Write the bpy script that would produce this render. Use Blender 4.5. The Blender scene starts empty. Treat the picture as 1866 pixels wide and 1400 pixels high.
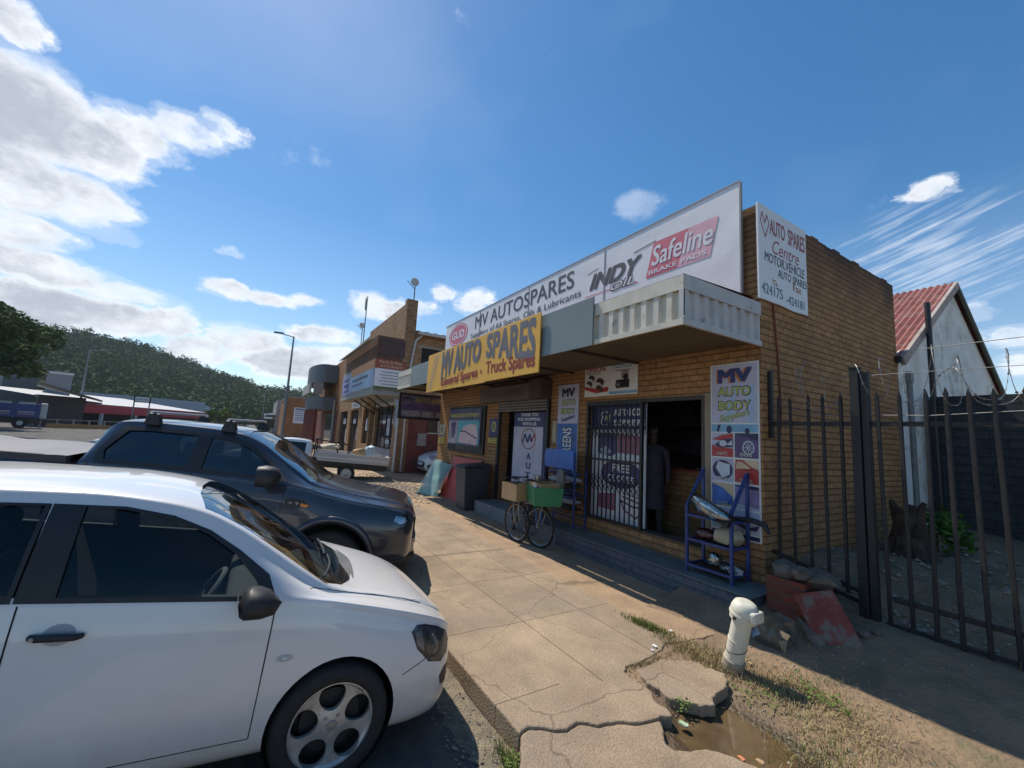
import bpy, bmesh, math, random
import numpy as np
from mathutils import Vector, Matrix
random.seed(7); rng = np.random.default_rng(7)
R_ = math.radians
S = bpy.context.scene
COL = S.collection
# ------------------------------------------------------------ camera
cam = bpy.data.objects.new('camera', bpy.data.cameras.new('camera')); COL.objects.link(cam)
rows = ((0.51955, -0.07708, -0.850956), (0.852661, 0.111003, 0.510536), (0.055106, -0.990826, 0.123395))
m = Matrix.Identity(4)
for i in range(3):
    m[i][0] = rows[i][0]; m[i][1] = -rows[i][1]; m[i][2] = -rows[i][2]
m[2][3] = 1.8
cam.matrix_world = m
cam.data.sensor_width = 36; cam.data.lens = 762.2 / 1866 * 36
cam.data.clip_start = 0.05; cam.data.clip_end = 5000
S.camera = cam
# ------------------------------------------------------------ light
SUN = Vector((-0.62, -0.15, 1.0)).normalized()
sun = bpy.data.objects.new('sun', bpy.data.lights.new('sun', 'SUN')); COL.objects.link(sun)
sun.data.energy = 3.7; sun.data.angle = R_(0.55); sun.data.color = (1.0, 0.93, 0.82)
sun.rotation_euler = SUN.to_track_quat('Z', 'Y').to_euler()
sun_el = math.asin(SUN.z); sun_az = math.atan2(SUN.x, SUN.y)
S.view_settings.view_transform = 'Standard'; S.view_settings.look = 'None'
S.view_settings.exposure = 0.5; S.view_settings.gamma = 1
S.render.engine = 'CYCLES'
S.cycles.max_bounces = 7; S.cycles.transparent_max_bounces = 12
S.cycles.sample_clamp_indirect = 6
# ------------------------------------------------------------ world: sky with clouds
W = bpy.data.worlds.new('World'); S.world = W; W.use_nodes = True
nt = W.node_tree; nt.nodes.clear()
def N(t, **k):
    n = nt.nodes.new(t)
    for a, b in k.items(): setattr(n, a, b)
    return n
def LK(a, b): nt.links.new(a, b)
def MA(op, a, b=None, c=None, clamp=False):
    n = N('ShaderNodeMath', operation=op); n.use_clamp = clamp
    for i, v in enumerate((a, b, c)):
        if v is None: continue
        if isinstance(v, (int, float)): n.inputs[i].default_value = v
        else: LK(v, n.inputs[i])
    return n.outputs[0]
out = N('ShaderNodeOutputWorld')
sky = N('ShaderNodeTexSky', sky_type='NISHITA'); sky.sun_disc = False
sky.sun_elevation = sun_el; sky.sun_rotation = sun_az; sky.air_density = 1.0; sky.dust_density = 0.25; sky.ozone_density = 2.2
bg = N('ShaderNodeBackground'); bg.inputs[1].default_value = 0.115
hs = N('ShaderNodeHueSaturation'); hs.inputs['Saturation'].default_value = 1.30; hs.inputs['Value'].default_value = .84
hs.inputs['Hue'].default_value = 0.495
LK(sky.outputs[0], hs.inputs['Color'])
tc = N('ShaderNodeTexCoord'); nz = N('ShaderNodeVectorMath', operation='NORMALIZE'); LK(tc.outputs['Generated'], nz.inputs[0])
sp = N('ShaderNodeSeparateXYZ'); LK(nz.outputs[0], sp.inputs[0])
az = MA('MULTIPLY', MA('ARCTAN2', sp.outputs[0], sp.outputs[1]), 57.29578)
el = MA('MULTIPLY', MA('ARCSINE', sp.outputs[2]), 57.29578)
# ragged edges: warp azimuth and elevation by noise of the direction
cb = N('ShaderNodeCombineXYZ'); LK(MA('MULTIPLY', az, 0.05), cb.inputs[0]); LK(MA('MULTIPLY', el, 0.075), cb.inputs[1])
def noise(scale, detail, rough=0.55, vec=None, dist=0.0):
    n = N('ShaderNodeTexNoise'); n.inputs['Scale'].default_value = scale; n.inputs['Detail'].default_value = detail
    n.inputs['Roughness'].default_value = rough; n.inputs['Distortion'].default_value = dist
    LK(vec if vec is not None else cb.outputs[0], n.inputs['Vector']); return n
nA = noise(1.9, 11, 0.66); nB = noise(6.0, 9, 0.66)
blobs = [ # az, el, radius az, radius el, weight
 (-112.5,25,6.5,4.4,1.2),(-108,24.5,5.5,3.2,1.0),(-104,27,4.0,2.4,.85),(-100,29,3.8,1.8,.95),(-97.3,30.5,2.4,1.3,.85),
 (-114,31,3.2,1.8,1.0),(-112,19.5,6.0,3.2,1.15),(-107,19.5,4.6,2.8,.95),(-111,15.5,5.0,2.0,.9),(-104.5,17.5,2.6,1.2,.5),
 (-109,12.8,6.5,1.5,.9),(-103,12.0,4.5,1.2,.72),(-108,9.3,7.5,2.2,1.15),(-102.6,9.4,4.5,2.0,1.1),(-98.8,10.0,2.6,2.2,1.1),(-96,7.4,3.5,2.0,.9),
 (-92.5,9.4,4.6,2.0,1.0),(-88,7.2,5.5,2.2,1.1),(-82,8.2,6,2.2,1.05),(-84,11.2,5,1.3,.85),(-94.6,14.6,2.6,1.2,.85),(-90.2,14.4,3.2,1.0,.75),(-86.6,15.1,2.6,.9,.7),
 (-78.6,15.7,3.2,1.8,.95),(-75.2,15.6,3.2,1.6,1.05),(-72,16.2,2.2,1.3,.85),(-69.2,18.3,1.9,1.3,.85),(-65,17.9,2.6,2.0,.9),(-95,18.6,1.6,.7,.55),
 (-12.6,25.4,2.4,1.0,.85),(-8,11,3.0,1.2,.8),(-5,17,2,2.2,.4),(-11,13.6,2.4,1.2,.55),(-6.5,8.6,4,1.3,.8),(-42.5,30,3.2,1.8,.38)]
tot = None
azw = MA('ADD', az, MA('MULTIPLY', MA('SUBTRACT', nB.outputs[0], .5), 7.0))
elw = MA('ADD', el, MA('MULTIPLY', MA('SUBTRACT', noise(7, 6, .6, None).outputs[1], .5), 2.2))
for (a, e, ra, re, w_) in blobs:
    dx = MA('MULTIPLY', MA('SUBTRACT', azw, a), 1 / ra); dy = MA('MULTIPLY', MA('SUBTRACT', elw, e), 1 / re)
    d2 = MA('MULTIPLY_ADD', dx, dx, MA('MULTIPLY', dy, dy))
    g = MA('MULTIPLY', MA('SUBTRACT', 1.35, d2, clamp=True), w_ * 1.15)
    tot = g if tot is None else MA('MAXIMUM', tot, g)
dens = MA('SUBTRACT', MA('MULTIPLY_ADD', MA('SUBTRACT', nA.outputs[0], 0.5), 2.4, tot), 0.36)
mask = N('ShaderNodeMapRange'); mask.interpolation_type = 'SMOOTHSTEP'; LK(dens, mask.inputs[0]); mask.inputs[1].default_value = -.06; mask.inputs[2].default_value = 0.80
halo = N('ShaderNodeMapRange'); halo.interpolation_type = 'SMOOTHSTEP'; LK(dens, halo.inputs[0]); halo.inputs[1].default_value = -.75; halo.inputs[2].default_value = .25; halo.inputs[4].default_value = .30
# thin ribbed high cloud, low in the north
rb = N('ShaderNodeCombineXYZ')
LK(MA('MULTIPLY', MA('ADD', az, MA('MULTIPLY', el, -1.3)), 0.17), rb.inputs[0]); LK(MA('MULTIPLY', MA('ADD', el, MA('MULTIPLY', az, -0.30)), 1.35), rb.inputs[1])
nR = noise(1.1, 5, .6, rb.outputs[0], .4); nP = noise(2.6, 3)
dxr = MA('MULTIPLY', MA('SUBTRACT', az, -13), 1 / 10.5); dyr = MA('MULTIPLY', MA('SUBTRACT', el, 19.0), 1 / 6.0)
rg = MA('SUBTRACT', 1.0, MA('MULTIPLY_ADD', dxr, dxr, MA('MULTIPLY', dyr, dyr)), clamp=True)
rm = N('ShaderNodeMapRange'); LK(MA('ADD', nR.outputs[0], MA('MULTIPLY', MA('SUBTRACT', nP.outputs[0], .5), .5)), rm.inputs[0]); rm.inputs[1].default_value = .44; rm.inputs[2].default_value = .74
ribs = MA('MULTIPLY', MA('MULTIPLY', rm.outputs[0], MA('POWER', rg, .6)), 0.62)
# soft white veil towards the horizon and faint wisps
veil = N('ShaderNodeMapRange'); LK(el, veil.inputs[0]); veil.inputs[1].default_value = 26; veil.inputs[2].default_value = 0; veil.inputs[3].default_value = 0; veil.inputs[4].default_value = .24
wisp = N('ShaderNodeMapRange'); LK(noise(.55, 5, .5).outputs[0], wisp.inputs[0]); wisp.inputs[1].default_value = .5; wisp.inputs[2].default_value = .85; wisp.inputs[4].default_value = .13
cm = MA('MAXIMUM', MA('MAXIMUM', MA('MAXIMUM', mask.outputs[0], MA('MULTIPLY', halo.outputs[0], MA('MULTIPLY', tot, 2.5, clamp=True))), ribs), MA('MAXIMUM', veil.outputs[0], wisp.outputs[0]), clamp=True)
# cloud colour: bright thin rims, grey thick middles
thick = N('ShaderNodeMapRange'); thick.interpolation_type = 'SMOOTHSTEP'; LK(MA('ADD', dens, MA('MULTIPLY', MA('SUBTRACT', nB.outputs[0], .5), 1.1)), thick.inputs[0]); thick.inputs[1].default_value = .3; thick.inputs[2].default_value = 1.35
cc = N('ShaderNodeMix', data_type='RGBA'); LK(thick.outputs[0], cc.inputs['Factor'])
cc.inputs['A'].default_value = (6.7, 6.95, 7.3, 1); cc.inputs['B'].default_value = (3.2, 3.55, 4.15, 1)
mx = N('ShaderNodeMix', data_type='RGBA'); LK(cm, mx.inputs['Factor']); LK(hs.outputs[0], mx.inputs['A']); LK(cc.outputs['Result'], mx.inputs['B'])
LK(mx.outputs['Result'], bg.inputs[0]); LK(bg.outputs[0], out.inputs[0])

# ------------------------------------------------------------ materials
def mat(name, col, rough=0.6, metal=0.0, var=0.10, scale=6.0, bump=0.0, coat=0.0, col2=None, alpha=None, trans=0.0, bscale=None, spec=None, emit=None, dirt=None):
    M = bpy.data.materials.new(name); M.use_nodes = True
    t = M.node_tree; b = t.nodes['Principled BSDF']
    b.inputs['Roughness'].default_value = rough; b.inputs['Metallic'].default_value = metal
    b.inputs['Coat Weight'].default_value = coat; b.inputs['Coat Roughness'].default_value = .04
    if spec is not None: b.inputs['Specular IOR Level'].default_value = spec
    if trans: b.inputs['Transmission Weight'].default_value = trans
    if alpha is not None: b.inputs['Alpha'].default_value = alpha
    if emit: b.inputs['Emission Color'].default_value = (*emit[0], 1); b.inputs['Emission Strength'].default_value = emit[1]
    tcn = t.nodes.new('ShaderNodeTexCoord')
    nn = t.nodes.new('ShaderNodeTexNoise'); nn.inputs['Scale'].default_value = scale; nn.inputs['Detail'].default_value = 6; nn.inputs['Roughness'].default_value = .62
    t.links.new(tcn.outputs['Object'], nn.inputs['Vector'])
    mp = t.nodes.new('ShaderNodeMapRange'); mp.inputs[1].default_value = .3; mp.inputs[2].default_value = .7
    t.links.new(nn.outputs[0], mp.inputs[0])
    mi = t.nodes.new('ShaderNodeMix'); mi.data_type = 'RGBA'
    c = np.array(col); c2 = np.array(col2) if col2 is not None else c * (1 - 2 * var)
    mi.inputs['A'].default_value = (*(c2), 1); mi.inputs['B'].default_value = (*(c if col2 is not None else c * (1 + var * .5)), 1)
    t.links.new(mp.outputs[0], mi.inputs['Factor'])
    src = mi.outputs['Result']
    if dirt:
        n2 = t.nodes.new('ShaderNodeTexNoise'); n2.inputs['Scale'].default_value = dirt[1]; n2.inputs['Detail'].default_value = 8; n2.inputs['Roughness'].default_value = .7
        t.links.new(tcn.outputs['Object'], n2.inputs['Vector'])
        m2 = t.nodes.new('ShaderNodeMapRange'); m2.inputs[1].default_value = dirt[2]; m2.inputs[2].default_value = dirt[2] + dirt[3]; t.links.new(n2.outputs[0], m2.inputs[0])
        x = t.nodes.new('ShaderNodeMix'); x.data_type = 'RGBA'; t.links.new(m2.outputs[0], x.inputs['Factor']); t.links.new(src, x.inputs['A']); x.inputs['B'].default_value = (*dirt[0], 1)
        src = x.outputs['Result']
    t.links.new(src, b.inputs['Base Color'])
    if bump:
        bn = t.nodes.new('ShaderNodeBump'); bn.inputs['Strength'].default_value = min(1, bump); bn.inputs['Distance'].default_value = .01 * max(1, bump)
        n3 = t.nodes.new('ShaderNodeTexNoise'); n3.inputs['Scale'].default_value = bscale or scale * 6; n3.inputs['Detail'].default_value = 5
        t.links.new(tcn.outputs['Object'], n3.inputs['Vector']); t.links.new(n3.outputs[0], bn.inputs['Height']); t.links.new(bn.outputs[0], b.inputs['Normal'])
    return M
def brick(name, c1, c2, mortar, w=.232, h=.086, ms=.010, soot=None, sootz=None, bump=.9, bias=0.0, off=.5, coordmode='wall', origin=(0, 0, 0)):
    M = bpy.data.materials.new(name); M.use_nodes = True
    t = M.node_tree; b = t.nodes['Principled BSDF']; b.inputs['Roughness'].default_value = .85; b.inputs['Specular IOR Level'].default_value = .25
    g = t.nodes.new('ShaderNodeNewGeometry'); s1 = t.nodes.new('ShaderNodeSeparateXYZ'); s2 = t.nodes.new('ShaderNodeSeparateXYZ')
    t.links.new(g.outputs['Position'], s1.inputs[0]); t.links.new(g.outputs['True Normal'], s2.inputs[0])
    def ma(op, a, b_=None, c=None):
        n = t.nodes.new('ShaderNodeMath'); n.operation = op
        for i, v in enumerate((a, b_, c)):
            if v is None: continue
            if isinstance(v, (int, float)): n.inputs[i].default_value = v
            else: t.links.new(v, n.inputs[i])
        return n.outputs[0]
    isx = ma('GREATER_THAN', ma('ABSOLUTE', s2.outputs[0]), .6)
    isz = ma('GREATER_THAN', ma('ABSOLUTE', s2.outputs[2]), .7)
    u = ma('ADD', ma('MULTIPLY', s1.outputs[0], ma('SUBTRACT', 1.0, isx)), ma('MULTIPLY', s1.outputs[1], isx))
    v = ma('ADD', ma('MULTIPLY', s1.outputs[2], ma('SUBTRACT', 1.0, isz)), ma('MULTIPLY', s1.outputs[1], isz))
    cx = t.nodes.new('ShaderNodeCombineXYZ'); t.links.new(ma('ADD', u, 50.0), cx.inputs[0]); t.links.new(ma('ADD', v, 20.0), cx.inputs[1])
    # slight wobble so the courses are not ruler-straight
    nw = t.nodes.new('ShaderNodeTexNoise'); nw.inputs['Scale'].default_value = 3.0; t.links.new(g.outputs['Position'], nw.inputs['Vector'])
    vm = t.nodes.new('ShaderNodeVectorMath'); vm.operation = 'MULTIPLY_ADD'; t.links.new(nw.outputs['Color'], vm.inputs[0]); vm.inputs[1].default_value = (.012, .010, 0); t.links.new(cx.outputs[0], vm.inputs[2])
    bt = t.nodes.new('ShaderNodeTexBrick'); bt.offset = off; bt.inputs['Scale'].default_value = 1
    bt.inputs['Brick Width'].default_value = w; bt.inputs['Row Height'].default_value = h; bt.inputs['Mortar Size'].default_value = ms; bt.inputs['Mortar Smooth'].default_value = .25; bt.inputs['Bias'].default_value = bias
    bt.inputs['Color1'].default_value = (*c1, 1); bt.inputs['Color2'].default_value = (*c2, 1); bt.inputs['Mortar'].default_value = (*[(a_+b_+c_)/3 for a_,b_,c_ in zip(c1,c2,mortar)], 1)
    t.links.new(vm.outputs[0], bt.inputs['Vector'])
    nn = t.nodes.new('ShaderNodeTexNoise'); nn.inputs['Scale'].default_value = 14; nn.inputs['Detail'].default_value = 7; t.links.new(g.outputs['Position'], nn.inputs['Vector'])
    mr = t.nodes.new('ShaderNodeMapRange'); t.links.new(nn.outputs[0], mr.inputs[0]); mr.inputs[1].default_value = .25; mr.inputs[2].default_value = .75; mr.inputs[3].default_value = .70; mr.inputs[4].default_value = 1.2
    vs = t.nodes.new('ShaderNodeVectorMath'); vs.operation = 'SCALE'; t.links.new(bt.outputs['Color'], vs.inputs[0]); t.links.new(mr.outputs[0], vs.inputs['Scale'])
    n4 = t.nodes.new('ShaderNodeTexNoise'); n4.inputs['Scale'].default_value = 1.1; n4.inputs['Detail'].default_value = 6; t.links.new(g.outputs['Position'], n4.inputs['Vector'])
    m4 = t.nodes.new('ShaderNodeMapRange'); t.links.new(n4.outputs[0], m4.inputs[0]); m4.inputs[1].default_value = .35; m4.inputs[2].default_value = .7; m4.inputs[3].default_value = .82; m4.inputs[4].default_value = 1.1
    v5 = t.nodes.new('ShaderNodeVectorMath'); v5.operation = 'SCALE'; t.links.new(vs.outputs[0], v5.inputs[0]); t.links.new(m4.outputs[0], v5.inputs['Scale'])
    src = v5.outputs[0]
    # dark raked bed joints, shadow lines put into the colour, stronger than the upright ones
    sv = t.nodes.new('ShaderNodeSeparateXYZ'); t.links.new(vm.outputs[0], sv.inputs[0])
    fr_ = ma('FRACT', ma('DIVIDE', sv.outputs[1], h)); dist = ma('MULTIPLY', ma('MINIMUM', fr_, ma('SUBTRACT', 1.0, fr_)), h)
    jm = t.nodes.new('ShaderNodeMapRange'); t.links.new(dist, jm.inputs[0]); jm.inputs[1].default_value = ms*.45; jm.inputs[2].default_value = ms*1.0; jm.inputs[3].default_value = 1; jm.inputs[4].default_value = 0; jm.inputs[3].default_value = .55
    jx = t.nodes.new('ShaderNodeMix'); jx.data_type = 'RGBA'; t.links.new(jm.outputs[0], jx.inputs['Factor']); t.links.new(src, jx.inputs['A']); jx.inputs['B'].default_value = (*mortar, 1); src = jx.outputs['Result']
    if soot:  # dark weather staining growing towards the top of the wall
        z0, z1 = sootz
        f1 = t.nodes.new('ShaderNodeMapRange'); t.links.new(ma('ADD', s1.outputs[2], ma('ADD', ma('MULTIPLY', ma('SUBTRACT', n4.outputs[0], .5), 2.2), ma('MULTIPLY', ma('SUBTRACT', nn.outputs[0], .5), 1.2))), f1.inputs[0]); f1.inputs[1].default_value = z0; f1.inputs[2].default_value = z1; f1.inputs[4].default_value = .85
        x = t.nodes.new('ShaderNodeMix'); x.data_type = 'RGBA'; t.links.new(f1.outputs[0], x.inputs['Factor']); t.links.new(src, x.inputs['A']); x.inputs['B'].default_value = (*soot, 1); src = x.outputs['Result']
    t.links.new(src, b.inputs['Base Color'])
    bn = t.nodes.new('ShaderNodeBump'); bn.inputs['Strength'].default_value = bump; bn.inputs['Distance'].default_value = .012; bn.invert = True
    add = ma('SUBTRACT', bt.outputs['Fac'], ma('MULTIPLY', nn.outputs[0], .35))
    t.links.new(add, bn.inputs['Height']); t.links.new(bn.outputs[0], b.inputs['Normal'])
    return M
def glassmat(name, tint=(.8, .9, .9), alpha=.25, rough=.02, k=.75):
    M = bpy.data.materials.new(name); M.use_nodes = True; t = M.node_tree; t.nodes.clear()
    o = t.nodes.new('ShaderNodeOutputMaterial'); g = t.nodes.new('ShaderNodeBsdfGlossy'); g.inputs['Roughness'].default_value = rough
    tr = t.nodes.new('ShaderNodeBsdfTransparent'); tr.inputs[0].default_value = (*tint, 1)
    fr = t.nodes.new('ShaderNodeFresnel'); fr.inputs[0].default_value = 1.5
    nn = t.nodes.new('ShaderNodeTexNoise'); nn.inputs['Scale'].default_value = 3
    a = t.nodes.new('ShaderNodeMath'); a.operation = 'MULTIPLY_ADD'; a.inputs[1].default_value = k; a.inputs[2].default_value = alpha * .04; a.use_clamp = True; t.links.new(fr.outputs[0], a.inputs[0])
    mx_ = t.nodes.new('ShaderNodeMixShader'); t.links.new(a.outputs[0], mx_.inputs[0]); t.links.new(tr.outputs[0], mx_.inputs[1]); t.links.new(g.outputs[0], mx_.inputs[2]); t.links.new(mx_.outputs[0], o.inputs[0])
    return M
# ------------------------------------------------------------ mesh helpers
class MB:
    def __init__(s): s.v = []; s.f = []
    def add(s, vs, fs):
        n = len(s.v); s.v += [tuple(map(float, v)) for v in vs]; s.f += [tuple(i + n for i in f) for f in fs]; return s
    def box(s, x0, x1, y0, y1, z0, z1):
        return s.add([(x0,y0,z0),(x1,y0,z0),(x1,y1,z0),(x0,y1,z0),(x0,y0,z1),(x1,y0,z1),(x1,y1,z1),(x0,y1,z1)],
                     [(0,3,2,1),(4,5,6,7),(0,1,5,4),(1,2,6,5),(2,3,7,6),(3,0,4,7)])
    def bar(s, a, b, w, h=None, up=(0, 0, 1)):
        a, b = Vector(a), Vector(b); d = (b - a).normalized(); u = Vector(up)
        if abs(d.dot(u)) > .98: u = Vector((1, 0, 0))
        x = d.cross(u).normalized() * w / 2; y = x.cross(d).normalized() * (h or w) / 2
        vs = [a - x - y, a + x - y, a + x + y, a - x + y, b - x - y, b + x - y, b + x + y, b - x + y]
        return s.add(vs, [(0,3,2,1),(4,5,6,7),(0,1,5,4),(1,2,6,5),(2,3,7,6),(3,0,4,7)])
    def tube(s, pts, r, seg=8, closed=False, cap=True):
        pts = [Vector(p) for p in pts]; n = len(pts); rr = r if hasattr(r, '__len__') else [r] * n
        rings = []; up = Vector((0.013, 0.02, 1)).normalized()
        for i, p in enumerate(pts):
            a = pts[(i - 1) % n] if (closed or i) else p; b = pts[(i + 1) % n] if (closed or i < n - 1) else p
            d = (b - a).normalized()
            x = d.cross(up)
            if x.length < .15: x = d.cross(Vector((1, 0.1, 0)))
            x.normalize(); y = x.cross(d).normalized()
            rings.append([p + (x * math.cos(2*math.pi*k/seg) + y * math.sin(2*math.pi*k/seg)) * rr[i] for k in range(seg)])
        vs = [v for r_ in rings for v in r_]; fs = []
        for i in range(n if closed else n - 1):
            j = (i + 1) % n
            for k in range(seg): fs.append((i*seg+k, i*seg+(k+1) % seg, j*seg+(k+1) % seg, j*seg+k))
        if cap and not closed: fs += [tuple(range(seg))[::-1], tuple((n-1)*seg + k for k in range(seg))]
        return s.add(vs, fs)
    def lathe(s, prof, c=(0, 0, 0), axis='z', seg=24, close=False):
        vs = []; fs = []; n = len(prof)
        for k in range(seg):
            a = 2 * math.pi * k / seg
            for r, h in prof:
                p = (r * math.cos(a), r * math.sin(a), h)
                if axis == 'x': p = (h, p[0], p[1])
                elif axis == 'y': p = (p[1], h, p[0])
                vs.append((p[0] + c[0], p[1] + c[1], p[2] + c[2]))
        for k in range(seg):
            k2 = (k + 1) % seg
            for i in range(n if close else n - 1): j = (i + 1) % n; fs.append((k*n+i, k2*n+i, k2*n+j, k*n+j))
        return s.add(vs, fs)
    def prism(s, poly, a, b, fn=None):
        """poly: 2D points (u,v); extruded between a and b; fn maps (u,v,w)->xyz (default x,z,y)"""
        fn = fn or (lambda u, v, w: (u, w, v)); n = len(poly)
        vs = [fn(u, v, a) for u, v in poly] + [fn(u, v, b) for u, v in poly]
        fs = [tuple(range(n)), tuple(range(2*n - 1, n - 1, -1))] + [(i, i + n, (i+1) % n + n, (i+1) % n) for i in range(n)]
        return s.add(vs, fs)
    def grid(s, P):
        nu, nv = len(P), len(P[0])
        return s.add([p for r in P for p in r], [(i*nv+j, (i+1)*nv+j, (i+1)*nv+j+1, i*nv+j+1) for i in range(nu-1) for j in range(nv-1)])
    def mesh(s, name='m'):
        me = bpy.data.meshes.new(name); me.from_pydata(s.v, [], s.f); me.validate(); return me
def loc_of(o):
    l = Vector((0, 0, 0))
    while o: l += o.location; o = o.parent
    return l
def fixn(me):
    bm = bmesh.new(); bm.from_mesh(me); bmesh.ops.recalc_face_normals(bm, faces=bm.faces); bm.to_mesh(me); bm.free()
def obj(name, mb, mt, parent=None, smooth=False, bevel=0, world=True, recalc=True, **tags):
    me = mb.mesh(name) if isinstance(mb, MB) else mb
    if recalc: fixn(me)
    if parent is not None and world and len(me.vertices):
        l = loc_of(parent); me.transform(Matrix.Translation(-l))
    o = bpy.data.objects.new(name, me); COL.objects.link(o); o.parent = parent
    if mt is not None: me.materials.clear(); me.materials.append(mt)
    if smooth:
        me.polygons.foreach_set('use_smooth', [True] * len(me.polygons))
        me.set_sharp_from_angle(angle=R_(38))
    if bevel:
        bv = o.modifiers.new('bevel', 'BEVEL'); bv.width = bevel; bv.segments = 2; bv.limit_method = 'ANGLE'; bv.angle_limit = R_(40)
    for k, v in tags.items(): o[k] = v
    return o
def pieces(name, mb, mt, parent, **k):
    """one object per group of touching or overlapping faces"""
    par = list(range(len(mb.f))); V = np.array(mb.v)
    bb = [(V[list(f)].min(0)-.012, V[list(f)].max(0)+.012) for f in mb.f]
    def find(i):
        while par[i] != i: par[i] = par[par[i]]; i = par[i]
        return i
    for i in range(len(mb.f)):
        for j in range(i):
            if (bb[i][0] <= bb[j][1]).all() and (bb[j][0] <= bb[i][1]).all(): par[find(i)] = find(j)
    G = {}
    for i in range(len(mb.f)): G.setdefault(find(i), []).append(mb.f[i])
    for fs in G.values():
        ids = sorted({v for f in fs for v in f}); mp = {v: n for n, v in enumerate(ids)}
        obj(name, MB().add([mb.v[v] for v in ids], [tuple(mp[v] for v in f) for f in fs]), mt, parent, **k)
def thing(name, label, cat, loc=(0, 0, 0), group=None):
    o = bpy.data.objects.new(name, None); COL.objects.link(o); o.location = loc; o['label'] = label; o['category'] = cat; o.empty_display_size = .2
    if group: o['group'] = group
    return o
def tag(o, label, cat, group=None):
    o['label'] = label; o['category'] = cat
    if group: o['group'] = group
    return o
def struct(name, mb, mt, **k):
    o = obj(name, mb, mt, **k); o['kind'] = 'structure'; return o
def dup(root):
    r = root.copy(); COL.objects.link(r)
    for ch in list(root.children):
        c = ch.copy(); COL.objects.link(c); c.parent = r
        for g in list(ch.children):
            d = g.copy(); COL.objects.link(d); d.parent = c
    return r
# writing: flat letters fitted to a rectangle on a wall. face 'y' looks towards -Y (u = x), face 'x' looks towards +X (u = y)
def text_mb(txt, u0, u1, v0, v1, depth, face='y', bold=0.0, shear=0.0, fit=True, thick=.004, rot=0, spacing=1.0, warp=None, mb=None):
    cu = bpy.data.curves.new('t', 'FONT'); cu.body = txt; cu.size = 1; cu.offset = 0; cu.shear = shear; cu.resolution_u = 3; cu.space_character = spacing; cu.fill_mode = 'FRONT'
    o = bpy.data.objects.new('t', cu); COL.objects.link(o)
    dg = bpy.context.evaluated_depsgraph_get(); me = bpy.data.meshes.new_from_object(o.evaluated_get(dg))
    bpy.data.objects.remove(o); bpy.data.curves.remove(cu)
    n = len(me.vertices)
    if n == 0: return mb or MB()
    co = np.zeros(n * 3); me.vertices.foreach_get('co', co); co = co.reshape(-1, 3)
    if rot: 
        c_, s_ = math.cos(R_(rot)), math.sin(R_(rot)); x = co[:, 0]*c_ - co[:, 1]*s_; y = co[:, 0]*s_ + co[:, 1]*c_; co[:, 0] = x; co[:, 1] = y
    mn = co.min(0); mxx = co.max(0); sz = np.maximum(mxx - mn, 1e-6)
    uu = (co[:, 0] - mn[0]) / sz[0]; vv = (co[:, 1] - mn[1]) / sz[1]
    if warp: uu, vv = warp(uu, vv)
    uu = u0 + uu * (u1 - u0); vv = v0 + vv * (v1 - v0)
    mb = mb or MB(); fs = [tuple(p.vertices) for p in me.polygons]; bpy.data.meshes.remove(me)
    # heavy strokes: thin sheets of the same letters, slightly shifted and each a hair in front of the last
    kx = bold*.8*(u1-u0)/sz[0 if not rot else 0]; ky = bold*.55*(v1-v0)/sz[1]
    sh_ = [(0,0)] if bold <= 0 else [(-kx,-ky),(kx,-ky),(-kx,ky),(kx,ky),(0,0)]
    for i, (du, dv) in enumerate(sh_):
        U, V = uu*(1-2*kx/(u1-u0+1e-9)) + (u0+u1)*kx/(u1-u0+1e-9) + du, vv*(1-2*ky/(v1-v0+1e-9)) + (v0+v1)*ky/(v1-v0+1e-9) + dv
        if face == 'y': P = np.stack([U, np.full(n, depth-.0003*i), V], 1)
        elif face == 'x': P = np.stack([np.full(n, depth+.0003*i), U, V], 1)
        else: P = np.array([face(a, b) for a, b in zip(U, V)])
        mb.add([tuple(p) for p in P], fs)
        if callable(face): break
    return mb
def rect(mb, u0, u1, v0, v1, d, face='y'):
    P = [(u0, v0), (u1, v0), (u1, v1), (u0, v1)]
    return poly(mb, P, d, face)
def poly(mb, P, d, face='y'):
    n = len(P)
    return mb.add([((u, d, v) if face == 'y' else (d, u, v)) for u, v in P], [tuple(range(n))])
def ell(mb, cu, cv, ru, rv, d, face='y', n=28, inner=None):
    A = [(cu + ru*math.cos(2*math.pi*i/n), cv + rv*math.sin(2*math.pi*i/n)) for i in range(n)]
    if inner is None: return poly(mb, A, d, face)
    B = [(cu + ru*inner*math.cos(2*math.pi*i/n), cv + rv*inner*math.sin(2*math.pi*i/n)) for i in range(n)]
    fn = (lambda u, v: (u, d, v)) if face == 'y' else (lambda u, v: (d, u, v))
    return mb.add([fn(*p) for p in A + B], [(i, (i+1) % n, (i+1) % n + n, i + n) for i in range(n)])
def stroke(mb, pts, w, d, face='y'):
    for (a, b) in zip(pts[:-1], pts[1:]):
        du, dv = b[0]-a[0], b[1]-a[1]; L = math.hypot(du, dv) or 1; nx, ny = -dv/L*w/2, du/L*w/2
        poly(mb, [(a[0]-nx, a[1]-ny), (b[0]-nx, b[1]-ny), (b[0]+nx, b[1]+ny), (a[0]+nx, a[1]+ny)], d, face)
    return mb
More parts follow.
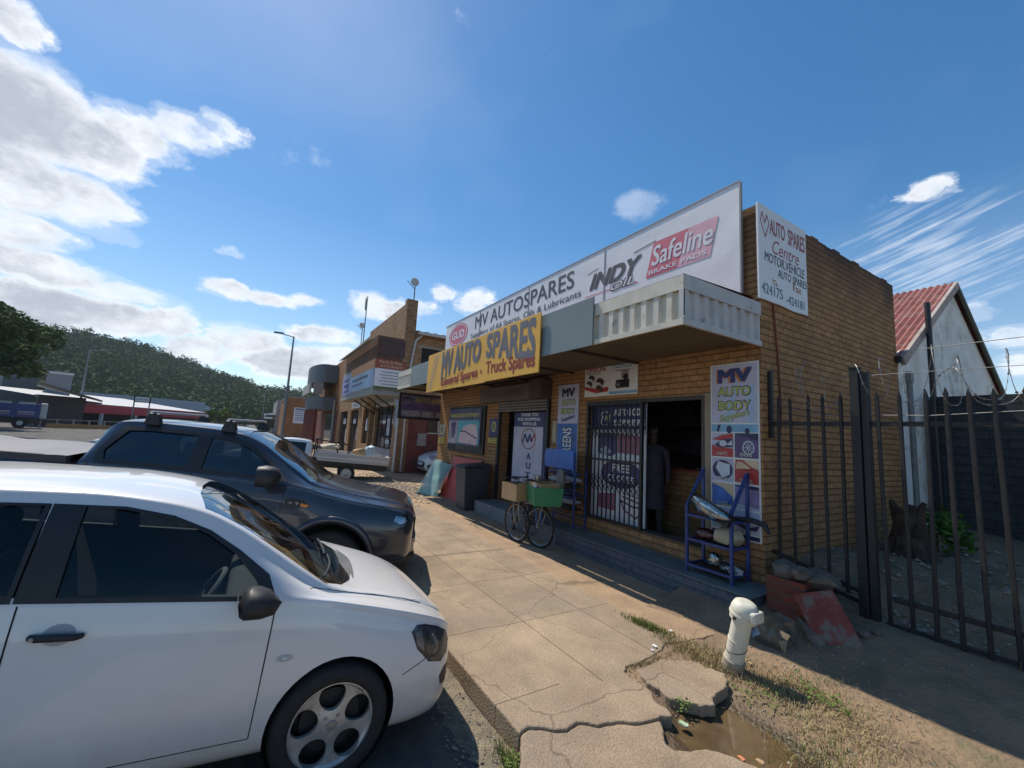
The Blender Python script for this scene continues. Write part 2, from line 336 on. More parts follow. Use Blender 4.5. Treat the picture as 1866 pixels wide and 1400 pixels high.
# ------------------------------------------------------------ setting
def ground_mats():
    # concrete pavement with cast slabs
    M = mat('pavement_concrete', (.365,.268,.178), .9, var=.14, scale=2.5, bump=1.0, bscale=70, dirt=((.25,.20,.15), 1.1, .50, .22))
    t = M.node_tree; b = t.nodes['Principled BSDF']; src = b.inputs['Base Color'].links[0].from_socket
    g = t.nodes.new('ShaderNodeNewGeometry')
    def br(w, h, ox, oy, ms, lo, hi):
        mp = t.nodes.new('ShaderNodeMapping'); mp.inputs['Location'].default_value = (ox, oy, 0); t.links.new(g.outputs['Position'], mp.inputs[0])
        nw = t.nodes.new('ShaderNodeTexNoise'); nw.inputs['Scale'].default_value = 2.2; nw.inputs['Detail'].default_value = 4; t.links.new(g.outputs['Position'], nw.inputs[0])
        vm = t.nodes.new('ShaderNodeVectorMath'); vm.operation = 'MULTIPLY_ADD'; t.links.new(nw.outputs['Color'], vm.inputs[0]); vm.inputs[1].default_value = (.05,.03,0); t.links.new(mp.outputs[0], vm.inputs[2])
        k = t.nodes.new('ShaderNodeTexBrick'); k.offset = 0; k.inputs['Scale'].default_value = 1; k.inputs['Brick Width'].default_value = w; k.inputs['Row Height'].default_value = h
        k.inputs['Mortar Size'].default_value = ms; k.inputs['Mortar Smooth'].default_value = .4
        k.inputs['Color1'].default_value = (lo,lo*1.02,lo*1.03,1); k.inputs['Color2'].default_value = (hi,hi,hi*.99,1); k.inputs['Mortar'].default_value = (.36,.34,.33,1); t.links.new(vm.outputs[0], k.inputs['Vector']); return k
    k1 = br(1.17, .725, 50.4, 20-2.13+.725*0-.035, .006, .90, 1.03); k2 = br(1.02, 3.0, 53.6, 20+.87-.02, .006, .92, 1.04)
    s = t.nodes.new('ShaderNodeSeparateXYZ'); t.links.new(g.outputs['Position'], s.inputs[0])
    def st(y):
        n = t.nodes.new('ShaderNodeMath'); n.operation = 'GREATER_THAN'; t.links.new(s.outputs[1], n.inputs[0]); n.inputs[1].default_value = y; return n.outputs[0]
    m1 = t.nodes.new('ShaderNodeMix'); m1.data_type = 'RGBA'; t.links.new(st(2.13), m1.inputs['Factor']); t.links.new(k2.outputs['Color'], m1.inputs['A']); t.links.new(k1.outputs['Color'], m1.inputs['B'])
    m2 = t.nodes.new('ShaderNodeMix'); m2.data_type = 'RGBA'; t.links.new(st(3.585), m2.inputs['Factor']); t.links.new(m1.outputs['Result'], m2.inputs['A']); m2.inputs['B'].default_value = (1.12,1.03,.93,1)
    # joints only exist on the long pavement, not on the broken near end
    gx = t.nodes.new('ShaderNodeMath'); gx.operation = 'GREATER_THAN'; t.links.new(s.outputs[0], gx.inputs[0]); gx.inputs[1].default_value = -2.5
    m3 = t.nodes.new('ShaderNodeMix'); m3.data_type = 'RGBA'; t.links.new(gx.outputs[0], m3.inputs['Factor']); t.links.new(m2.outputs['Result'], m3.inputs['A']); m3.inputs['B'].default_value = (.98,.98,.98,1)
    mm = t.nodes.new('ShaderNodeMix'); mm.data_type = 'RGBA'; mm.blend_type = 'MULTIPLY'; mm.inputs['Factor'].default_value = 1; t.links.new(src, mm.inputs['A']); t.links.new(m3.outputs['Result'], mm.inputs['B'])
    # hairline cracks wandering through the slabs
    nc = t.nodes.new('ShaderNodeTexNoise'); nc.inputs['Scale'].default_value = 1.3; nc.inputs['Detail'].default_value = 6; t.links.new(g.outputs['Position'], nc.inputs[0])
    va = t.nodes.new('ShaderNodeVectorMath'); va.operation = 'MULTIPLY_ADD'; t.links.new(nc.outputs['Color'], va.inputs[0]); va.inputs[1].default_value = (.9,.9,0); t.links.new(g.outputs['Position'], va.inputs[2])
    vo = t.nodes.new('ShaderNodeTexVoronoi'); vo.feature = 'DISTANCE_TO_EDGE'; vo.inputs['Scale'].default_value = .75; t.links.new(va.outputs[0], vo.inputs['Vector'])
    mc_ = t.nodes.new('ShaderNodeMapRange'); t.links.new(vo.outputs['Distance'], mc_.inputs[0]); mc_.inputs[1].default_value = .0015; mc_.inputs[2].default_value = .007; mc_.inputs[3].default_value = .62; mc_.inputs[4].default_value = 1
    ns_ = t.nodes.new('ShaderNodeTexNoise'); ns_.inputs['Scale'].default_value = .7; ns_.inputs['Detail'].default_value = 7; ns_.inputs['Roughness'].default_value = .7; t.links.new(g.outputs['Position'], ns_.inputs[0])
    ms_ = t.nodes.new('ShaderNodeMapRange'); t.links.new(ns_.outputs[0], ms_.inputs[0]); ms_.inputs[1].default_value = .35; ms_.inputs[2].default_value = .65; ms_.inputs[3].default_value = .80; ms_.inputs[4].default_value = 1.1
    mu = t.nodes.new('ShaderNodeMath'); mu.operation = 'MULTIPLY'; t.links.new(mc_.outputs[0], mu.inputs[0]); t.links.new(ms_.outputs[0], mu.inputs[1])
    mv_ = t.nodes.new('ShaderNodeVectorMath'); mv_.operation = 'SCALE'; t.links.new(mm.outputs['Result'], mv_.inputs[0]); t.links.new(mu.outputs[0], mv_.inputs['Scale'])
    # coarse exposed grit and pale scuffs
    n5 = t.nodes.new('ShaderNodeTexNoise'); n5.inputs['Scale'].default_value = 55; n5.inputs['Detail'].default_value = 6; n5.inputs['Roughness'].default_value = .8; t.links.new(g.outputs['Position'], n5.inputs[0])
    r5 = t.nodes.new('ShaderNodeMapRange'); t.links.new(n5.outputs[0], r5.inputs[0]); r5.inputs[1].default_value = .3; r5.inputs[2].default_value = .7; r5.inputs[3].default_value = .72; r5.inputs[4].default_value = 1.26
    v = t.nodes.new('ShaderNodeVectorMath'); v.operation = 'SCALE'; t.links.new(mv_.outputs[0], v.inputs[0]); t.links.new(r5.outputs[0], v.inputs['Scale'])
    t.links.new(v.outputs[0], b.inputs['Base Color'])
    return M
M_pave = ground_mats()
M_asph = mat('asphalt', (.085,.08,.075), .92, var=.25, scale=1.2, bump=1.2, bscale=90, dirt=((.16,.13,.10), 2.5, .50, .2))
M_dirt = mat('dirt', (.30,.20,.12), .95, scale=2.2, col2=(.17,.12,.075), bump=2.5, bscale=26, dirt=((.10,.105,.05), 1.4, .52, .16))
t = M_dirt.node_tree; b = t.nodes['Principled BSDF']; src = b.inputs['Base Color'].links[0].from_socket   # wet earth low down around the water
g = t.nodes.new('ShaderNodeNewGeometry'); s = t.nodes.new('ShaderNodeSeparateXYZ'); t.links.new(g.outputs['Position'], s.inputs[0])
m_ = t.nodes.new('ShaderNodeMapRange'); t.links.new(s.outputs[2], m_.inputs[0]); m_.inputs[1].default_value = -.080; m_.inputs[2].default_value = -.045
x = t.nodes.new('ShaderNodeMix'); x.data_type = 'RGBA'; t.links.new(m_.outputs[0], x.inputs['Factor']); x.inputs['A'].default_value = (.075,.05,.028,1); t.links.new(src, x.inputs['B']); t.links.new(x.outputs['Result'], b.inputs['Base Color'])
m2 = t.nodes.new('ShaderNodeMapRange'); t.links.new(s.outputs[2], m2.inputs[0]); m2.inputs[1].default_value = -.080; m2.inputs[2].default_value = -.050; m2.inputs[3].default_value = .35; m2.inputs[4].default_value = .95; t.links.new(m2.outputs[0], b.inputs['Roughness'])
M_base = mat('earth', (.16,.13,.09), .95, scale=.2, var=.2)
struct('ground', MB().add([(-1500,-1500,-.32),(1500,-1500,-.32),(1500,1500,-.32),(-1500,1500,-.32)], [(0,1,2,3)]), M_base)
# road: gutter at the kerb, rising to the crown, flat beyond
P = []
for x in (-400, -120, -60, -30, -15, -8, -4, -2, 0, 4, 30, 200):
    P.append([(x, y, z) for y, z in ((1.62,-.15),(1.0,-.125),(-.5,-.07),(-2.5,.03),(-4.5,.1),(-9,.12),(-16,.1),(-60,0.06),(-330,.05))])
struct('road', MB().grid(P), M_asph)
K = 1.57
from mathutils import noise as mn
crack = [(-2.32,1.585),(-2.35,1.67),(-2.29,1.76),(-2.25,1.80),(-2.22,1.87),(-2.245,1.98),(-2.16,2.08),(-2.135,2.21),(-2.06,2.34),(-2.03,2.50)]
piece = [(-2.54,2.84),(-2.53,3.02),(-2.55,3.17),(-2.46,3.24),(-2.40,3.36),(-2.26,3.37),(-2.13,3.42),(-2.02,3.26),(-1.99,3.03),(-1.93,2.97),(-1.97,2.88),(-2.06,2.82),(-2.15,2.765),(-2.26,2.79),(-2.37,2.77),(-2.46,2.81)]
def rough(pts, amp=.012, step=.03, keep=lambda p, q: False):
    out = []
    for i, p in enumerate(pts):
        q = pts[(i+1) % len(pts)]; L = math.hypot(q[0]-p[0], q[1]-p[1]); out.append(p)
        if L > 1.2 or keep(p, q): continue
        n = int(L/step)
        for k in range(1, n):
            t_ = k/n; x = p[0]+(q[0]-p[0])*t_; y = p[1]+(q[1]-p[1])*t_; e_ = amp*mn.fractal(Vector((x*14, y*14, .3)), 1, 2, 3)
            out.append((x-(q[1]-p[1])/L*e_, y+(q[0]-p[0])/L*e_))
    return out
def slab(mb, pts, z1, z0=-.33, jitter=0):
    mb.prism(pts, z0, z1, lambda u, v, w: (u, v, w)); return mb
mb = MB()
edge = [(-2.04,2.53),(-2.0,2.60),(-2.08,2.64),(-2.16,2.62),(-2.24,2.68),(-2.34,2.70),(-2.45,2.69),(-2.54,2.71),(-2.585,2.78),(-2.59,2.95),(-2.61,3.12),(-2.64,3.28),(-2.72,3.42),(-2.70,3.50),(-2.66,3.56),(-2.64,3.8),(-2.60,4.2),(-2.55,4.56)]
slab(mb, rough([(-6.0,K)] + crack + edge + [(-2.55,5.14),(-6.0,5.14)]), 0.0)
struct('pavement', mb, M_pave, bevel=.012)
slab_far = MB(); slab(slab_far, [(-300,K),(-6.003,K),(-6.003,5.14),(-13.1,5.14),(-13.1,9.0),(-17.7,9.0),(-17.7,5.2),(-300,5.2)], 0.0)
struct('pavement', slab_far, M_pave, bevel=.012)
near = [(x+.007, y+.002) for x, y in crack] + [(-1.94,2.44),(-1.86,2.36),(-1.80,2.36),(-1.75,2.44),(-1.72,2.55),(-1.60,2.64),(-1.45,2.70),(-1.2,2.76),(-.6,2.8),(3,2.7),(3,-1.0),(-1.6,-1.0),(-1.9,.2),(-2.04,1.1),(-2.09,1.42),(-2.17,1.50)]
struct('pavement', slab(MB(), rough(near), -.012), M_pave, bevel=.014)
t = thing('broken_slab', 'loose broken piece of concrete paving tilted beside the puddle', 'concrete slab', (-2.25,3.1,-.05))
o = obj('slab_piece', slab(MB(), rough(piece, .02), .004, -.08), M_pave, t, bevel=.012); o.rotation_euler = (R_(2.0), R_(-1.6), 0)

# earth verge rising towards the fence and behind it
def hz(x, y):
    def sm(a, b, v): v = min(1, max(0, (v-a)/(b-a))); return v*v*(3-2*v)
    z = -.02 + .26*sm(3.7, 5.25, y) + .27*sm(5.2, 6.3, y) + .08*sm(6.3, 11, y)
    z -= .075*math.exp(-(((x+1.80)/.42)**2 + ((y-2.92)/.36)**2))
    if y < 3.7: z -= .03*sm(3.7, 3.0, y)
    z += .035*math.exp(-(((x+2.56)/.2)**2 + ((y-3.1)/.6)**2))
    z += .05*math.sin(x*1.7)*math.sin(y*1.3)*sm(3.5,5,y)
    return z
from mathutils import noise as mn
def hzn(x, y):
    z = hz(x, y)
    amp = .016 + .05 * max(0, min(1, (y-5.4)/1.0))
    return z + amp*mn.fractal(Vector((x*2.5, y*2.5, 0)), 1, 2, 5) + .007*mn.noise(Vector((x*17, y*17, 3)))
xs = [-3.4 + .045*i for i in range(90)] + [.7 + .35*i for i in range(60)] + [24, 40, 80]
ys = [2.2 + .045*i for i in range(100)] + [6.8 + .3*i for i in range(60)] + [28, 45, 90]
struct('dirt_ground', MB().grid([[(x, y, hzn(x, y) if x < 6 and y < 14 else .5) for y in ys] for x in xs]), M_dirt, smooth=True)
M_gut = mat('gutter_grit', (.30,.24,.16), .95, scale=9, col2=(.13,.11,.08), bump=2.5, bscale=60)
P = [[(x, y + .04*mn.noise(Vector((x*2,y*3,1))), -.15 + .028*max(0, 1-abs(y-1.45)/.22) + .012*mn.noise(Vector((x*14,y*14,0)))) for y in (1.16,1.24,1.30,1.36,1.42,1.48,1.53,1.575)] for x in np.arange(-9, -1.9, .05)]
struct('gutter_dirt', MB().grid(P), M_gut, smooth=True)
# puddle: thin sheet of brown water lying in the hollow
M_water = mat('muddy_water', (.15,.10,.05), .04, var=.25, scale=3, spec=.6)
pud = [(-2.30,2.70),(-2.0,2.66),(-1.95,2.50),(-1.86,2.42),(-1.78,2.46),(-1.74,2.58),(-1.60,2.68),(-1.36,2.60),(-1.22,2.78),(-1.25,3.05),(-1.34,3.28),(-1.5,3.48),(-1.78,3.55),(-1.93,3.54),(-2.02,3.4),(-2.02,3.2),(-2.2,2.9),(-2.4,2.8)]
struct('puddle', poly(MB(), pud, 0).__class__().add([(x, y, -.087) for x, y in pud], [tuple(range(len(pud)))]), M_water)
# pale gravel and rubble around the alley mouth
M_stone = mat('stone', (.34,.29,.23), .9, scale=30, var=.3); M_stoned = mat('stone_dark', (.16,.13,.10), .9, scale=30, var=.3)
def rocks(n, fx, size, seed, flat=.6):
    r = random.Random(seed); mb = MB()
    for _ in range(n):
        x, y, z = fx(r); s = size*(.4+r.random()**2*1.6); a = r.random()*6.28
        base = [(1,0,0),(-1,0,0),(0,1,0),(0,-1,0),(0,0,1),(0,0,-1)]
        vs = []
        for bx, by, bz in base:
            k = s*(.7+.6*r.random()); X = bx*math.cos(a)-by*math.sin(a); Y = bx*math.sin(a)+by*math.cos(a)
            vs.append((x+X*k+(r.random()-.5)*s*.5, y+Y*k*.8, z+bz*k*flat))
        mb.add(vs, [(0,2,4),(2,1,4),(1,3,4),(3,0,4),(2,0,5),(1,2,5),(3,1,5),(0,3,5)])
    return mb
g1 = obj('gravel', rocks(1500, lambda r: (lambda x, y: (x, y, .005))(*( -14.6 + 3.6*r.gauss(0,.5)+1.0, 4.1+.6*r.gauss(0,.6))), .028, 3), M_stone); g1['kind'] = 'stuff'; g1['label'] = 'loose pale gravel at the alley mouth by the glass sheets'
def fenceground(r):
    x = r.uniform(-2.7, 1.2); y = 5.4 + 3.5*r.random()**1.5; return x, y, hzn(x, y)+.005
g2 = obj('rubble', rocks(1500, fenceground, .022, 4), M_stone); g2['kind'] = 'stuff'; g2['label'] = 'small stones and rubble on the dark earth behind the palisade fence'
def verge(r):
    x = r.uniform(-2.5, .6); y = r.uniform(2.6, 5.2); return x, y, hzn(x, y)+.004
g3 = obj('rubble', rocks(700, verge, .009, 5), M_stone); g3['kind'] = 'stuff'; g3['label'] = 'small stones on the bare earth in front of the palisade fence'
g4 = obj('gravel', rocks(900, lambda r: (r.uniform(-6.5,-2.1), r.uniform(1.22,1.54), -.125), .009, 6), M_stone); g4['kind'] = 'stuff'; g4['label'] = 'gravel and grit lying in the gutter beside the kerb'

# ------------------------------------------------------------ brick shop building
M_brick = brick('brown_face_brick', (.46,.248,.108), (.36,.184,.080), (.085,.050,.030), soot=(.035,.030,.027), sootz=(4.0,5.1))
M_brick_in = brick('inner_brick', (.30,.18,.08), (.22,.13,.055), (.10,.07,.05))
M_black = mat('black_steel', (.018,.017,.018), .45, var=.2, scale=20)
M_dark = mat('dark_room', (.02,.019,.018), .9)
M_white = mat('white_paint', (.74,.73,.71), .55, var=.05, scale=3, dirt=((.42,.38,.33), 2.2, .60, .22))
M_signw = mat('white_sign_sheet', (.78,.78,.79), .45, var=.03, scale=1.5, bump=1.6, bscale=1.3, dirt=((.58,.56,.53), 1.8, .60, .22))
M_fasc = mat('weathered_cream_paint', (.66,.61,.50), .7, var=.10, scale=4, dirt=((.33,.33,.33), 3.2, .60, .05))
M_grey = mat('grey_green_board', (.20,.235,.235), .45, var=.07, scale=2)
M_yel = mat('yellow_board', (.80,.42,.05), .5, var=.05, scale=2.5, dirt=((.6,.40,.12), 3, .62, .2))
M_lgrey = mat('faded_grey_letters', (.17,.16,.18), .6, var=.12, scale=8)
M_lred = mat('dark_red_letters', (.33,.05,.03), .6, var=.15, scale=8)
M_ldark = mat('dark_grey_letters', (.085,.085,.10), .55, var=.15, scale=10)
M_pink = mat('faded_red', (.64,.15,.20), .5, var=.06, scale=3); M_pink2 = mat('bleached_pink', (.74,.42,.48), .5, var=.08, scale=4)
M_navy = mat('navy', (.022,.025,.085), .5); M_navy2 = mat('navy_print', (.035,.04,.16), .45)
M_lime = mat('lime_print', (.52,.55,.08), .5); M_red = mat('red_paint', (.42,.035,.035), .45, var=.1); M_sky = mat('light_blue_print', (.22,.45,.65), .5, var=.2, scale=4)
M_lav = mat('pale_lilac_print', (.50,.50,.62), .45, var=.12, scale=1.6); M_purple = mat('purple_print', (.11,.07,.19), .5, var=.2, scale=5)
M_maroon = mat('maroon_print', (.16,.04,.07), .5, var=.25, scale=5); M_beige = mat('beige_print', (.62,.47,.30), .5, var=.1)
M_blueprint = mat('blue_print', (.05,.16,.50), .45, var=.3, scale=4); M_orange = mat('orange_print', (.60,.22,.05), .5)
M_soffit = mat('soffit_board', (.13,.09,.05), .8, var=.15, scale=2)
XL, XR, YF, YB, ZT = -13.10, -2.73, 5.15, 9.55, 4.88
B = thing('shop_building', 'single storey brown brick shop with a canopy and car spares signs on its front', 'building', ((XL+XR)/2, YF, 0))
mb = MB()
def wall_y(mb, x0, x1, z0, z1, y0, y1, holes):
    """wall along X with rectangular openings, butted pieces"""
    xs_ = sorted({x0, x1, *[h[0] for h in holes], *[h[1] for h in holes]})
    for a, b in zip(xs_[:-1], xs_[1:]):
        hs_ = sorted([(h[2], h[3]) for h in holes if h[0] <= a + 1e-6 and h[1] >= b - 1e-6]); z = z0
        for c, d in hs_:
            if c > z + 1e-6: mb.box(a, b, y0, y1, z, c)
            z = d
        if z < z1: mb.box(a, b, y0, y1, z, z1)
wall_y(mb, XL, XR, 0, ZT, YF, YF+.23, [(-5.86,-3.49,.48,2.50),(-9.0,-7.02,.30,2.52),(-12.10,-9.80,1.27,2.56)])
mb.box(XR-.23, XR, YF+.23, YB, -.1, ZT); mb.box(XL, XL+.23, YF+.23, YB, 0, ZT); mb.box(XL+.23, XR-.23, YB-.23, YB, 0, ZT)
r = random.Random(8); y = YF
while y < YB-.25:
    if r.random() < .62: mb.box(XR-.225, XR-.004, y+.004, y+.222, ZT+.001, ZT+r.choice((.008,.012,.02,.035)))
    y += .232
obj('wall', mb, M_brick, B)
obj('roof', MB().box(XL+.235, XR-.235, YF+.235, YB-.235, 4.3, 4.4), M_black, B)
mb = MB(); mb.box(-13.05, -2.75, YF+.235, YB-.24, .24, .30); mb.box(-5.86,-3.49, YF+.01, YF+.235, .47, .484)
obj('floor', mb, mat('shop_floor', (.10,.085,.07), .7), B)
# interior partitions / lining (dark shop)
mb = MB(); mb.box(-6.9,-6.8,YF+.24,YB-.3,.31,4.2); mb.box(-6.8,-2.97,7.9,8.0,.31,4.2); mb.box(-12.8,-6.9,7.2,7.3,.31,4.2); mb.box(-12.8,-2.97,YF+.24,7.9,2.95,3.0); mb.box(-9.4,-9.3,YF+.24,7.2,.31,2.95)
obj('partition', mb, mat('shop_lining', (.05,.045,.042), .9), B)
c = obj('counter', MB().box(-4.9,-3.2,6.05,6.28,.31,1.38), M_brick_in, B)
obj('countertop', MB().box(-4.95,-3.2,5.98,6.5,1.383,1.42), mat('counter_red', (.22,.03,.02), .4), c)
mb = MB().box(-3.88,-3.6,6.1,6.35,1.425,1.58); mb.box(-4.3,-4.02,6.12,6.3,1.425,1.45)
cr = obj('counter_basket', mb, mat('basket_grey', (.12,.11,.10), .6), None, bevel=.01); tag(cr, 'small dark basket standing on the shop counter inside the doorway', 'basket')
mb = MB()
r = random.Random(11)
for k in range(5):
    mb.box(-6.7,-3.0,7.4,7.85,.5+k*.55,.53+k*.55)
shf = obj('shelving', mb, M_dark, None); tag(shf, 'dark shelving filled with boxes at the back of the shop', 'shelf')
mb = MB()
for k in range(5):
    x = -6.6
    while x < -3.2:
        w_ = r.uniform(.12,.34); h_ = r.uniform(.15,.42); mb.box(x, x+w_*.92, 7.42, 7.8, .533+k*.55, .533+k*.55+h_); x += w_
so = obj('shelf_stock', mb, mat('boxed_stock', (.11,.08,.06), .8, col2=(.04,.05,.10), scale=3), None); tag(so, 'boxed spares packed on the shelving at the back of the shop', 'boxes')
# doorway steel frames
mb = MB()
for x in (-5.86,-3.53): mb.box(x, x+.04, YF-.012, YF+.05, .485, 2.497)
mb.box(-5.82,-3.53, YF-.012, YF+.05, 2.44, 2.497)
obj('door_frame', mb, mat('brown_steel', (.05,.035,.03), .5), B)
mb = MB(); mb.box(-3.485,-3.40,YF-.006,YF+.0,.5,2.52)
obj('door_trim', mb, mat('cream_jamb', (.30,.24,.17), .7), B)
# step in front
M_stepb = brick('blue_painted_step', (.095,.12,.15), (.12,.115,.145), (.05,.055,.07), soot=(.25,.09,.06), sootz=(3,9), w=.235, h=.09, bump=.7)
M_stepc = mat('worn_step_screed', (.17,.18,.175), .85, scale=3, var=.15, bump=.8, bscale=50)
T = thing('front_step', 'long raised step painted blue at its right end, below the shop front', 'step', (-6,4.85,0))
obj('blue_end', MB().box(-5.9,-2.57,4.565,5.145,-.02,.262), M_stepb, T); obj('step_top', MB().box(-5.9,-2.565,4.56,5.147,.263,.275), M_stepc, T, bevel=.004)
obj('grey_end', MB().box(-9.05,-5.905,4.57,5.147,-.02,.27), mat('grey_plaster', (.17,.18,.19), .85, var=.15, scale=5, bump=.6), T, bevel=.02)
mb = MB().box(-5.86,-3.49,YF-.05,YF-.003,.276,.478); obj('threshold', mb, M_brick, B)

# big white sign on the parapet
T = thing('fascia_sign', 'long white sign along the parapet with faded grey and red lettering', 'sign', (-7.9,5.0,3.65))
obj('panel', MB().box(-12.82,-2.92,5.045,5.075,3.62,5.265), M_signw, T)
fr = MB()
for x in (-7.87,-5.39,-10.35): fr.box(x-.008,x+.008,5.036,5.044,3.64,5.26)
fr.box(-12.83,-2.91,5.035,5.08,5.266,5.285); fr.box(-2.915,-2.895,5.035,5.08,3.62,5.265)
obj('frame', fr, mat('zinc_edge', (.32,.32,.33), .5), T)
D = 5.0405
mb = text_mb('MV AUTOSPARES', -10.64,-6.24,4.775,5.14,D,bold=.012); text_mb('Suppliers of All Spares, Oils & Lubricants', -10.88,-6.02,4.49,4.68,D,bold=.008,mb=mb)
obj('lettering', mb, M_ldark, T)
mb = ell(MB(), -11.82,4.83,.70,.35,D); obj('red_roundel', mb, M_pink, T)
mb = ell(MB(), -11.82,4.83,.64,.31,D-.002,inner=.94); text_mb('GUD', -12.28,-11.36,4.70,4.95,D-.002,bold=.035,mb=mb); obj('roundel_lettering', mb, M_signw, T)
mb = text_mb('INDY', -5.78,-4.52,4.56,4.86,D,bold=.05,shear=.35); stroke(mb, [(-5.85,4.90),(-5.55,4.94)], .015, D); stroke(mb,[(-4.7,4.93),(-4.25,4.97)],.02,D)
obj('oil_lettering', mb, M_ldark, T)
mb = text_mb('OIL', -5.24,-4.66,4.40,4.56,D-.002,bold=.075,shear=.3); obj('oil_outline', mb, M_ldark, T)
mb = text_mb('OIL', -5.22,-4.68,4.415,4.545,D-.004,bold=.0,shear=.3); obj('oil_word', mb, M_signw, T)
mb = MB(); stroke(mb, [(-5.9,4.47),(-5.3,4.455),(-4.6,4.40)], .018, D); obj('red_swoosh', mb, M_pink, T)
sh = lambda z: (z-4.41)*.20
mb = poly(MB(), [(-4.44,4.40),(-3.86,4.395),(-3.66,4.94),(-4.29,4.955)], D); obj('red_panel', mb, M_pink, T)
mb = poly(MB(), [(-3.86,4.395),(-3.33,4.39),(-3.20,4.93),(-3.66,4.94)], D); obj('pink_panel', mb, M_pink2, T)
mb = text_mb('Safeline', -4.33,-3.28,4.565,4.885,D-.003,bold=.02,shear=.22); text_mb('BRAKE PADS', -4.38,-3.38,4.44,4.51,D-.003,bold=.02,mb=mb); obj('brake_lettering', mb, M_signw, T)
# canopy
YC = 3.67
T = thing('canopy', 'flat canopy with weathered cream corrugated fascia along the shop front', 'canopy', (-7.9,3.7,3.1))
def ribs(mb, x0, x1, z0, z1, y, pitch=.19, d=.035, face='y'):
    prof = []; x = x0
    while x < x1 - 1e-6:
        for f, dd in ((0,0),(.40,0),(.52,d),(.88,d)): 
            if x + f*pitch < x1: prof.append((x+f*pitch, dd))
        x += pitch
    prof.append((x1, 0))
    if face == 'y': return mb.grid([[(u, y+dd, z0), (u, y+dd, z1)] for u, dd in prof])
    return mb.grid([[(y-dd, u, z0), (y-dd, u, z1)] for u, dd in prof])
for a_, b_ in ((-5.4, XR-.004), (XL+.01, -11.7)): obj('corrugated_front', ribs(MB(), a_, b_, 3.1, 3.48, YC+.008, .175, .038), M_fasc, T, recalc=False)
M_fascend = mat('weathered_grey_paint', (.52,.51,.50), .7, var=.10, scale=4, dirt=((.30,.28,.28), 3.4, .62, .05))
for a_ in (XR-.004, XL+.06): obj('corrugated_end', ribs(MB(), YC+.03, YF-.01, 3.1, 3.47, a_, .175, .032, face='x'), M_fascend, T, recalc=False)
mb = MB().box(XL,XR,YC,YC+.02,3.44,3.60); mb.box(XL,XR,YC-.004,YC+.03,3.055,3.12); obj('front_trim', mb, M_fasc, T)
mb = MB().box(XR-.012,XR+.008,YC+.021,YF-.003,3.44,3.60); mb.box(XR-.02,XR+.012,YC+.031,YF-.003,3.055,3.12); mb.box(XR-.05,XR+.006,YC-.003,YC+.0,3.121,3.439); obj('end_trim', mb, M_fascend, T)
obj('canopy_roof', MB().add([(XL,YC+.0,3.603),(XR+.006,YC+.0,3.603),(XR+.006,5.03,3.64),(XL,5.03,3.64)],[(0,1,2,3)]), mat('red_roof_sheet', (.14,.03,.022), .8), T)
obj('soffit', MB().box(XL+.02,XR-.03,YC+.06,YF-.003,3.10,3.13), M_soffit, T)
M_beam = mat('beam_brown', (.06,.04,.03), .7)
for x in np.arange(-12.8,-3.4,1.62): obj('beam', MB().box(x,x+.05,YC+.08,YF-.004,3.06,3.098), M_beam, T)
for (a, b) in ((-5.29,-4.08),(-11.72,-10.15)):
    q = obj('blank_board', MB().box(a,b,YC-.035,YC-.012,3.04,3.70 if a > -6 else 3.62), M_grey, None, bevel=.003)
    tag(q, 'blank grey board on the canopy front '+('to the right of' if a > -6 else 'to the left of')+' the yellow sign', 'board', 'blank grey boards on the canopy')
# yellow sign
T = thing('yellow_sign', 'yellow board reading mv auto spares fixed to the canopy front', 'sign', (-7.7,3.6,2.75))
mb = MB().box(-10.19,-7.012,3.585,3.605,2.775,3.72); mb.box(-7.0,-5.21,3.580,3.600,2.79,3.735); obj('panel', mb, M_yel, T, bevel=.003)
mb = MB()
for x in (-9.6,-8.2,-6.3,-5.5): mb.box(x,x+.03,3.61,3.655,2.9,3.6)
obj('bracket', mb, M_black, T)
D = 3.5775
def w1(uu, vv): return uu, (vv*(1-.36*uu) + .36*uu)*1.0
def w2(uu, vv): return uu, vv*(1-.36*(1-uu)) + .36*(1-uu)
mb = text_mb('MV AUTO', -9.23,-7.22,3.0,3.69,D,bold=.05,warp=w1); obj('grey_lettering', mb, M_lgrey, T); obj('grey_lettering', text_mb('SPARES', -6.98,-5.32,3.0,3.70,D,bold=.045,warp=w2), M_lgrey, T)
mb = text_mb('General Spares', -9.22,-7.30,2.80,3.11,D,bold=.04,warp=lambda u,v:(u, v*.8+.2*u*(1))); rect(mb,-7.19,-7.13,2.97,3.03,D)
text_mb('Truck Spares', -6.95,-5.31,2.82,3.17,D,bold=.04,warp=lambda u,v:(u, v*.88+.12*(1-u)*1.0),mb=mb); obj('red_lettering', mb, M_lred, T)
mb = MB(); mc = MB()
for k in range(11):
    z = 3.62-k*.076; x = -9.72-.035*k
    ell(mb, x, z, .022, .016, D, n=8); stroke(mc, [(x+.05,z+.01),(x+.27,z+.015)], .018, D); stroke(mc, [(x+.05,z-.018),(x+.22,z-.012)], .012, D)
obj('bullet', mb, M_lred, T); obj('small_print', mc, mat('faint_print', (.42,.42,.36), .6), T)

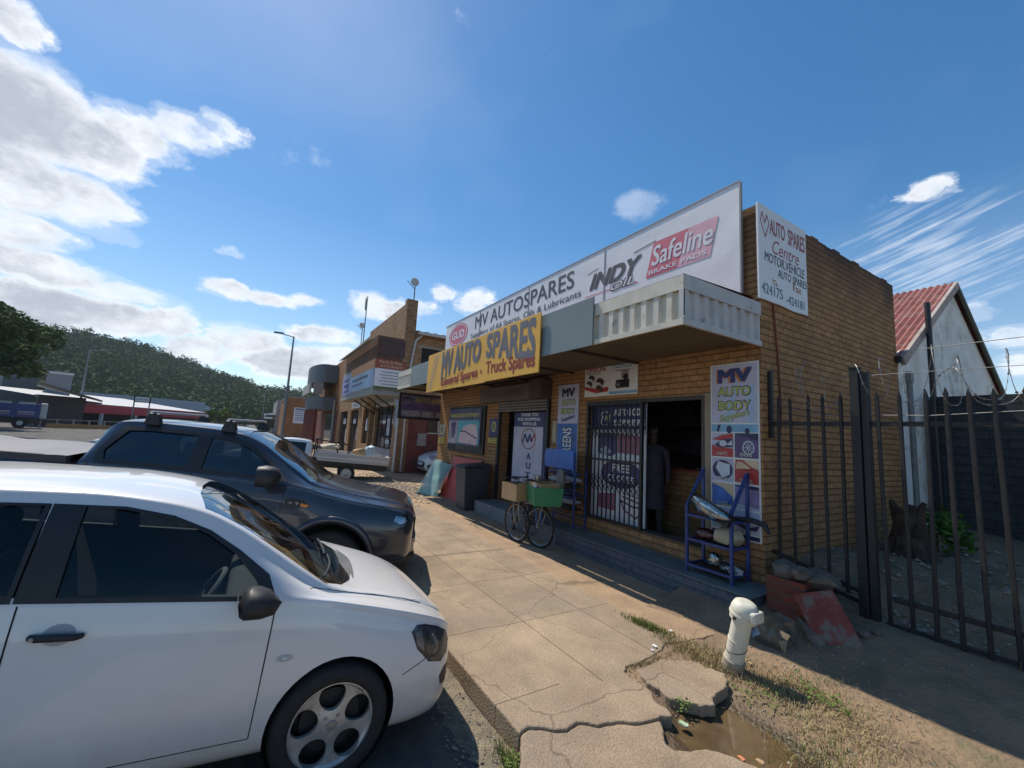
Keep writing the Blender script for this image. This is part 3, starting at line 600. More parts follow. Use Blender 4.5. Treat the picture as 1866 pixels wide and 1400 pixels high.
# flank sign (hand painted)
T = thing('painted_sign', 'hand painted white sign with phone numbers high on the side wall', 'sign', (-2.69,5.7,3.65))
prf = [(5.07,4.90),(6.285,4.88),(6.29,3.66),(5.9,3.64),(5.6,3.655),(5.08,3.65)]
obj('panel', MB().prism(prf, -2.722, -2.700, lambda u, v, w: (w, u, v)), M_signw, T)
D = -2.698
M_p1 = mat('painted_red', (.42,.12,.12), .6, var=.15, scale=12); M_p2 = mat('painted_black', (.10,.09,.12), .6, var=.2, scale=12); M_p3 = mat('painted_teal', (.10,.28,.33), .6, var=.2, scale=12); M_p4 = mat('painted_orange', (.50,.22,.08), .6, var=.2, scale=12)
mb = stroke(MB(), [(5.13,4.68),(5.17,4.80),(5.225,4.66),(5.28,4.79),(5.33,4.68),(5.235,4.48),(5.13,4.68)], .018, D, 'x')
obj('heart_outline', mb, M_p1, T); obj('red_lettering', text_mb('AUTO', 5.345,5.72,4.555,4.77,D,'x',bold=.02), M_p1, T); obj('red_lettering', text_mb('SPARES', 5.80,6.25,4.54,4.765,D,'x',bold=.02), M_p1, T)
mb = text_mb('Centre', 5.40,6.08,4.31,4.50,D,'x',shear=.3); obj('script_lettering', mb, M_p1, T)
mb = text_mb('MOTOR.VEHICLE', 5.21,6.22,4.16,4.29,D,'x',shear=.1,bold=.005); text_mb('AUTO SPARES', 5.52,6.27,4.02,4.13,D,'x',shear=.1,bold=.005,mb=mb); obj('black_lettering', mb, M_p2, T)
mb = text_mb('Fax', 5.90,6.12,3.92,4.02,D,'x',bold=.01); obj('orange_lettering', mb, M_p4, T); mb = MB(); stroke(mb,[(5.38,3.97),(5.42,3.90),(5.50,3.89),(5.46,3.95),(5.41,3.95)],.014,D,'x'); obj('telephone_mark', mb, M_p4, T)
mb = text_mb('424175', 5.13,5.63,3.735,3.87,D,'x',bold=.01); text_mb('-424181', 5.72,6.19,3.71,3.83,D,'x',bold=.01,mb=mb); obj('teal_lettering', mb, M_p3, T)
# rust run and cable on the flank
cb_ = obj('cable', MB().tube([(-2.715,5.42,3.64),(-2.712,5.47,3.2),(-2.715,5.52,2.8),(-2.714,5.55,2.3),(-2.715,5.50,1.9),(-2.715,5.45,1.0),(-2.715,5.45,.4)], .011, 6), mat('rusty_cable', (.20,.05,.03), .8), None, smooth=True)
tag(cb_, 'rusty red cable hanging down the side wall below the painted sign', 'cable')

# ---- tall banner right of the doorway
T = thing('tall_banner', 'tall car parts banner with photo squares between the doorway and the building corner', 'banner', (-3.07,5.13,.75))
Yp = 5.128
obj('backing', MB().box(-3.385,-2.755,Yp,5.146,.72,2.88), M_white, T)
mb = rect(MB(), -3.37,-2.77,2.12,2.865,Yp-.002); obj('lilac_top', mb, M_lav, T)
d = Yp-.004
mb = poly(MB(), [(-3.2,2.12),(-3.1,2.12),(-3.02,2.62),(-3.07,2.62)], d); poly(mb, [(-2.92,2.12),(-2.82,2.12),(-2.80,2.6),(-2.86,2.6)], d); pieces('pale_streak', mb, mat('streak', (.40,.52,.68), .5), T)
mb = rect(MB(), -3.37,-2.77,2.005,2.10,d); obj('blue_strip', mb, M_sky, T)
mb = ell(MB(), -3.13,2.035,.035,.05,d-.002); ell(mb,-2.90,2.02,.03,.035,d-.002); poly(mb,[(-3.3,2.005),(-3.27,2.005),(-3.24,2.095),(-3.28,2.095)],d-.002); pieces('dark_motif', mb, M_navy, T)
mb = text_mb('MV', -3.30,-2.85,2.625,2.81,d,bold=.09); obj('initials_edge', mb, M_orange, T)
mb = text_mb('MV', -3.28,-2.83,2.63,2.815,d-.003,bold=.06); obj('initials', mb, M_navy2, T)
mb = text_mb('AUTO', -3.285,-2.845,2.455,2.585,d,bold=.06); text_mb('BODY', -3.275,-2.845,2.275,2.405,d,bold=.06,mb=mb); text_mb('Suppliers',-3.255,-2.865,2.125,2.27,d,bold=.035,shear=.3,rot=12,mb=mb); obj('letter_outline', mb, M_navy2, T)
mb = text_mb('AUTO', -3.272,-2.858,2.467,2.573,d-.003,bold=.018); text_mb('BODY', -3.262,-2.858,2.287,2.393,d-.003,bold=.018,mb=mb); text_mb('Suppliers',-3.25,-2.87,2.13,2.265,d-.003,bold=.006,shear=.3,rot=12,mb=mb); obj('lime_lettering', mb, M_lime, T)
cells = [(-3.365,-3.08,1.69,1.99),(-3.06,-2.77,1.69,1.99),(-3.365,-3.08,1.385,1.67),(-3.06,-2.77,1.385,1.67),(-3.365,-3.08,1.08,1.36),(-3.06,-2.77,1.08,1.36),(-3.365,-3.08,.80,1.06),(-3.06,-2.77,.80,1.06)]
def cell(i): a, b, c_, d_ = cells[i]; return lambda u, v: (a+u*(b-a), c_+v*(d_-c_))
def Q(f, *pts): return [f(*p) for p in pts]
bgm = [M_lav, M_purple, M_lav, M_beige, M_beige, M_lav, M_lav, M_lav]
for i in range(8):
    a, b, c_, d_ = cells[i]; obj('photo_square', rect(MB(), a, b, c_, d_, d), bgm[i], T)
e_ = d-.003; e2 = d-.006; e3 = d-.009
f = cell(0); mb = poly(MB(), Q(f,(0,0),(1,0),(1,.35),(.2,.42),(0,.5)), e_); poly(mb, Q(f,(0,.72),(.5,.92),(1,.98),(1,.8),(.4,.68)), e_); f = cell(3); poly(mb, Q(f,(0,.05),(1,0),(1,.55),(.62,.62),(0,.58)), e_); poly(mb, Q(f,(0,.62),(.05,.98),(.35,.98),(.7,.72),(1,.6),(1,.56)), e_); pieces('red_bodywork', mb, M_red, T)
mb = poly(MB(), Q(f,(.06,.62),(.1,.9),(.33,.9),(.62,.70),(.66,.62)), e2); obj('door_glass', mb, M_beige, T)
f = cell(0); mb = poly(MB(), Q(f,(.12,.48),(.5,.72),(1,.78),(1,.42),(.4,.38)), e2); f = cell(2); ell(mb, *f(.5,.5), .135,.12, e_); f = cell(1); poly(mb, Q(f,(0,1),(1,.7),(1,1)), e_); pieces('dark_lamp', mb, M_navy, T)
f = cell(0); mb = ell(MB(), *f(.55,.56), .05,.04, e3); poly(mb, Q(f,(.7,.5),(.98,.72),(.98,.48)), e3); f = cell(2); poly(mb, Q(f,(.2,.55),(.3,.85),(.85,.75),(.85,.3),(.5,.15)), e2); f = cell(1); ell(mb, *f(.6,.42), .075,.085, e2, inner=.8)
for k in range(8):
    a = k*math.pi/4; p = f(.6,.42); stroke(mb, [p,(p[0]+.065*math.cos(a), p[1]+.075*math.sin(a))], .01, e2)
pieces('lamp_glint', mb, mat('pale_glint', (.55,.58,.66), .4), T)
f = cell(4); mb = poly(MB(), Q(f,(0,0),(1,.1),(.95,.45),(.5,.8),(0,.95)), e_); obj('blue_bonnet', mb, M_blueprint, T)
f = cell(5); mb = poly(MB(), Q(f,(0,.92),(1,.85),(1,1),(0,1)), e_); f = cell(7); poly(mb, Q(f,(.1,.5),(.6,.3),(1,.45),(.9,.2),(.5,.12),(.05,.3)), e_); pieces('dark_bumper', mb, M_navy, T)
f = cell(5); mb = poly(MB(), Q(f,(0,.2),(1,.1),(1,.85),(0,.9)), e_); obj('lilac_panel', mb, mat('mauve', (.26,.22,.40), .5, var=.2), T)
f = cell(6); mb = poly(MB(), Q(f,(0,.1),(1,.0),(1,.25),(0,.5)), e_); obj('blue_flash', mb, M_sky, T)
mb = MB()
for i, w_ in enumerate(('LIGHTS','FENDERS','MIRRORS','DOORS','BONNETS','RADIATORS','GRILLES','BUMPERS')):
    f = cell(i); p, q = f(.25,.06), f(.75,.2); text_mb(w_, p[0], q[0], p[1], q[1], e3-.002, bold=.02, mb=mb)
obj('caption', mb, mat('caption_white', (.6,.6,.55), .5), T)
mb = rect(MB(), -3.37,-2.77,.735,.785,d); obj('bottom_strip', mb, M_navy, T)
# ---- twin poster over the doorway
T = thing('brake_poster', 'poster of brake pads and cooling parts above the barred doorway', 'poster', (-5.28,5.12,2.6))
obj('backing', MB().box(-5.91,-4.655,5.125,5.147,2.585,3.195), M_white, T)
d = 5.122
mb = poly(MB(), [(-5.905,2.78),(-5.6,2.72),(-5.3,2.74),(-5.3,2.66),(-5.6,2.64),(-5.905,2.72)], d); text_mb('DESELPA', -5.87,-5.36,3.02,3.10,d,bold=.03,mb=mb); obj('red_print', mb, M_red, T)
mb = MB()
for (x, z, s_, r_) in ((-5.72,2.92,.09,-25),(-5.78,2.82,.09,-35),(-5.50,2.84,.11,-30),(-5.52,2.72,.10,-35)):
    c_, s2_ = math.cos(R_(r_)), math.sin(R_(r_)); P_ = [(-1,-.5),(-.8,.5),(0,.75),(.8,.5),(1,-.5),(0,-.2)]
    poly(mb, [(x+s_*(u*c_-v*s2_), z+s_*.8*(u*s2_+v*c_)) for u, v in P_], d-.003)
obj('brake_pad', mb, mat('pad_brown', (.06,.035,.035), .6), T)
obj('blue_band', rect(MB(), -5.28,-4.66,2.605,2.65,d), M_sky, T); obj('blue_lettering', text_mb('PLEXUS', -5.20,-4.76,3.04,3.14,d,bold=.03,shear=.2), M_sky, T)
mb = rect(MB(), -5.12,-4.82,2.70,2.84,d); ell(mb,-5.06,2.76,.07,.065,d-.002); ell(mb,-4.9,2.88,.06,.05,d-.002); stroke(mb,[(-5.87,3.0),(-5.5,2.99)],.012,d); stroke(mb,[(-5.15,3.0),(-4.8,3.0)],.012,d); obj('engine_part', mb, M_black, T)
mb = MB()
for k in range(6):
    a = k*math.pi/3; stroke(mb, [(-5.06,2.76),(-5.06+.05*math.cos(a),2.76+.045*math.sin(a))], .012, d-.005)
rect(mb,-5.0,-4.84,2.86,3.0,d-.001); obj('silver_part', mb, mat('silver_print', (.33,.31,.30), .5), T)
# ---- narrow banner between the doors
T = thing('narrow_banner', 'narrow windscreens banner on the wall between the two doorways', 'banner', (-6.38,5.13,.7))
obj('backing', MB().box(-6.70,-6.08,5.126,5.147,.69,2.86), M_lav, T)
d = 5.123
mb = text_mb('MV', -6.58,-6.18,2.62,2.79,d,bold=.06); obj('initials', mb, M_navy, T)
mb = text_mb('AUTO', -6.59,-6.17,2.45,2.57,d,bold=.06); text_mb('BODY', -6.59,-6.17,2.28,2.40,d,bold=.06,mb=mb); text_mb('Suppliers',-6.58,-6.16,2.13,2.26,d,bold=.03,shear=.3,rot=12,mb=mb); obj('letter_outline', mb, M_navy2, T)
mb = text_mb('AUTO', -6.58,-6.18,2.46,2.56,d-.003,bold=.015); text_mb('BODY', -6.58,-6.18,2.29,2.39,d-.003,bold=.015,mb=mb); obj('lime_lettering', mb, M_lime, T)
mb = rect(MB(), -6.69,-6.09,.70,2.10,d); obj('blue_field', mb, M_blueprint, T)
mb = text_mb('WINDSCREENS', -6.52,-6.22,.85,2.04,d-.003,bold=.07,rot=90); obj('outline', mb, M_navy, T)
mb = text_mb('WINDSCREENS', -6.50,-6.24,.87,2.02,d-.006,bold=.02,rot=90); obj('vertical_lettering', mb, M_white, T)
# ---- barred doorway: printed panel behind, folding gate in front
T = thing('printed_door_panel', 'printed panel reading auto body suppliers and free quotes behind the folding gate', 'poster', (-5.15,5.26,.5))
yp = 5.26
obj('backing', MB().box(-5.80,-4.58,yp,yp+.02,.50,2.44), M_signw, T)
d = yp-.003
obj('navy_header', rect(MB(), -5.80,-4.58,2.0,2.44,d), M_navy2, T)
mb = MB()
for k in range(11): ell(mb, -5.74+k*.112, 1.98, .04, .045, d-.002, n=12)
obj('scallop', mb, mat('scallop_grey', (.45,.45,.5), .5), T)
mb = ell(MB(), -5.50,2.2,.12,.13,d-.002,inner=.88); text_mb('AUTO BODY', -5.28,-4.62,2.24,2.36,d-.002,bold=.05,mb=mb); text_mb('SUPPLIERS', -5.28,-4.60,2.07,2.18,d-.002,bold=.05,mb=mb); stroke(mb,[(-5.58,2.15),(-5.55,2.25),(-5.5,2.16),(-5.46,2.25)],.022,d-.004); obj('white_lettering', mb, M_signw, T)
obj('green_tick', stroke(MB(), [(-5.46,2.25),(-5.42,2.15),(-5.36,2.27)], .022, d-.004), M_lime, T)
mb = poly(MB(), [(-5.66,1.95),(-5.22,1.95),(-5.22,1.6),(-5.35,1.55),(-5.66,1.6)], d-.002); ell(mb,-5.1,1.27,.46,.23,d-.004); obj('purple_field', mb, M_purple, T)
mb = poly(MB(), [(-5.18,1.95),(-4.62,1.9),(-4.62,1.6),(-5.18,1.62)], d-.002); poly(mb,[(-5.6,.9),(-5.2,.95),(-5.2,.66),(-5.6,.66)],d-.002); obj('maroon_field', mb, mat('rose_print', (.42,.16,.22), .5, var=.2), T)
mb = poly(MB(), [(-5.6,1.66),(-5.45,1.72),(-5.3,1.62),(-5.5,1.56)], d-.004); obj('lamp_print', mb, M_lav, T)
mb = text_mb('FREE', -5.30,-4.90,1.30,1.43,d-.007,bold=.05); text_mb('QUOTES!', -5.40,-4.78,1.12,1.25,d-.007,bold=.05,mb=mb); obj('quote_lettering', mb, M_signw, T)
mb = MB(); stroke(mb,[(-5.05,.92),(-4.7,.86),(-4.62,.74),(-4.75,.62),(-5.0,.7),(-5.08,.85),(-4.8,.78),(-4.66,.8)],.025,d-.003); stroke(mb,[(-5.0,.98),(-4.7,.93)],.015,d-.003); obj('bumper_print', mb, M_maroon, T)
T = thing('security_gate', 'black folding steel trellis gate across the left half of the doorway', 'gate', (-5.15,5.12,.5))
mb = MB()
for k in range(13): x = -5.80+k*.102; mb.box(x-.009,x+.009,5.128,5.146,.51,2.435)
obj('bar', mb, M_black, T)
mb = MB()
for z in (.505,1.49,2.436): mb.box(-5.82,-4.55,5.108,5.127,z-.018,z+.018)
mb.box(-4.565,-4.52,5.10,5.15,.50,2.44); obj('rail', mb, M_black, T)
for z0 in (1.86,.98):
    mb = MB()
    for k in range(12):
        x = -5.80+k*.102
        for (a, b) in (((0,0),(.102,.13)),((0,.13),(.102,0)),((0,.13),(.102,.26)),((0,.26),(.102,.13))): mb.bar((x+a[0],5.118,z0+a[1]),(x+b[0],5.118,z0+b[1]),.012,.006)
    obj('lattice', mb, M_black, T)
# ---- left doorway with roller shutter and printed door
T = thing('roller_shutter', 'partly raised steel roller shutter over the left doorway', 'shutter', (-8.3,5.0,2.4))
mb = MB()
for k in range(5): mb.tube([(-9.0,5.09,2.40+k*.062),(-7.0,5.09,2.40+k*.062)], .03, 8)
obj('shutter_slats', mb, mat('dull_steel', (.20,.18,.17), .5, var=.2), T, smooth=True)
obj('housing', MB().box(-9.70,-7.35,4.86,5.146,2.61,2.95), mat('grey_brown_box', (.15,.12,.10), .7), T, bevel=.01)
obj('end_box', MB().box(-7.345,-6.95,4.84,5.146,2.62,3.0), mat('brown_box', (.085,.06,.05), .7), T, bevel=.01)
obj('housing_lettering', text_mb('AUTO SPARES', -9.4,-7.6,2.68,2.87,4.857,bold=.03), mat('faded_brown_print', (.13,.085,.07), .7), T)
mb = MB().box(-9.06,-8.98,5.08,5.147,.28,2.6); mb.box(-7.04,-6.96,5.08,5.147,.28,2.6); obj('guide_rail', mb, M_black, T)
T = thing('door_banner', 'white and navy thank you banner inside the left doorway', 'banner', (-8,5.3,.35))
obj('backing', MB().box(-8.62,-7.42,5.30,5.32,.36,2.37), M_lav, T); d = 5.297
obj('navy_field', rect(MB(), -8.62,-7.42,2.03,2.37,d), M_navy2, T)
mb = MB()
for w_, z0, a, b in (('THANK YOU',2.27,-8.33,-7.62),('FOR SHOPPING',2.165,-8.45,-7.55),('WITH US',2.06,-8.26,-7.68)): text_mb(w_,a,b,z0,z0+.075,d-.003,bold=.03,mb=mb)
obj('white_lettering', mb, M_signw, T)
mb = ell(MB(), -7.98,1.76,.30,.24,d,inner=.88); obj('orange_ring', mb, mat('ring', (.33,.14,.10), .5), T)
obj('initial_left', stroke(MB(), [(-8.22,1.66),(-8.12,1.86),(-8.0,1.68),(-7.92,1.86),(-7.86,1.70)], .055, d-.003), M_navy2, T); obj('initial_right', stroke(MB(), [(-7.86,1.70),(-7.72,1.88)], .055, d-.003), M_red, T)
mb = MB()
for w_, z0 in (('A',1.30),('U',1.09),('T',.88),('O',.67)): text_mb(w_,-8.02,-7.84,z0,z0+.14,d-.003,bold=.04,mb=mb)
obj('navy_lettering', mb, M_navy2, T)
T = obj('blue_curtain', MB().box(-7.38,-7.04,5.28,5.30,.36,2.37), M_navy, None); tag(T, 'dark blue panel at the right side of the left doorway', 'panel')
T = obj('red_door_edge', MB().box(-9.0,-8.66,5.27,5.30,.31,.55), M_red, None); tag(T, 'low red board at the foot of the left doorway', 'board')
# ---- window with poster and grille
T = thing('shop_window', 'barred window left of the roller shutter doorway', 'window', (-10.95,5.1,1.27))
mb = MB().box(-12.12,-12.04,5.09,5.2,1.27,2.56); mb.box(-9.86,-9.78,5.09,5.2,1.27,2.56); mb.box(-12.04,-9.86,5.09,5.2,2.49,2.56); mb.box(-12.04,-9.86,5.09,5.2,1.27,1.33); obj('frame', mb, M_black, T)
obj('pane', MB().box(-12.04,-9.86,5.22,5.225,1.33,2.49), mat('dark_glass', (.015,.015,.018), .08), T)
mb = MB()
for k in range(26): x = -12.0+k*.085; mb.box(x-.006,x+.006,5.10,5.112,1.33,2.49)
obj('grille', mb, mat('grille_white', (.35,.33,.30), .5), T)
T = thing('windscreen_poster', 'windscreen fitment poster hung over the barred window', 'poster', (-11,5.08,1.45))
obj('backing', MB().box(-12.06,-9.93,5.055,5.07,1.47,2.50), mat('slate_print', (.10,.10,.19), .5, var=.2), T); d = 5.052
obj('yellow_lettering', text_mb('WINDSCREEN FITMENT', -11.98,-10.02,2.26,2.37,d,bold=.05), mat('yellow_print', (.50,.45,.10), .5), T)
obj('cyan_field', rect(MB(), -11.36,-10.0,1.52,2.17,d), mat('cyan_print', (.12,.42,.52), .5, var=.15, scale=3), T)
mb = rect(MB(), -12.03,-11.38,1.5,2.17,d); mb2 = mb; obj('pale_photo', mb, mat('pale_photo', (.50,.44,.50), .5, var=.35, scale=4), T)
mb = poly(MB(), [(-11.9,2.1),(-11.75,1.75),(-11.7,1.6),(-11.6,1.7),(-11.5,2.05),(-11.45,2.1),(-11.6,2.13)], d-.003); stroke(mb,[(-11.2,1.86),(-10.85,1.86),(-10.1,1.68)],.04,d-.005); obj('dark_line', mb, M_purple, T)
mb = poly(MB(), [(-11.3,1.55),(-11.22,1.78),(-10.95,2.0),(-10.5,2.08),(-10.15,2.03),(-10.05,1.75),(-10.1,1.5)], d-.002); obj('pink_glove', mb, mat('pink_photo', (.60,.38,.42), .5, col2=(.65,.55,.56), scale=3), T)
def smallsign(x0, x1, z0, z1, zb, lab, col):
    T = thing('notice', lab, 'notice', ((x0+x1)/2, 5.14, zb))
    obj('backing', MB().box(x0,x1,5.130,5.147,z0,z1), col, T)
    cx, cz = (x0+x1)/2, (z0+z1)/2+.02
    obj('yellow_badge', ell(MB(), cx, cz, .13,.14,5.127,n=8), mat('badge_yellow', (.55,.5,.15), .5), T)
    mb = ell(MB(), cx, cz, .09,.09,5.124,inner=.6,n=16); stroke(mb,[(cx-.06,cz-.02),(cx+.06,cz+.02)],.03,5.122); stroke(mb,[(x0+.04,z0+.03),(x1-.04,z0+.03)],.025,5.126); obj('emblem', mb, M_navy, T)
    obj('yellow_card', MB().box(x0-.02,x1-.03,5.132,5.147,zb,z0-.02), mat('card_yellow', (.58,.47,.05), .5), T)
    mb = MB()
    for k in range(3): stroke(mb,[(x0+.04,zb+.04+k*.045),(x1-.08,zb+.04+k*.045)],.015,5.129)
    obj('card_print', mb, M_navy, T)
smallsign(-9.56,-9.10,1.76,2.22,1.60,'navy notice with a yellow badge between the window and the shutter doorway', M_navy2)
smallsign(-13.0,-12.52,1.66,2.05,1.46,'pale notice with a yellow badge at the far left end of the shop wall', mat('notice_pale', (.35,.33,.28), .6))
pc = obj('paper_notice', MB().box(-6.86,-6.74,5.13,5.146,1.72,2.15), mat('old_paper', (.45,.40,.28), .8), None); tag(pc, 'torn cream paper stuck to the wall left of the narrow banner', 'notice')
# ---- hanging sign at the far end
T = thing('hanging_sign', 'black framed windscreens sign hanging at right angles at the far end of the canopy', 'sign', (-13.3,4.67,2.6))
obj('panel', MB().box(-13.34,-13.28,3.88,5.46,2.23,2.93), mat('sign_mauve', (.16,.12,.20), .5, var=.3, scale=3), T)
mb = MB().box(-13.36,-13.26,3.80,3.88,2.16,3.0); mb.box(-13.36,-13.26,5.46,5.54,2.16,3.0); mb.box(-13.36,-13.26,3.88,5.46,2.93,3.0); mb.box(-13.36,-13.26,3.88,5.46,2.16,2.23); obj('frame', mb, M_black, T)
d = -13.277
obj('dark_initials', text_mb('MV', 3.93,4.28,2.73,2.88,d,'x',bold=.05), M_navy, T)
obj('olive_lettering', text_mb('AUTO BODY', 4.34,5.40,2.73,2.86,d,'x',bold=.03), mat('olive_print', (.30,.30,.05), .6), T)
mb = poly(MB(), [(3.9,2.6),(4.2,2.68),(5.4,2.66),(5.4,2.48),(3.9,2.47)], d,'x'); obj('car_print', mb, M_purple, T)
obj('white_lettering', text_mb('WINDSCREENS - BONNETS - MIRRORS', 3.92,5.42,2.26,2.44,d,'x',bold=.03), mat('grey_print', (.42,.42,.42), .6), T)
mb = MB()
for y in (4.0,4.9): mb.box(-13.32,-13.30,y,y+.02,3.0,3.06)
obj('hanger', mb, M_black, T)
# ------------------------------------------------------------ palisade fence
M_pal = mat('fence_steel', (.016,.015,.016), .6, var=.3, scale=12, dirt=((.045,.028,.022), 5, .62, .1))
T = thing('palisade_fence', 'dark steel palisade fence with spiked bars beside the shop', 'fence', (-.5,5.3,.2))
xs_b = [-2.635,-2.47,-2.31,-2.15,-1.995] + [-1.665+.158*k for k in range(24)]
r = random.Random(2)
for x in xs_b:
    zb = max(.22, hz(x,5.3)) if x > -1.9 else .42; zt = 2.44 + r.uniform(-.015,.015); lean = r.uniform(-.012,.012)
    mb = MB(); W_ = .018
    prof = [(-W_,0),(-W_*.55,.012),(W_*.55,.012),(W_,0)]
    pts = [(zb,1),(zt-.07,1),(zt-.055,1),(zt,.12)]
    G = [[(x+lean*(z-zb)+px*sc, 5.285-py, z) for px, py in prof] for z, sc in pts]
    mb.grid(G); mb.grid([[(p[0], p[1]+.004, p[2]) for p in row][::-1] for row in G])
    obj('paling', mb, M_pal, T)
for z, za in ((2.12,-2.72),(.47,-1.64)):
    obj('rail', MB().box(za if z>1 else -1.64, 2.1, 5.292,5.325,z-.02,z+.025), M_pal, T)
obj('rail', MB().bar((-2.72,5.31,.64),(-1.9,5.31,.46),.035,.04), M_pal, T); obj('rail', MB().bar((-2.72,5.31,.52),(-1.9,5.31,.36),.03,.035), M_pal, T)
obj('bottom_rail', MB().bar((-1.7,5.30,.235),(2.1,5.30,.30),.03,.035), M_pal, T)
obj('wall_bracket', MB().box(-2.728,-2.69,5.27,5.33,1.95,2.76), M_pal, T)
T = thing('gate_post', 'thick black double steel post in the palisade fence', 'post', (-1.82,5.3,.1))
obj('tube', MB().box(-1.895,-1.815,5.245,5.335,.05,2.70), M_pal, T, bevel=.006); obj('tube', MB().box(-1.806,-1.745,5.26,5.335,.05,2.66), M_pal, T, bevel=.006)
obj('cap', MB().box(-1.90,-1.81,5.24,5.34,2.70,2.712), M_pal, T)
# razor wire: two loose coils along the top and a straight strand
M_wire = mat('galvanised_wire', (.30,.29,.28), .5, metal=.4)
T = thing('razor_wire', 'tangled razor wire coiled along the top of the palisade fence', 'razor wire', (-.5,5.3,2.5))
r = random.Random(5)
def wire(ph, rad, pitch, jit, x0, x1, thick=.0028):
    pts = []; n = int((x1-x0)/pitch*24); w1_ = r.random()*9
    for i in range(n):
        t_ = i/24*2*math.pi + ph; x = x0+(x1-x0)*i/n; k = rad*(1+jit*math.sin(t_*.31+w1_)+.12*math.sin(t_*.77))
        pts.append((x+.10*math.sin(t_*.5+ph)+.05*math.sin(t_*.37), 5.36+k*.9*math.cos(t_), 2.52+.07*math.sin(x*2.3+w1_)+k*math.sin(t_)+.02*math.sin(3*t_)))
    return pts
for (ph, rad, pt, ji) in ((0,.25,.30,.2),(2,.22,.36,.3)):
    pts = wire(ph, rad, pt, ji, -2.6 if ph == 0 else -1.5, 2.4); mb = MB().tube(pts, .003, 4)
    for i in range(3, len(pts)-1, 2):
        p = Vector(pts[i]); d_ = (Vector(pts[i+1])-p).normalized(); u = d_.cross(Vector((r.random()-.5,r.random()-.5,r.random()-.5))).normalized()
        mb.add([p-d_*.018, p+u*.012, p+d_*.018, p-u*.012], [(0,1,2,3)])
    obj('coil', mb, M_wire, T)
mb = MB().tube([(-2.6,5.31,2.60),(-1.8,5.31,2.62),(0,5.31,2.6),(2.2,5.31,2.62)], .003, 4); mb.tube([(-1.5,5.9,2.95),(0,5.7,2.93),(2.4,5.6,2.9)], .004, 4); mb.tube([(-2.7,5.30,2.36),(-2.2,5.29,2.22),(-1.3,5.28,2.2),(-.6,5.28,2.24),(.4,5.28,2.2),(2.2,5.28,2.25)], .0035, 4)
obj('strand', mb, M_wire, T)
# ---- dark precast wall behind
M_pre = brick('dark_precast_wall', (.050,.058,.062), (.038,.044,.050), (.012,.013,.015), w=.42, h=.15, ms=.008, bump=1.0)
mb = MB()
for k in range(18): x = -2.70+1.5*k; mb.box(x+.001,x+1.36,10.74,10.80,.2,2.96); 
mb2 = MB()
for k in range(18): x = -1.335+1.5*k; mb2.box(x,x+.13,10.70,10.84,.2,3.0)
T = thing('precast_wall', 'dark grey precast panel wall behind the palisade fence', 'wall', (0,10.8,.3)); obj('panels', mb, M_pre, T); obj('wall_post', mb2, M_pre, T)
# ---- gabled house
M_plas = mat('blotchy_white_plaster', (.78,.80,.77), .85, scale=1.6, var=.1, bump=.6, bscale=40, dirt=((.30,.29,.24), 1.7, .52, .2))
T = thing('gabled_house', 'old white plastered house with a rusty red corrugated roof behind the shop', 'house', (-6,13.1,.4))
Xg = -2.74
prof = [(9.62,.2),(16.6,.2),(16.6,3.62),(13.1,5.62),(9.62,3.62)]
obj('wall', MB().prism(prof, Xg-8, Xg, lambda u, v, w: (w, u, v)), M_plas, T)
M_rred = mat('rusty_red_roof', (.34,.10,.08), .75, scale=3, col2=(.17,.05,.045), dirt=((.30,.16,.13), 4, .47, .14), bump=.5)
def corr(mb, a0, a1, b0, b1, x0, x1, n):
    P = []
    for i in range(n*4+1):
        x = x0+(x1-x0)*i/(n*4); dz = .022*math.sin(i*math.pi/2)
        P.append([(x, a0+(b0-a0)*t_, a1+(b1-a1)*t_+dz+(.012 if int(t_*3-1e-6)%2 else 0)) for t_ in (0,.34,.341,.67,.671,1)])
    return mb.grid(P)
mb = corr(MB(), 9.50,3.55,13.1,5.80, Xg-8.2, Xg+.12, 70); corr(mb, 16.8,3.55,13.1,5.80, Xg-8.2, Xg+.12, 70)
rf = obj('roof', mb, M_rred, T, smooth=True)
obj('bargeboard', MB().bar((Xg+.10,9.50,3.47),(Xg+.10,13.1,5.72),.06,.16), mat('worn_fascia', (.40,.34,.31), .8, dirt=((.2,.15,.13),5,.5,.2)), rf)
obj('bargeboard', MB().bar((Xg+.10,16.8,3.47),(Xg+.10,13.1,5.72),.05,.10), mat('green_fascia', (.10,.13,.10), .8), rf)
mb = MB().box(Xg-8,Xg+.1,9.42,9.53,3.45,3.55); obj('gutter', mb, M_black, rf)
T = thing('vent_pole', 'tall thin black pole standing by the gable of the white house', 'pole', (-2.55,10.6,.4)); obj('pole', MB().tube([(-2.55,10.62,.4),(-2.55,10.62,4.75)], .045, 8), M_black, T, smooth=True)
mb = MB().tube([(-2.70,10.0,.5),(-2.70,10.0,3.25)], .04, 8).box(-2.735,-2.66,9.93,10.07,3.15,3.35); obj('downpipe', mb, mat('pipe_grey',(.2,.2,.2),.6), T, smooth=False)
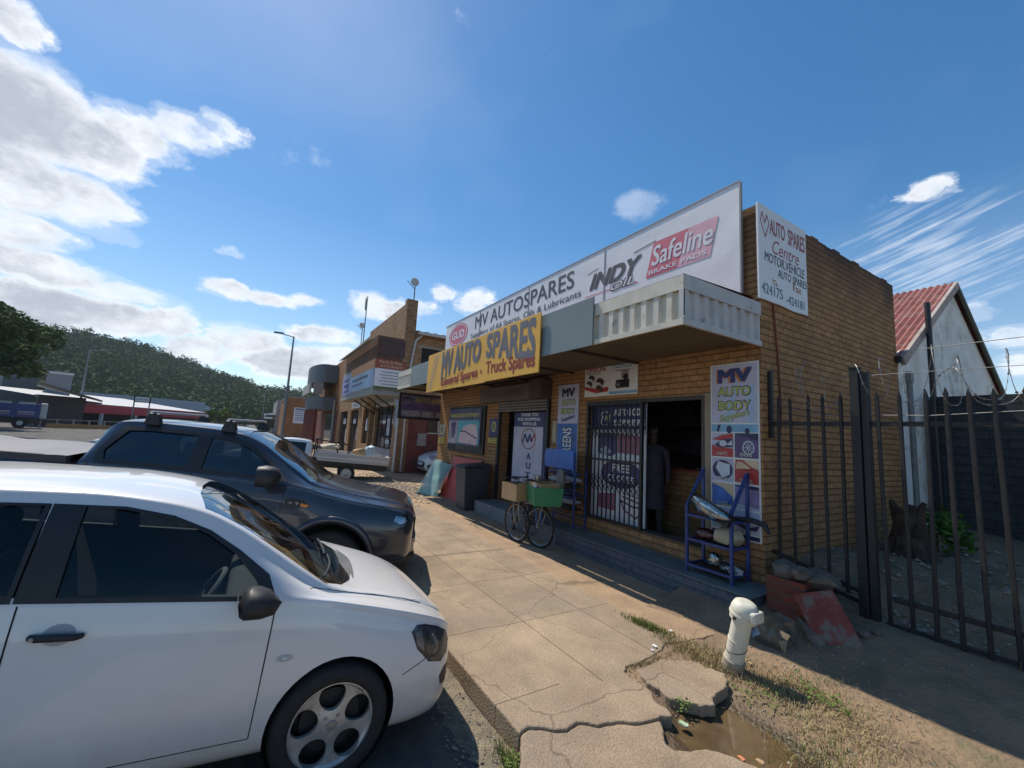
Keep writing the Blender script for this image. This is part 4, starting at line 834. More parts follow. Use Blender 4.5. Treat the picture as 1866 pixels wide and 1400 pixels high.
# ---- brick pier and broken slabs by the fence
M_pier = brick('red_brick_pier', (.24,.055,.03), (.17,.05,.035), (.12,.10,.08), soot=(.06,.05,.045), sootz=(.42,.85), bump=1)
T = thing('broken_brick_pier', 'low broken red brick pier at the foot of the fence', 'pier', (-2.25,4.95,0))
obj('pier', MB().box(-2.50,-2.13,4.72,5.18,-.1,.52), M_pier, T, bevel=.01)
M_rub = mat('broken_concrete', (.19,.15,.12), .95, scale=12, var=.3, bump=1.5)
def lump(x, y, z, sx, sy, sz, seed):
    bm = bmesh.new(); bmesh.ops.create_icosphere(bm, subdivisions=2, radius=1)
    for v in bm.verts:
        q = v.co.copy(); f_ = 1+.45*mn.noise(q*1.4+Vector((seed*3.1,seed,0)))+.12*mn.noise(q*4+Vector((seed,0,seed))); q = Vector([math.copysign(abs(c)**.75, c) for c in q]); v.co = Vector((x+q.x*sx*f_, y+q.y*sy*f_, z+q.z*sz*f_))
    me = bpy.data.meshes.new('lump'); bm.to_mesh(me); bm.free(); return me
for i, a in enumerate(((-2.36,4.92,.57,.15,.17,.08),(-2.12,4.97,.55,.17,.16,.09),(-2.2,4.80,.60,.08,.08,.06))): obj('mortar_lump', lump(*a, i+3), M_rub, T)
T = thing('tipped_brick_slab', 'red brick slab tipped over against the broken pier', 'brick slab', (-1.95,4.8,.1))
mb = MB(); P = [(-.24,-.17),(.10,-.19),(.28,-.02),(.24,.16),(-.2,.19)]
a_ = Vector((-2.02,4.72,.42))
fn = lambda u, v, w: tuple(Vector((-1.95,4.72,.25)) + Vector((.62,-.25,-.74))*u*1.1 + Vector((.66,.5,.38))*v + Vector((.30,-.80,.52)).normalized()*w)
mb.prism(P, 0, .10, fn); obj('slab', mb, mat('red_oxide_face', (.25,.05,.035), .8, scale=5, var=.2, bump=.8, bscale=60, dirt=((.17,.14,.11),6,.5,.1)), T, bevel=.008)
fn2 = lambda u, v, w: tuple(Vector((-1.86,4.66,.13)) + Vector((.75,-.2,-.55))*u + Vector((.5,.6,.42))*v + Vector((.30,-.80,.52)).normalized()*w)
mb = MB().prism([(-.12,-.2),(.2,-.16),(.26,.1),(-.05,.18)], -.02, .06, fn2); mb.prism([(-.3,-.16),(-.1,-.22),(.1,-.2),(.0,-.1)], .02, .09, fn2); obj('broken_edge', mb, M_rub, T, bevel=.008)
for i, (x, y, s_) in enumerate(((-1.72,4.84,.05),(-1.66,4.95,.04),(-1.78,4.72,.03),(-2.0,4.58,.025),(-2.12,4.6,.02))):
    q = obj('rubble_piece', lump(x, y, hz(x,y)+s_*.4, s_, s_*.8, s_*.6, 20+i), M_rub); tag(q, ('largest pale','second pale','third small','fourth small','smallest')[i]+' lump of rubble beside the tipped brick slab', 'rubble')
# ---- stump and bush
M_bark = mat('stump_bark', (.085,.055,.038), .95, scale=10, var=.35, bump=2, bscale=30)
st = MB(); r = random.Random(9)
for k in range(7):
    a = k*.9; st.tube([(-2.15+.22*math.cos(a),7.6+.2*math.sin(a),.45),(-2.15+.12*math.cos(a),7.6+.12*math.sin(a),.75),(-2.15+.10*math.cos(a+.6),7.6+.1*math.sin(a+.6),1.0),(-2.15+.17*math.cos(a+.9),7.6+.16*math.sin(a+.9),1.12+.12*r.random())], [.10,.085,.075,.03], 8)
st = obj('tree_stump', st, M_bark, smooth=True); tag(st, 'dark gnarled tree stump beside the brick side wall', 'tree stump')
def leafball(mb, n, c, rx, ry, rz, size, seed, shell=.35):
    r = random.Random(seed)
    for _ in range(n):
        while True:
            p = Vector((r.uniform(-1,1), r.uniform(-1,1), r.uniform(-1,1)))
            if shell < p.length < 1: break
        if mn.noise(p*2.6+Vector((seed,0,0))) < -.18: continue
        q = Vector((c[0]+p.x*rx, c[1]+p.y*ry, c[2]+p.z*rz)); s_ = size*r.uniform(.5,1.3)
        a = Vector((r.gauss(0,1), r.gauss(0,1), r.gauss(0,1)*.7)).normalized(); b = a.cross(Vector((r.gauss(0,1), r.gauss(0,1), r.gauss(0,1)))).normalized()
        mb.add([q-a*s_, q+b*s_*.45, q+a*s_, q-b*s_*.45], [(0,1,2,3)])
    return mb
def leafmat(name, c1, c2, scale=1.2):
    M = mat(name, c1, .6, scale=scale, col2=c2)
    b = M.node_tree.nodes['Principled BSDF']; b.inputs['Roughness'].default_value = .9; b.inputs['Specular IOR Level'].default_value = .12
    return M
M_bush = leafmat('bush_leaf', (.10,.20,.035), (.035,.085,.02), 4)
T = thing('green_bush', 'bright green bush beside the dark stump by the precast wall', 'bush', (-2.2,8.9,.5))
mb = MB()
for i in range(7): leafball(mb, 130, (-2.02+.17*math.cos(i*1.3), 8.1+.2*math.sin(i*1.7), .86+.13*math.sin(i*2.2)), .20,.20,.20,.05, 40+i, .1)
obj('foliage', mb, M_bush, T, recalc=False); obj('stem', MB().tube([(-2.02,8.1,.4),(-2.02,8.1,.8)], .03, 6), M_bark, T)

# ---- white vent pipe with cowl
M_pvc = mat('yellowed_pvc', (.66,.63,.52), .5, scale=6, var=.06, bump=.2, dirt=((.33,.27,.19), 5, .56, .2))
T = thing('vent_pipe', 'short leaning white plastic pipe with a bulky cap at the pavement edge', 'pipe', (-2.17,3.60,-.03))
ax = Vector((.24,-.04,1)).normalized(); o0 = Vector((-2.20,3.60,-.05))
obj('pipe', MB().tube([o0, o0+ax*.50], .074, 28), M_pvc, T, smooth=True)
obj('socket', MB().tube([o0, o0+ax*.13], .085, 28), mat('stained_pvc', (.42,.36,.26), .7, scale=12, var=.2, dirt=((.16,.13,.09),6,.5,.2)), T, smooth=True)
obj('collar', MB().tube([o0+ax*.29, o0+ax*.30], .078, 28), M_pvc, T, smooth=True)
c_ = o0+ax*.50
cp = MB().tube([c_-ax*.02, c_+ax*.06, c_+ax*.075, c_+ax*.115, c_+ax*.13, c_+ax*.132], [.098,.102,.100,.084,.060,.03], 24)
obj('cap', cp, M_pvc, T, smooth=True); obj('cap_lip', MB().tube([c_+ax*.022, c_+ax*.034], [.107,.107], 24), M_pvc, T, smooth=True)
k_ = c_+Vector((.085,.005,.02)); obj('side_hood', MB().box(k_.x-.07,k_.x+.05,k_.y-.075,k_.y+.075,k_.z-.035,k_.z+.055), M_pvc, T, bevel=.02)
h_ = c_+Vector((-.012,-.104,.0)); obj('hole', MB().tube([h_+Vector((0,.01,0)), h_+Vector((0,-.004,0))], .013, 12), M_black, T)
obj('wire_tie', MB().tube([(o0+ax*.22+Vector((.080*math.cos(a),.080*math.sin(a),.02*math.sin(a)))) for a in np.linspace(0,6.28,20)], .0025, 5), M_black, T)
M_clear = glassmat('clear_plastic', (.85,.88,.88), .6, .12)
q = obj('plastic_bag', lump(-2.22,4.28,.13,.17,.13,.20,51), M_clear, smooth=False); tag(q, 'crumpled clear plastic bag lying behind the white vent pipe', 'plastic bag')

# ---- wheelie bin
M_bin = mat('grey_plastic', (.055,.058,.065), .5, var=.15, scale=5)
T = thing('wheelie_bin', 'dark grey wheelie bin by the end of the step', 'bin', (-9.4,4.62,0))
def taper(x0,x1,y0,y1,z0,z1,k):
    cx, cy = (x0+x1)/2, (y0+y1)/2; f = lambda x, y, z, s: (cx+(x-cx)*s, cy+(y-cy)*s, z)
    return MB().add([f(x0,y0,z0,k),f(x1,y0,z0,k),f(x1,y1,z0,k),f(x0,y1,z0,k),f(x0,y0,z1,1),f(x1,y0,z1,1),f(x1,y1,z1,1),f(x0,y1,z1,1)], [(0,3,2,1),(4,5,6,7),(0,1,5,4),(1,2,6,5),(2,3,7,6),(3,0,4,7)])
obj('tub', taper(-9.68,-9.12,4.32,4.98,.02,.98,.84), M_bin, T, bevel=.02); obj('rim', MB().box(-9.70,-9.10,4.30,5.0,.93,.985), M_bin, T, bevel=.012)
ld = MB().add([(-9.71,4.28,.99),(-9.09,4.28,.99),(-9.09,5.02,1.03),(-9.71,5.02,1.03),(-9.64,4.36,1.05),(-9.16,4.36,1.05),(-9.16,4.98,1.10),(-9.64,4.98,1.10)], [(0,3,2,1),(4,5,6,7),(0,1,5,4),(1,2,6,5),(2,3,7,6),(3,0,4,7)])
obj('lid', ld, M_bin, T, bevel=.015); obj('handle', MB().tube([(-9.65,5.06,1.02),(-9.15,5.06,1.02)], .015, 8), M_bin, T)
for x in (-9.70,-9.10): obj('wheel', MB().lathe([(0,-.02),(.1,-.02),(.1,.02),(0,.02)], (x,4.90,.1), 'x', 16), M_black, T)
q = obj('red_board', MB().add([(-11.6,4.72,0),(-9.75,4.72,0),(-9.75,4.76,0),(-11.6,4.76,0),(-11.6,5.08,1.12),(-9.75,5.08,1.12),(-9.75,5.12,1.12),(-11.6,5.12,1.12)], [(0,3,2,1),(4,5,6,7),(0,1,5,4),(1,2,6,5),(2,3,7,6),(3,0,4,7)]), mat('red_board_paint', (.48,.05,.045), .5, scale=2, dirt=((.7,.35,.3),4,.62,.15)), None, bevel=.005); tag(q, 'red board leaning on the wall behind the wheelie bin', 'board')
M_glasss = mat('green_glass_sheet', (.33,.52,.48), .12, scale=2, col2=(.22,.38,.36), alpha=.62, bump=.15)
T = thing('glass_sheets', 'greenish windscreens stacked leaning by the shop corner', 'glass', (-11.9,4.6,0))
for k in range(3):
    P = []
    for i in range(13):
        u = i/12; row = []
        for j in range(11):
            v = j/10; x = -12.55+1.15*u+.12*(1-v)*(u-.5)+.05*k; bow = .16*math.sin(math.pi*u); zz = .03+1.0*v*(1-.1*abs(u-.5))
            row.append((x, 4.42+.42*v-bow+.05*k, zz-(.10*(u)*(1 if v > .5 else .2))))
        P.append(row)
    obj('sheet', MB().grid(P), M_glasss, T, smooth=True, recalc=False)

# ---- blue rack with car lamps
M_bl = mat('blue_steel_paint', (.028,.06,.22), .45, var=.2, scale=12, dirt=((.06,.05,.06),9,.6,.1))
T = thing('blue_rack', 'blue steel shelf rack holding loose car lamps on the step', 'rack', (-3.16,4.9,.275))
x0, x1, y0, y1 = -3.455, -2.88, 4.74, 5.07
w_ = .032
for x in (x0, x1):
    obj('leg', MB().bar((x,y0,.277),(x,y0,1.07),w_), M_bl, T); obj('leg', MB().bar((x,y1,.277),(x,y1,1.52),w_), M_bl, T)
    obj('strut', MB().bar((x,y0,1.06),(x,y1,1.50),w_), M_bl, T)
for z in (.36,.66,.95):
    mb = MB(); mb.bar((x0+.017,y0,z),(x1-.017,y0,z),.028); mb.bar((x0+.017,y1,z),(x1-.017,y1,z),.028); mb.bar((x0,y0+.017,z),(x0,y1-.017,z),.028); mb.bar((x1,y0+.017,z),(x1,y1-.017,z),.028)
    obj('shelf_frame', mb, M_bl, T); obj('shelf', MB().box(x0+.016,x1-.016,y0+.016,y1-.016,z-.006,z+.002), M_black, T)
M_chr = mat('chrome_reflector', (.62,.62,.62), .18, metal=.9, scale=10, var=.15)
def lamp(name, label, c, L, Hh, Dd, ang, mt, group=None, tilt=0, mt2=None):
    T = thing(name, label, 'car lamp', c)
    M_ = Matrix.Translation(Vector(c)) @ Matrix.Rotation(R_(ang), 4, 'Z') @ Matrix.Rotation(R_(tilt), 4, 'Y')
    def shell(k, off, d0, d1):
        P = []
        for i in range(15):
            u = i/14; row = []
            hh = Hh*math.sin(math.pi*min(1,u*1.0+.0))**.65*(1-.35*u) + .004
            for j in range(9):
                a = -math.pi/2+math.pi*j/8
                row.append(M_ @ Vector((L*(u-.5)*k, off-(d0+d1*math.sin(math.pi*u)**.5)*math.cos(a)*k, hh*math.sin(a)*k+.18*L*(u-.5)**2)))
            P.append(row)
        return MB().grid(P)
    obj('lens', shell(1,0,.01,Dd), M_clear, T, smooth=True, recalc=False)
    obj('reflector', shell(.93,.012,.0,Dd*.55), mt, T, smooth=True, recalc=False)
    b_ = MB(); P = [M_ @ Vector((L*(u-.5), Dd*.8*s_, Hh*.7*s2)) for u in (.05,.95) for s_, s2 in ((0,-1),(1,-.6),(1,.6),(0,1))]
    b_.add(P, [(0,1,2,3),(7,6,5,4),(0,4,5,1),(1,5,6,2),(2,6,7,3),(3,7,4,0)]); obj('housing', b_, mt2 or M_black, T)
    for u in (-.12,.18):
        p = M_ @ Vector((L*u, -Dd*.25, 0)); obj('bulb_bowl', MB().lathe([(0,.03),(Hh*.25,.025),(Hh*.45,.0),(Hh*.5,-.025)], p, 'y', 16), M_chr, T, smooth=True, world=True)
    return T
lamp('car_headlamp', 'large clear car headlamp lying on the top shelf of the blue rack', (-3.13,4.70,1.07), .62,.12,.12, -6, M_chr, tilt=20)
lamp('car_headlamp', 'small square clear lamp standing at the left of the bottom shelf', (-3.16,4.86,.47), .16,.10,.08, 20, M_chr)
lamp('car_headlamp', 'flat clear lamp lying at the right of the bottom shelf', (-2.98,4.86,.42), .26,.055,.10, -10, M_chr, tilt=12, mt2=M_white)
M_tail = mat('red_lens', (.16,.02,.02), .2, var=.2)
lamp('tail_lamp', 'dusty red tail lamp on the middle shelf of the blue rack', (-3.26,4.86,.74), .30,.085,.10, 10, M_tail, mt2=M_tail)
q = obj('mirror_cover', lump(-3.02,4.88,.77,.15,.10,.10,61), mat('beige_plastic', (.40,.34,.22), .45), smooth=True); tag(q, 'beige mirror shell on the middle shelf of the blue rack', 'car part')
q = obj('lamp_bracket', MB().box(-3.42,-3.30,4.80,4.9,.955,1.02).box(-3.40,-3.37,4.95,5.02,.955,1.08), mat('rust_brown', (.10,.04,.03), .8), bevel=.006); tag(q, 'rusty brown bracket at the left of the top shelf', 'car part')
q = obj('black_trim', MB().tube([(-2.98,4.93,.985),(-2.8,5.0,.99),(-2.66,5.02,.96),(-2.6,5.0,.88)], [.02,.03,.035,.02], 8), M_black, smooth=True); tag(q, 'black plastic trim poking out past the right side of the blue rack', 'car part')
# ---- second rack with bumpers and a blue cover
T = thing('bumper_rack', 'dark steel stand of stacked bumpers below the narrow banner', 'rack', (-6.2,4.9,.275))
for x in (-6.62,-5.72):
    for y in (4.80,5.06): obj('leg', MB().bar((x,y,.277),(x,y,1.28),.026), M_bl, T)
mb = MB()
for z in (.45,.8): mb.bar((-6.6,4.8,z),(-5.74,4.8,z),.02); mb.bar((-6.6,5.06,z),(-5.74,5.06,z),.02)
obj('rail', mb, M_bl, T)
for i in range(6):
    z = .62+i*.115; sgn = (-1)**i; mt_ = (M_black, mat('silver_bumper', (.30,.31,.34), .4), M_navy)[i % 3]
    pts = [(-6.65+.95*u, 4.93-.10*math.sin(math.pi*u)+.01*sgn, z+.02*math.sin(u*5+i)) for u in np.linspace(0,1,9)]
    q = obj('car_bumper', MB().tube(pts, [.02,.042,.05,.05,.05,.05,.05,.042,.02], 8), mt_, smooth=True); tag(q, ('lowest black','second lowest silver','third lowest navy','third highest black','second highest silver','topmost navy')[i]+' car bumper in the stack on the dark stand', 'car bumper', 'bumpers stacked on the stand')
M_bcov = mat('blue_cover', (.07,.16,.46), .5, var=.08, scale=4, dirt=((.5,.55,.62),7,.68,.05))
P = [[(-6.66+.86*u, 4.84-.03*math.sin(math.pi*u)-.02*math.sin(math.pi*v), 1.27+.335*v-(.05 if u in (0,1) and v in (0,1) else 0)) for v in (0,.1,.5,.9,1)] for u in (0,.06,.25,.5,.75,.94,1)]
mb = MB().grid(P); mb.grid([[(p[0],p[1]+.05,p[2]) for p in row][::-1] for row in P]); q = obj('plastic_bumper_cover', mb, M_bcov, smooth=True); tag(q, 'bright blue plastic panel on top of the bumper stack', 'car part')
q = obj('seat_part', lump(-5.95,4.68,1.08,.10,.06,.17,71), mat('taupe_plastic', (.22,.19,.15), .6), smooth=True); tag(q, 'taupe plastic part standing behind the cardboard box in the green crate', 'car part')

# ---- two delivery bicycles
M_tyre = mat('tyre_rubber', (.025,.024,.023), .8, var=.2, scale=20); M_silver = mat('dull_silver', (.42,.42,.42), .35, metal=.7)
def bicycle(label, fw, rw, steer, fork_mt, frame_mt):
    T = thing('bicycle', label, 'bicycle', ((fw[0]+rw[0])/2, (fw[1]+rw[1])/2, 0)); R0 = .33
    def wheel(c, h):
        c = Vector(c); h = Vector(h).normalized(); side = Vector((-h.y, h.x, 0))
        ring = [c + h*R0*math.cos(a)*.965 + Vector((0,0,1))*R0*math.sin(a)*.965 for a in np.linspace(0, 2*math.pi, 40, endpoint=False)]
        w_ = obj('wheel', MB().tube(ring, .026, 8, closed=True), M_tyre, T, smooth=True)
        rr_ = [c + (p-c)*.92 for p in ring]; obj('rim', MB().tube(rr_, .009, 6, closed=True), M_silver, w_)
        mb = MB()
        for k in range(28):
            a = k*2*math.pi/28; p = c + (h*math.cos(a)+Vector((0,0,1))*math.sin(a))*R0*.9
            mb.tube([c+side*(.03 if k % 2 else -.03), p], .0009, 3)
        obj('spokes', mb, M_silver, w_); obj('hub', MB().tube([c-side*.045, c+side*.045], .018, 10), M_silver, w_)
        return w_
    F = Vector((*fw, R0)); Rr = Vector((*rw, R0)); hd = (F-Rr); hd.z = 0; hd.normalize(); sd = Vector((-hd.y, hd.x, 0))
    fh = Vector((hd.x*math.cos(R_(steer))-hd.y*math.sin(R_(steer)), hd.x*math.sin(R_(steer))+hd.y*math.cos(R_(steer)), 0)); fs = Vector((-fh.y, fh.x, 0))
    wheel(F, fh); wheel(Rr, hd)
    z = Vector((0,0,1)); head0 = F - hd*.12 + z*.40; head1 = F - hd*.19 + z*.62; bb = Rr + hd*.44 - z*.05; seat = bb - hd*.15 + z*.50; 
    mb = MB(); mb.tube([head0, bb], .017, 8); mb.tube([head1, seat], .015, 8); mb.tube([bb, seat+z*.1], .015, 8)
    for s_ in (-.05,.05): mb.tube([bb+sd*s_*.5, Rr+sd*s_], .009, 6); mb.tube([seat+sd*s_*.3, Rr+sd*s_], .008, 6)
    mb.tube([head0, head1], .02, 8); obj('frame', mb, frame_mt, T, smooth=True)
    mb = MB()
    for s_ in (-.055,.055): mb.tube([F+fs*s_, F+fs*s_+z*.30-fh*.05, head0+fs*s_*.8], .011, 6)
    mb.tube([head0-fs*.05, head0+fs*.05], .013, 6); obj('fork', mb, fork_mt, T, smooth=True)
    hb = head1+z*.12; obj('handlebar', MB().tube([hb-fs*.26-fh*.12, hb-fs*.22+fh*.02, hb, hb+fs*.22+fh*.02, hb+fs*.26-fh*.12], .011, 8), M_black, T, smooth=True)
    obj('stem', MB().tube([head1, hb], .013, 8), M_silver, T)
    sp_ = seat + z*.2; mb = MB().add([sp_-hd*.13-sd*.09, sp_-hd*.13+sd*.09, sp_+hd*.14+sd*.02, sp_+hd*.14-sd*.02, sp_-hd*.13-sd*.08+z*.05, sp_-hd*.13+sd*.08+z*.05, sp_+hd*.14+sd*.015+z*.03, sp_+hd*.14-sd*.015+z*.03], [(0,3,2,1),(4,5,6,7),(0,1,5,4),(1,2,6,5),(2,3,7,6),(3,0,4,7)]); obj('saddle', mb, M_black, T, bevel=.015)
    obj('crank', MB().tube([bb-sd*.06, bb+sd*.06], .04, 12).tube([bb+sd*.07, bb+sd*.07+hd*.1-z*.13], .01, 6), M_black, T)
    # front carrier
    cz = F + z*.37; mb = MB()
    for s_ in (-.15,.15): mb.tube([cz+fs*s_-fh*.2, cz+fs*s_+fh*.2], .006, 6)
    for u in (-.2,0,.2): mb.tube([cz-fs*.15+fh*u, cz+fs*.15+fh*u], .006, 6)
    for s_ in (-.06,.06): mb.tube([F+fs*s_, cz+fs*s_+fh*.12], .006, 6)
    obj('carrier', mb, M_silver, T); return T, F, fh, fs
_, F1, fh1, fs1 = bicycle('left bicycle with silver fork struts and a cardboard box over its front wheel', (-6.33,4.05), (-7.20,4.52), 34, M_silver, M_black)
_, F2, fh2, fs2 = bicycle('right bicycle with a blue fork and a green crate over its front wheel', (-5.87,4.20), (-6.78,4.53), 30, mat('blue_fork', (.04,.16,.33), .5), M_black)
def openbox(c, a, b, la, lb, h, t=.008, flare=1.0):
    c = Vector(c); mb = MB(); z = Vector((0,0,1))
    def wall_(p, q):
        p2 = c + (p-c)*flare + z*h; q2 = c + (q-c)*flare + z*h; n = (q-p).cross(z).normalized()*t
        mb.add([p, q, q2, p2, p+n, q+n, q2+n, p2+n], [(0,1,2,3),(7,6,5,4),(0,4,5,1),(1,5,6,2),(2,6,7,3),(3,7,4,0)])
    P = [c+a*la/2*s1+b*lb/2*s2 for s1, s2 in ((-1,-1),(1,-1),(1,1),(-1,1))]
    for i in range(4): wall_(P[i], P[(i+1) % 4])
    mb.add([p+z*.003 for p in P], [(0,1,2,3)]); return mb
M_card = mat('cardboard', (.42,.27,.14), .85, var=.1, scale=4, bump=.3); M_gcr = mat('green_crate_plastic', (.025,.20,.09), .45, var=.1, scale=6)
c = F1 + Vector((0,0,.385)) - fh1*.0
T = thing('cardboard_box', 'open cardboard box on the carrier of the left bicycle', 'box', tuple(c))
obj('sides', openbox(c, fh1, fs1, .42, .40, .28), M_card, T)
z = Vector((0,0,1)); e_ = c+fh1*.212+z*.282; obj('flap', MB().add([e_-fs1*.19, e_+fs1*.19, e_+fs1*.17+fh1*.02+z*.03, e_+fs1*.02+z*.05, e_-fs1*.17+z*.015],[(0,1,2,3,4)]), M_card, T)
e_ = c+fh1*.2125+z*.13; obj('printed_mark', MB().add([e_-fs1*.05-z*.02, e_+fs1*.05-z*.02, e_+fs1*.04+z*.03, e_-fs1*.04+z*.03],[(0,1,2,3)]), mat('box_print', (.15,.08,.05), .8), T)
q = obj('box_contents', lump(c.x,c.y,c.z+.14,.15,.15,.1,81), mat('brown_stuff', (.13,.08,.05), .9)); tag(q, 'brown crumpled packing inside the open cardboard box', 'packing')
c = F2 + Vector((.08,0,.40))
T = thing('green_crate', 'green plastic crate on the carrier of the right bicycle', 'crate', tuple(c))
a2 = Vector((.93,-.36,0)).normalized(); b2 = Vector((.36,.93,0)).normalized()
obj('sides', openbox(c, a2, b2, .62, .42, .28, .012, 1.10), M_gcr, T)
mb = MB()
for zz, k in ((.0,1.01),(.14,1.06),(.27,1.11)):
    P = [c+a2*.31*k*s1+b2*.21*k*s2+Vector((0,0,zz)) for s1, s2 in ((-1,-1),(1,-1),(1,1),(-1,1),(-1,-1))]
    for i in range(4): mb.bar(P[i], P[i+1], .016, .014)
for i in range(7):
    u = -1+i/3; p = c-b2*.213+a2*.31*u; mb.bar(p, p-b2*.022+a2*.03*u+Vector((0,0,.27)), .012)
obj('ribs', mb, M_gcr, T)
c3 = c+a2*.02+Vector((0,0,.235)); T = thing('cardboard_tray', 'flattened cardboard box lying in the top of the green crate', 'box', tuple(c3)); obj('sides', openbox(c3, (a2+b2*.2).normalized(), (b2-a2*.2).normalized(), .46,.34,.10), M_card, T)
q = obj('label_strip', MB().box(0,.12,-.002,0,0,.07), M_white, T, world=False); q.location = (-.02,-.20,.01); q.rotation_euler = (0,0,math.atan2(a2.y,a2.x)+.2)
c4 = c+Vector((-.22,.02,.32)); T = thing('round_tin', 'shiny round tin at the left end of the green crate', 'tin', tuple(c4)); obj('body', MB().lathe([(0,0),(.07,0),(.075,.1),(.07,.105),(0,.10)], tuple(c4), 'z', 20), M_chr, T, smooth=True); obj('rim', MB().lathe([(.07,.1),(.08,.1),(.08,.112),(.07,.112)], tuple(c4), 'z', 20, close=True), M_silver, T)

# ---- person in the doorway
def person(label, base, yaw, coat, skin, hair):
    T = thing('person', label, 'person', base)
    V = [(0,0,.92),(0,0,1.10),(0,.01,1.28),(0,.015,1.42),(0,.0,1.50),(0,-.02,1.60),(0,-.015,1.72),
         (.20,.01,1.40),(.24,.03,1.12),(.235,-.06,.88),(-.20,.01,1.40),(-.24,.03,1.12),(-.235,-.08,.88),
         (.10,0,.88),(.11,-.02,.48),(.11,.02,.09),(.11,-.14,.04),(-.10,0,.88),(-.11,-.02,.48),(-.11,.02,.09),(-.12,-.14,.04)]
    E_ = [(0,1),(1,2),(2,3),(3,4),(4,5),(5,6),(3,7),(7,8),(8,9),(3,10),(10,11),(11,12),(0,13),(13,14),(14,15),(15,16),(0,17),(17,18),(18,19),(19,20)]
    rad = [.15,.135,.15,.13,.055,.085,.085,.065,.048,.032,.065,.048,.032,.09,.062,.045,.04,.09,.062,.045,.04]
    me = bpy.data.meshes.new('b'); me.from_pydata(V, E_, []); o = bpy.data.objects.new('b', me); COL.objects.link(o)
    sk = o.modifiers.new('s', 'SKIN'); 
    for i, v in enumerate(me.skin_vertices[0].data): v.radius = (rad[i], rad[i]*(.75 if i < 4 else 1)); v.use_root = (i == 0)
    sb = o.modifiers.new('ss', 'SUBSURF'); sb.levels = 2; sb.render_levels = 2
    dg = bpy.context.evaluated_depsgraph_get(); m2 = bpy.data.meshes.new_from_object(o.evaluated_get(dg)); bpy.data.objects.remove(o)
    b_ = bpy.data.objects.new('body', m2); COL.objects.link(b_); b_.parent = T; m2.materials.clear()
    for q_ in (skin, coat, mat('trousers', (.05,.05,.06), .8), M_black): m2.materials.append(q_)
    for p in m2.polygons:
        c_ = p.center; p.use_smooth = True
        p.material_index = 0 if (c_.z > 1.47 or (abs(c_.x) > .19 and c_.z < .96)) else (3 if c_.z < .11 else (2 if c_.z < .5 else 1))
    def ch(n_, mb, mt_): return obj(n_, mb, mt_, T, world=False, smooth=True)
    ch('coat', MB().lathe([(.16,1.40),(.185,1.2),(.175,1.0),(.20,.75),(.215,.48),(.20,.48),(.19,.75)], (0,0,0), 'z', 24), coat)
    me = lump(0,.012,1.70,.090,.098,.088,91); me.transform(Matrix.Translation((0,.0,0))); ch('hair', me, hair)
    mb = MB()
    for s_ in (-1,1):
        for k in range(4): x = s_*(.225+.0)+(k-1.5)*.016; mb.tube([(x,-.07,.85),(x,-.09,.80),(x+s_*.002,-.085,.76-.01*(k in (1,2)))], [.009,.008,.006], 6)
        mb.tube([(s_*.205,-.085,.85),(s_*.19,-.11,.81),(s_*.19,-.11,.79)], [.01,.009,.007], 6)
    ch('fingers', mb, skin)
    ch('nose', MB().tube([(0,-.105,1.665),(0,-.125,1.63)], [.008,.014], 8), skin)
    ch('eyes', MB().tube([(-.035,-.098,1.665),(-.025,-.100,1.665)], .009, 8).tube([(.025,-.100,1.665),(.035,-.098,1.665)], .009, 8), M_black)
    ch('mouth', MB().tube([(-.022,-.102,1.595),(.022,-.102,1.595)], .005, 6), mat('lips', (.12,.04,.035), .6))
    T.rotation_euler = (0,0,yaw); return T
person('person in a grey mauve coat standing in the open doorway', (-4.74,5.62,.30), R_(35), mat('mauve_coat', (.055,.045,.07), .8, var=.2), mat('skin_dark', (.06,.032,.02), .6), M_black)
# ------------------------------------------------------------ vehicles
from mathutils.bvhtree import BVHTree
def hermite(xs_, ys_, x):
    """monotone cubic interpolation of table columns; xs_ ascending"""
    xs_ = np.asarray(xs_, float); ys_ = np.asarray(ys_, float); h = np.diff(xs_); d = np.diff(ys_, axis=0)/h[:, None]
    m_ = np.zeros_like(ys_); m_[0] = d[0]; m_[-1] = d[-1]
    for i in range(1, len(xs_)-1):
        same = (d[i-1]*d[i]) > 0; w1_ = 2*h[i]+h[i-1]; w2_ = h[i]+2*h[i-1]
        with np.errstate(divide='ignore', invalid='ignore'): hm = (w1_+w2_)/(w1_/d[i-1]+w2_/d[i])
        m_[i] = np.where(same, hm, 0)
    k = int(np.clip(np.searchsorted(xs_, x)-1, 0, len(xs_)-2)); t_ = (x-xs_[k])/h[k]
    return ys_[k]*(1+2*t_)*(1-t_)**2 + m_[k]*h[k]*t_*(1-t_)**2 + ys_[k+1]*t_*t_*(3-2*t_) + m_[k+1]*h[k]*t_*t_*(t_-1)
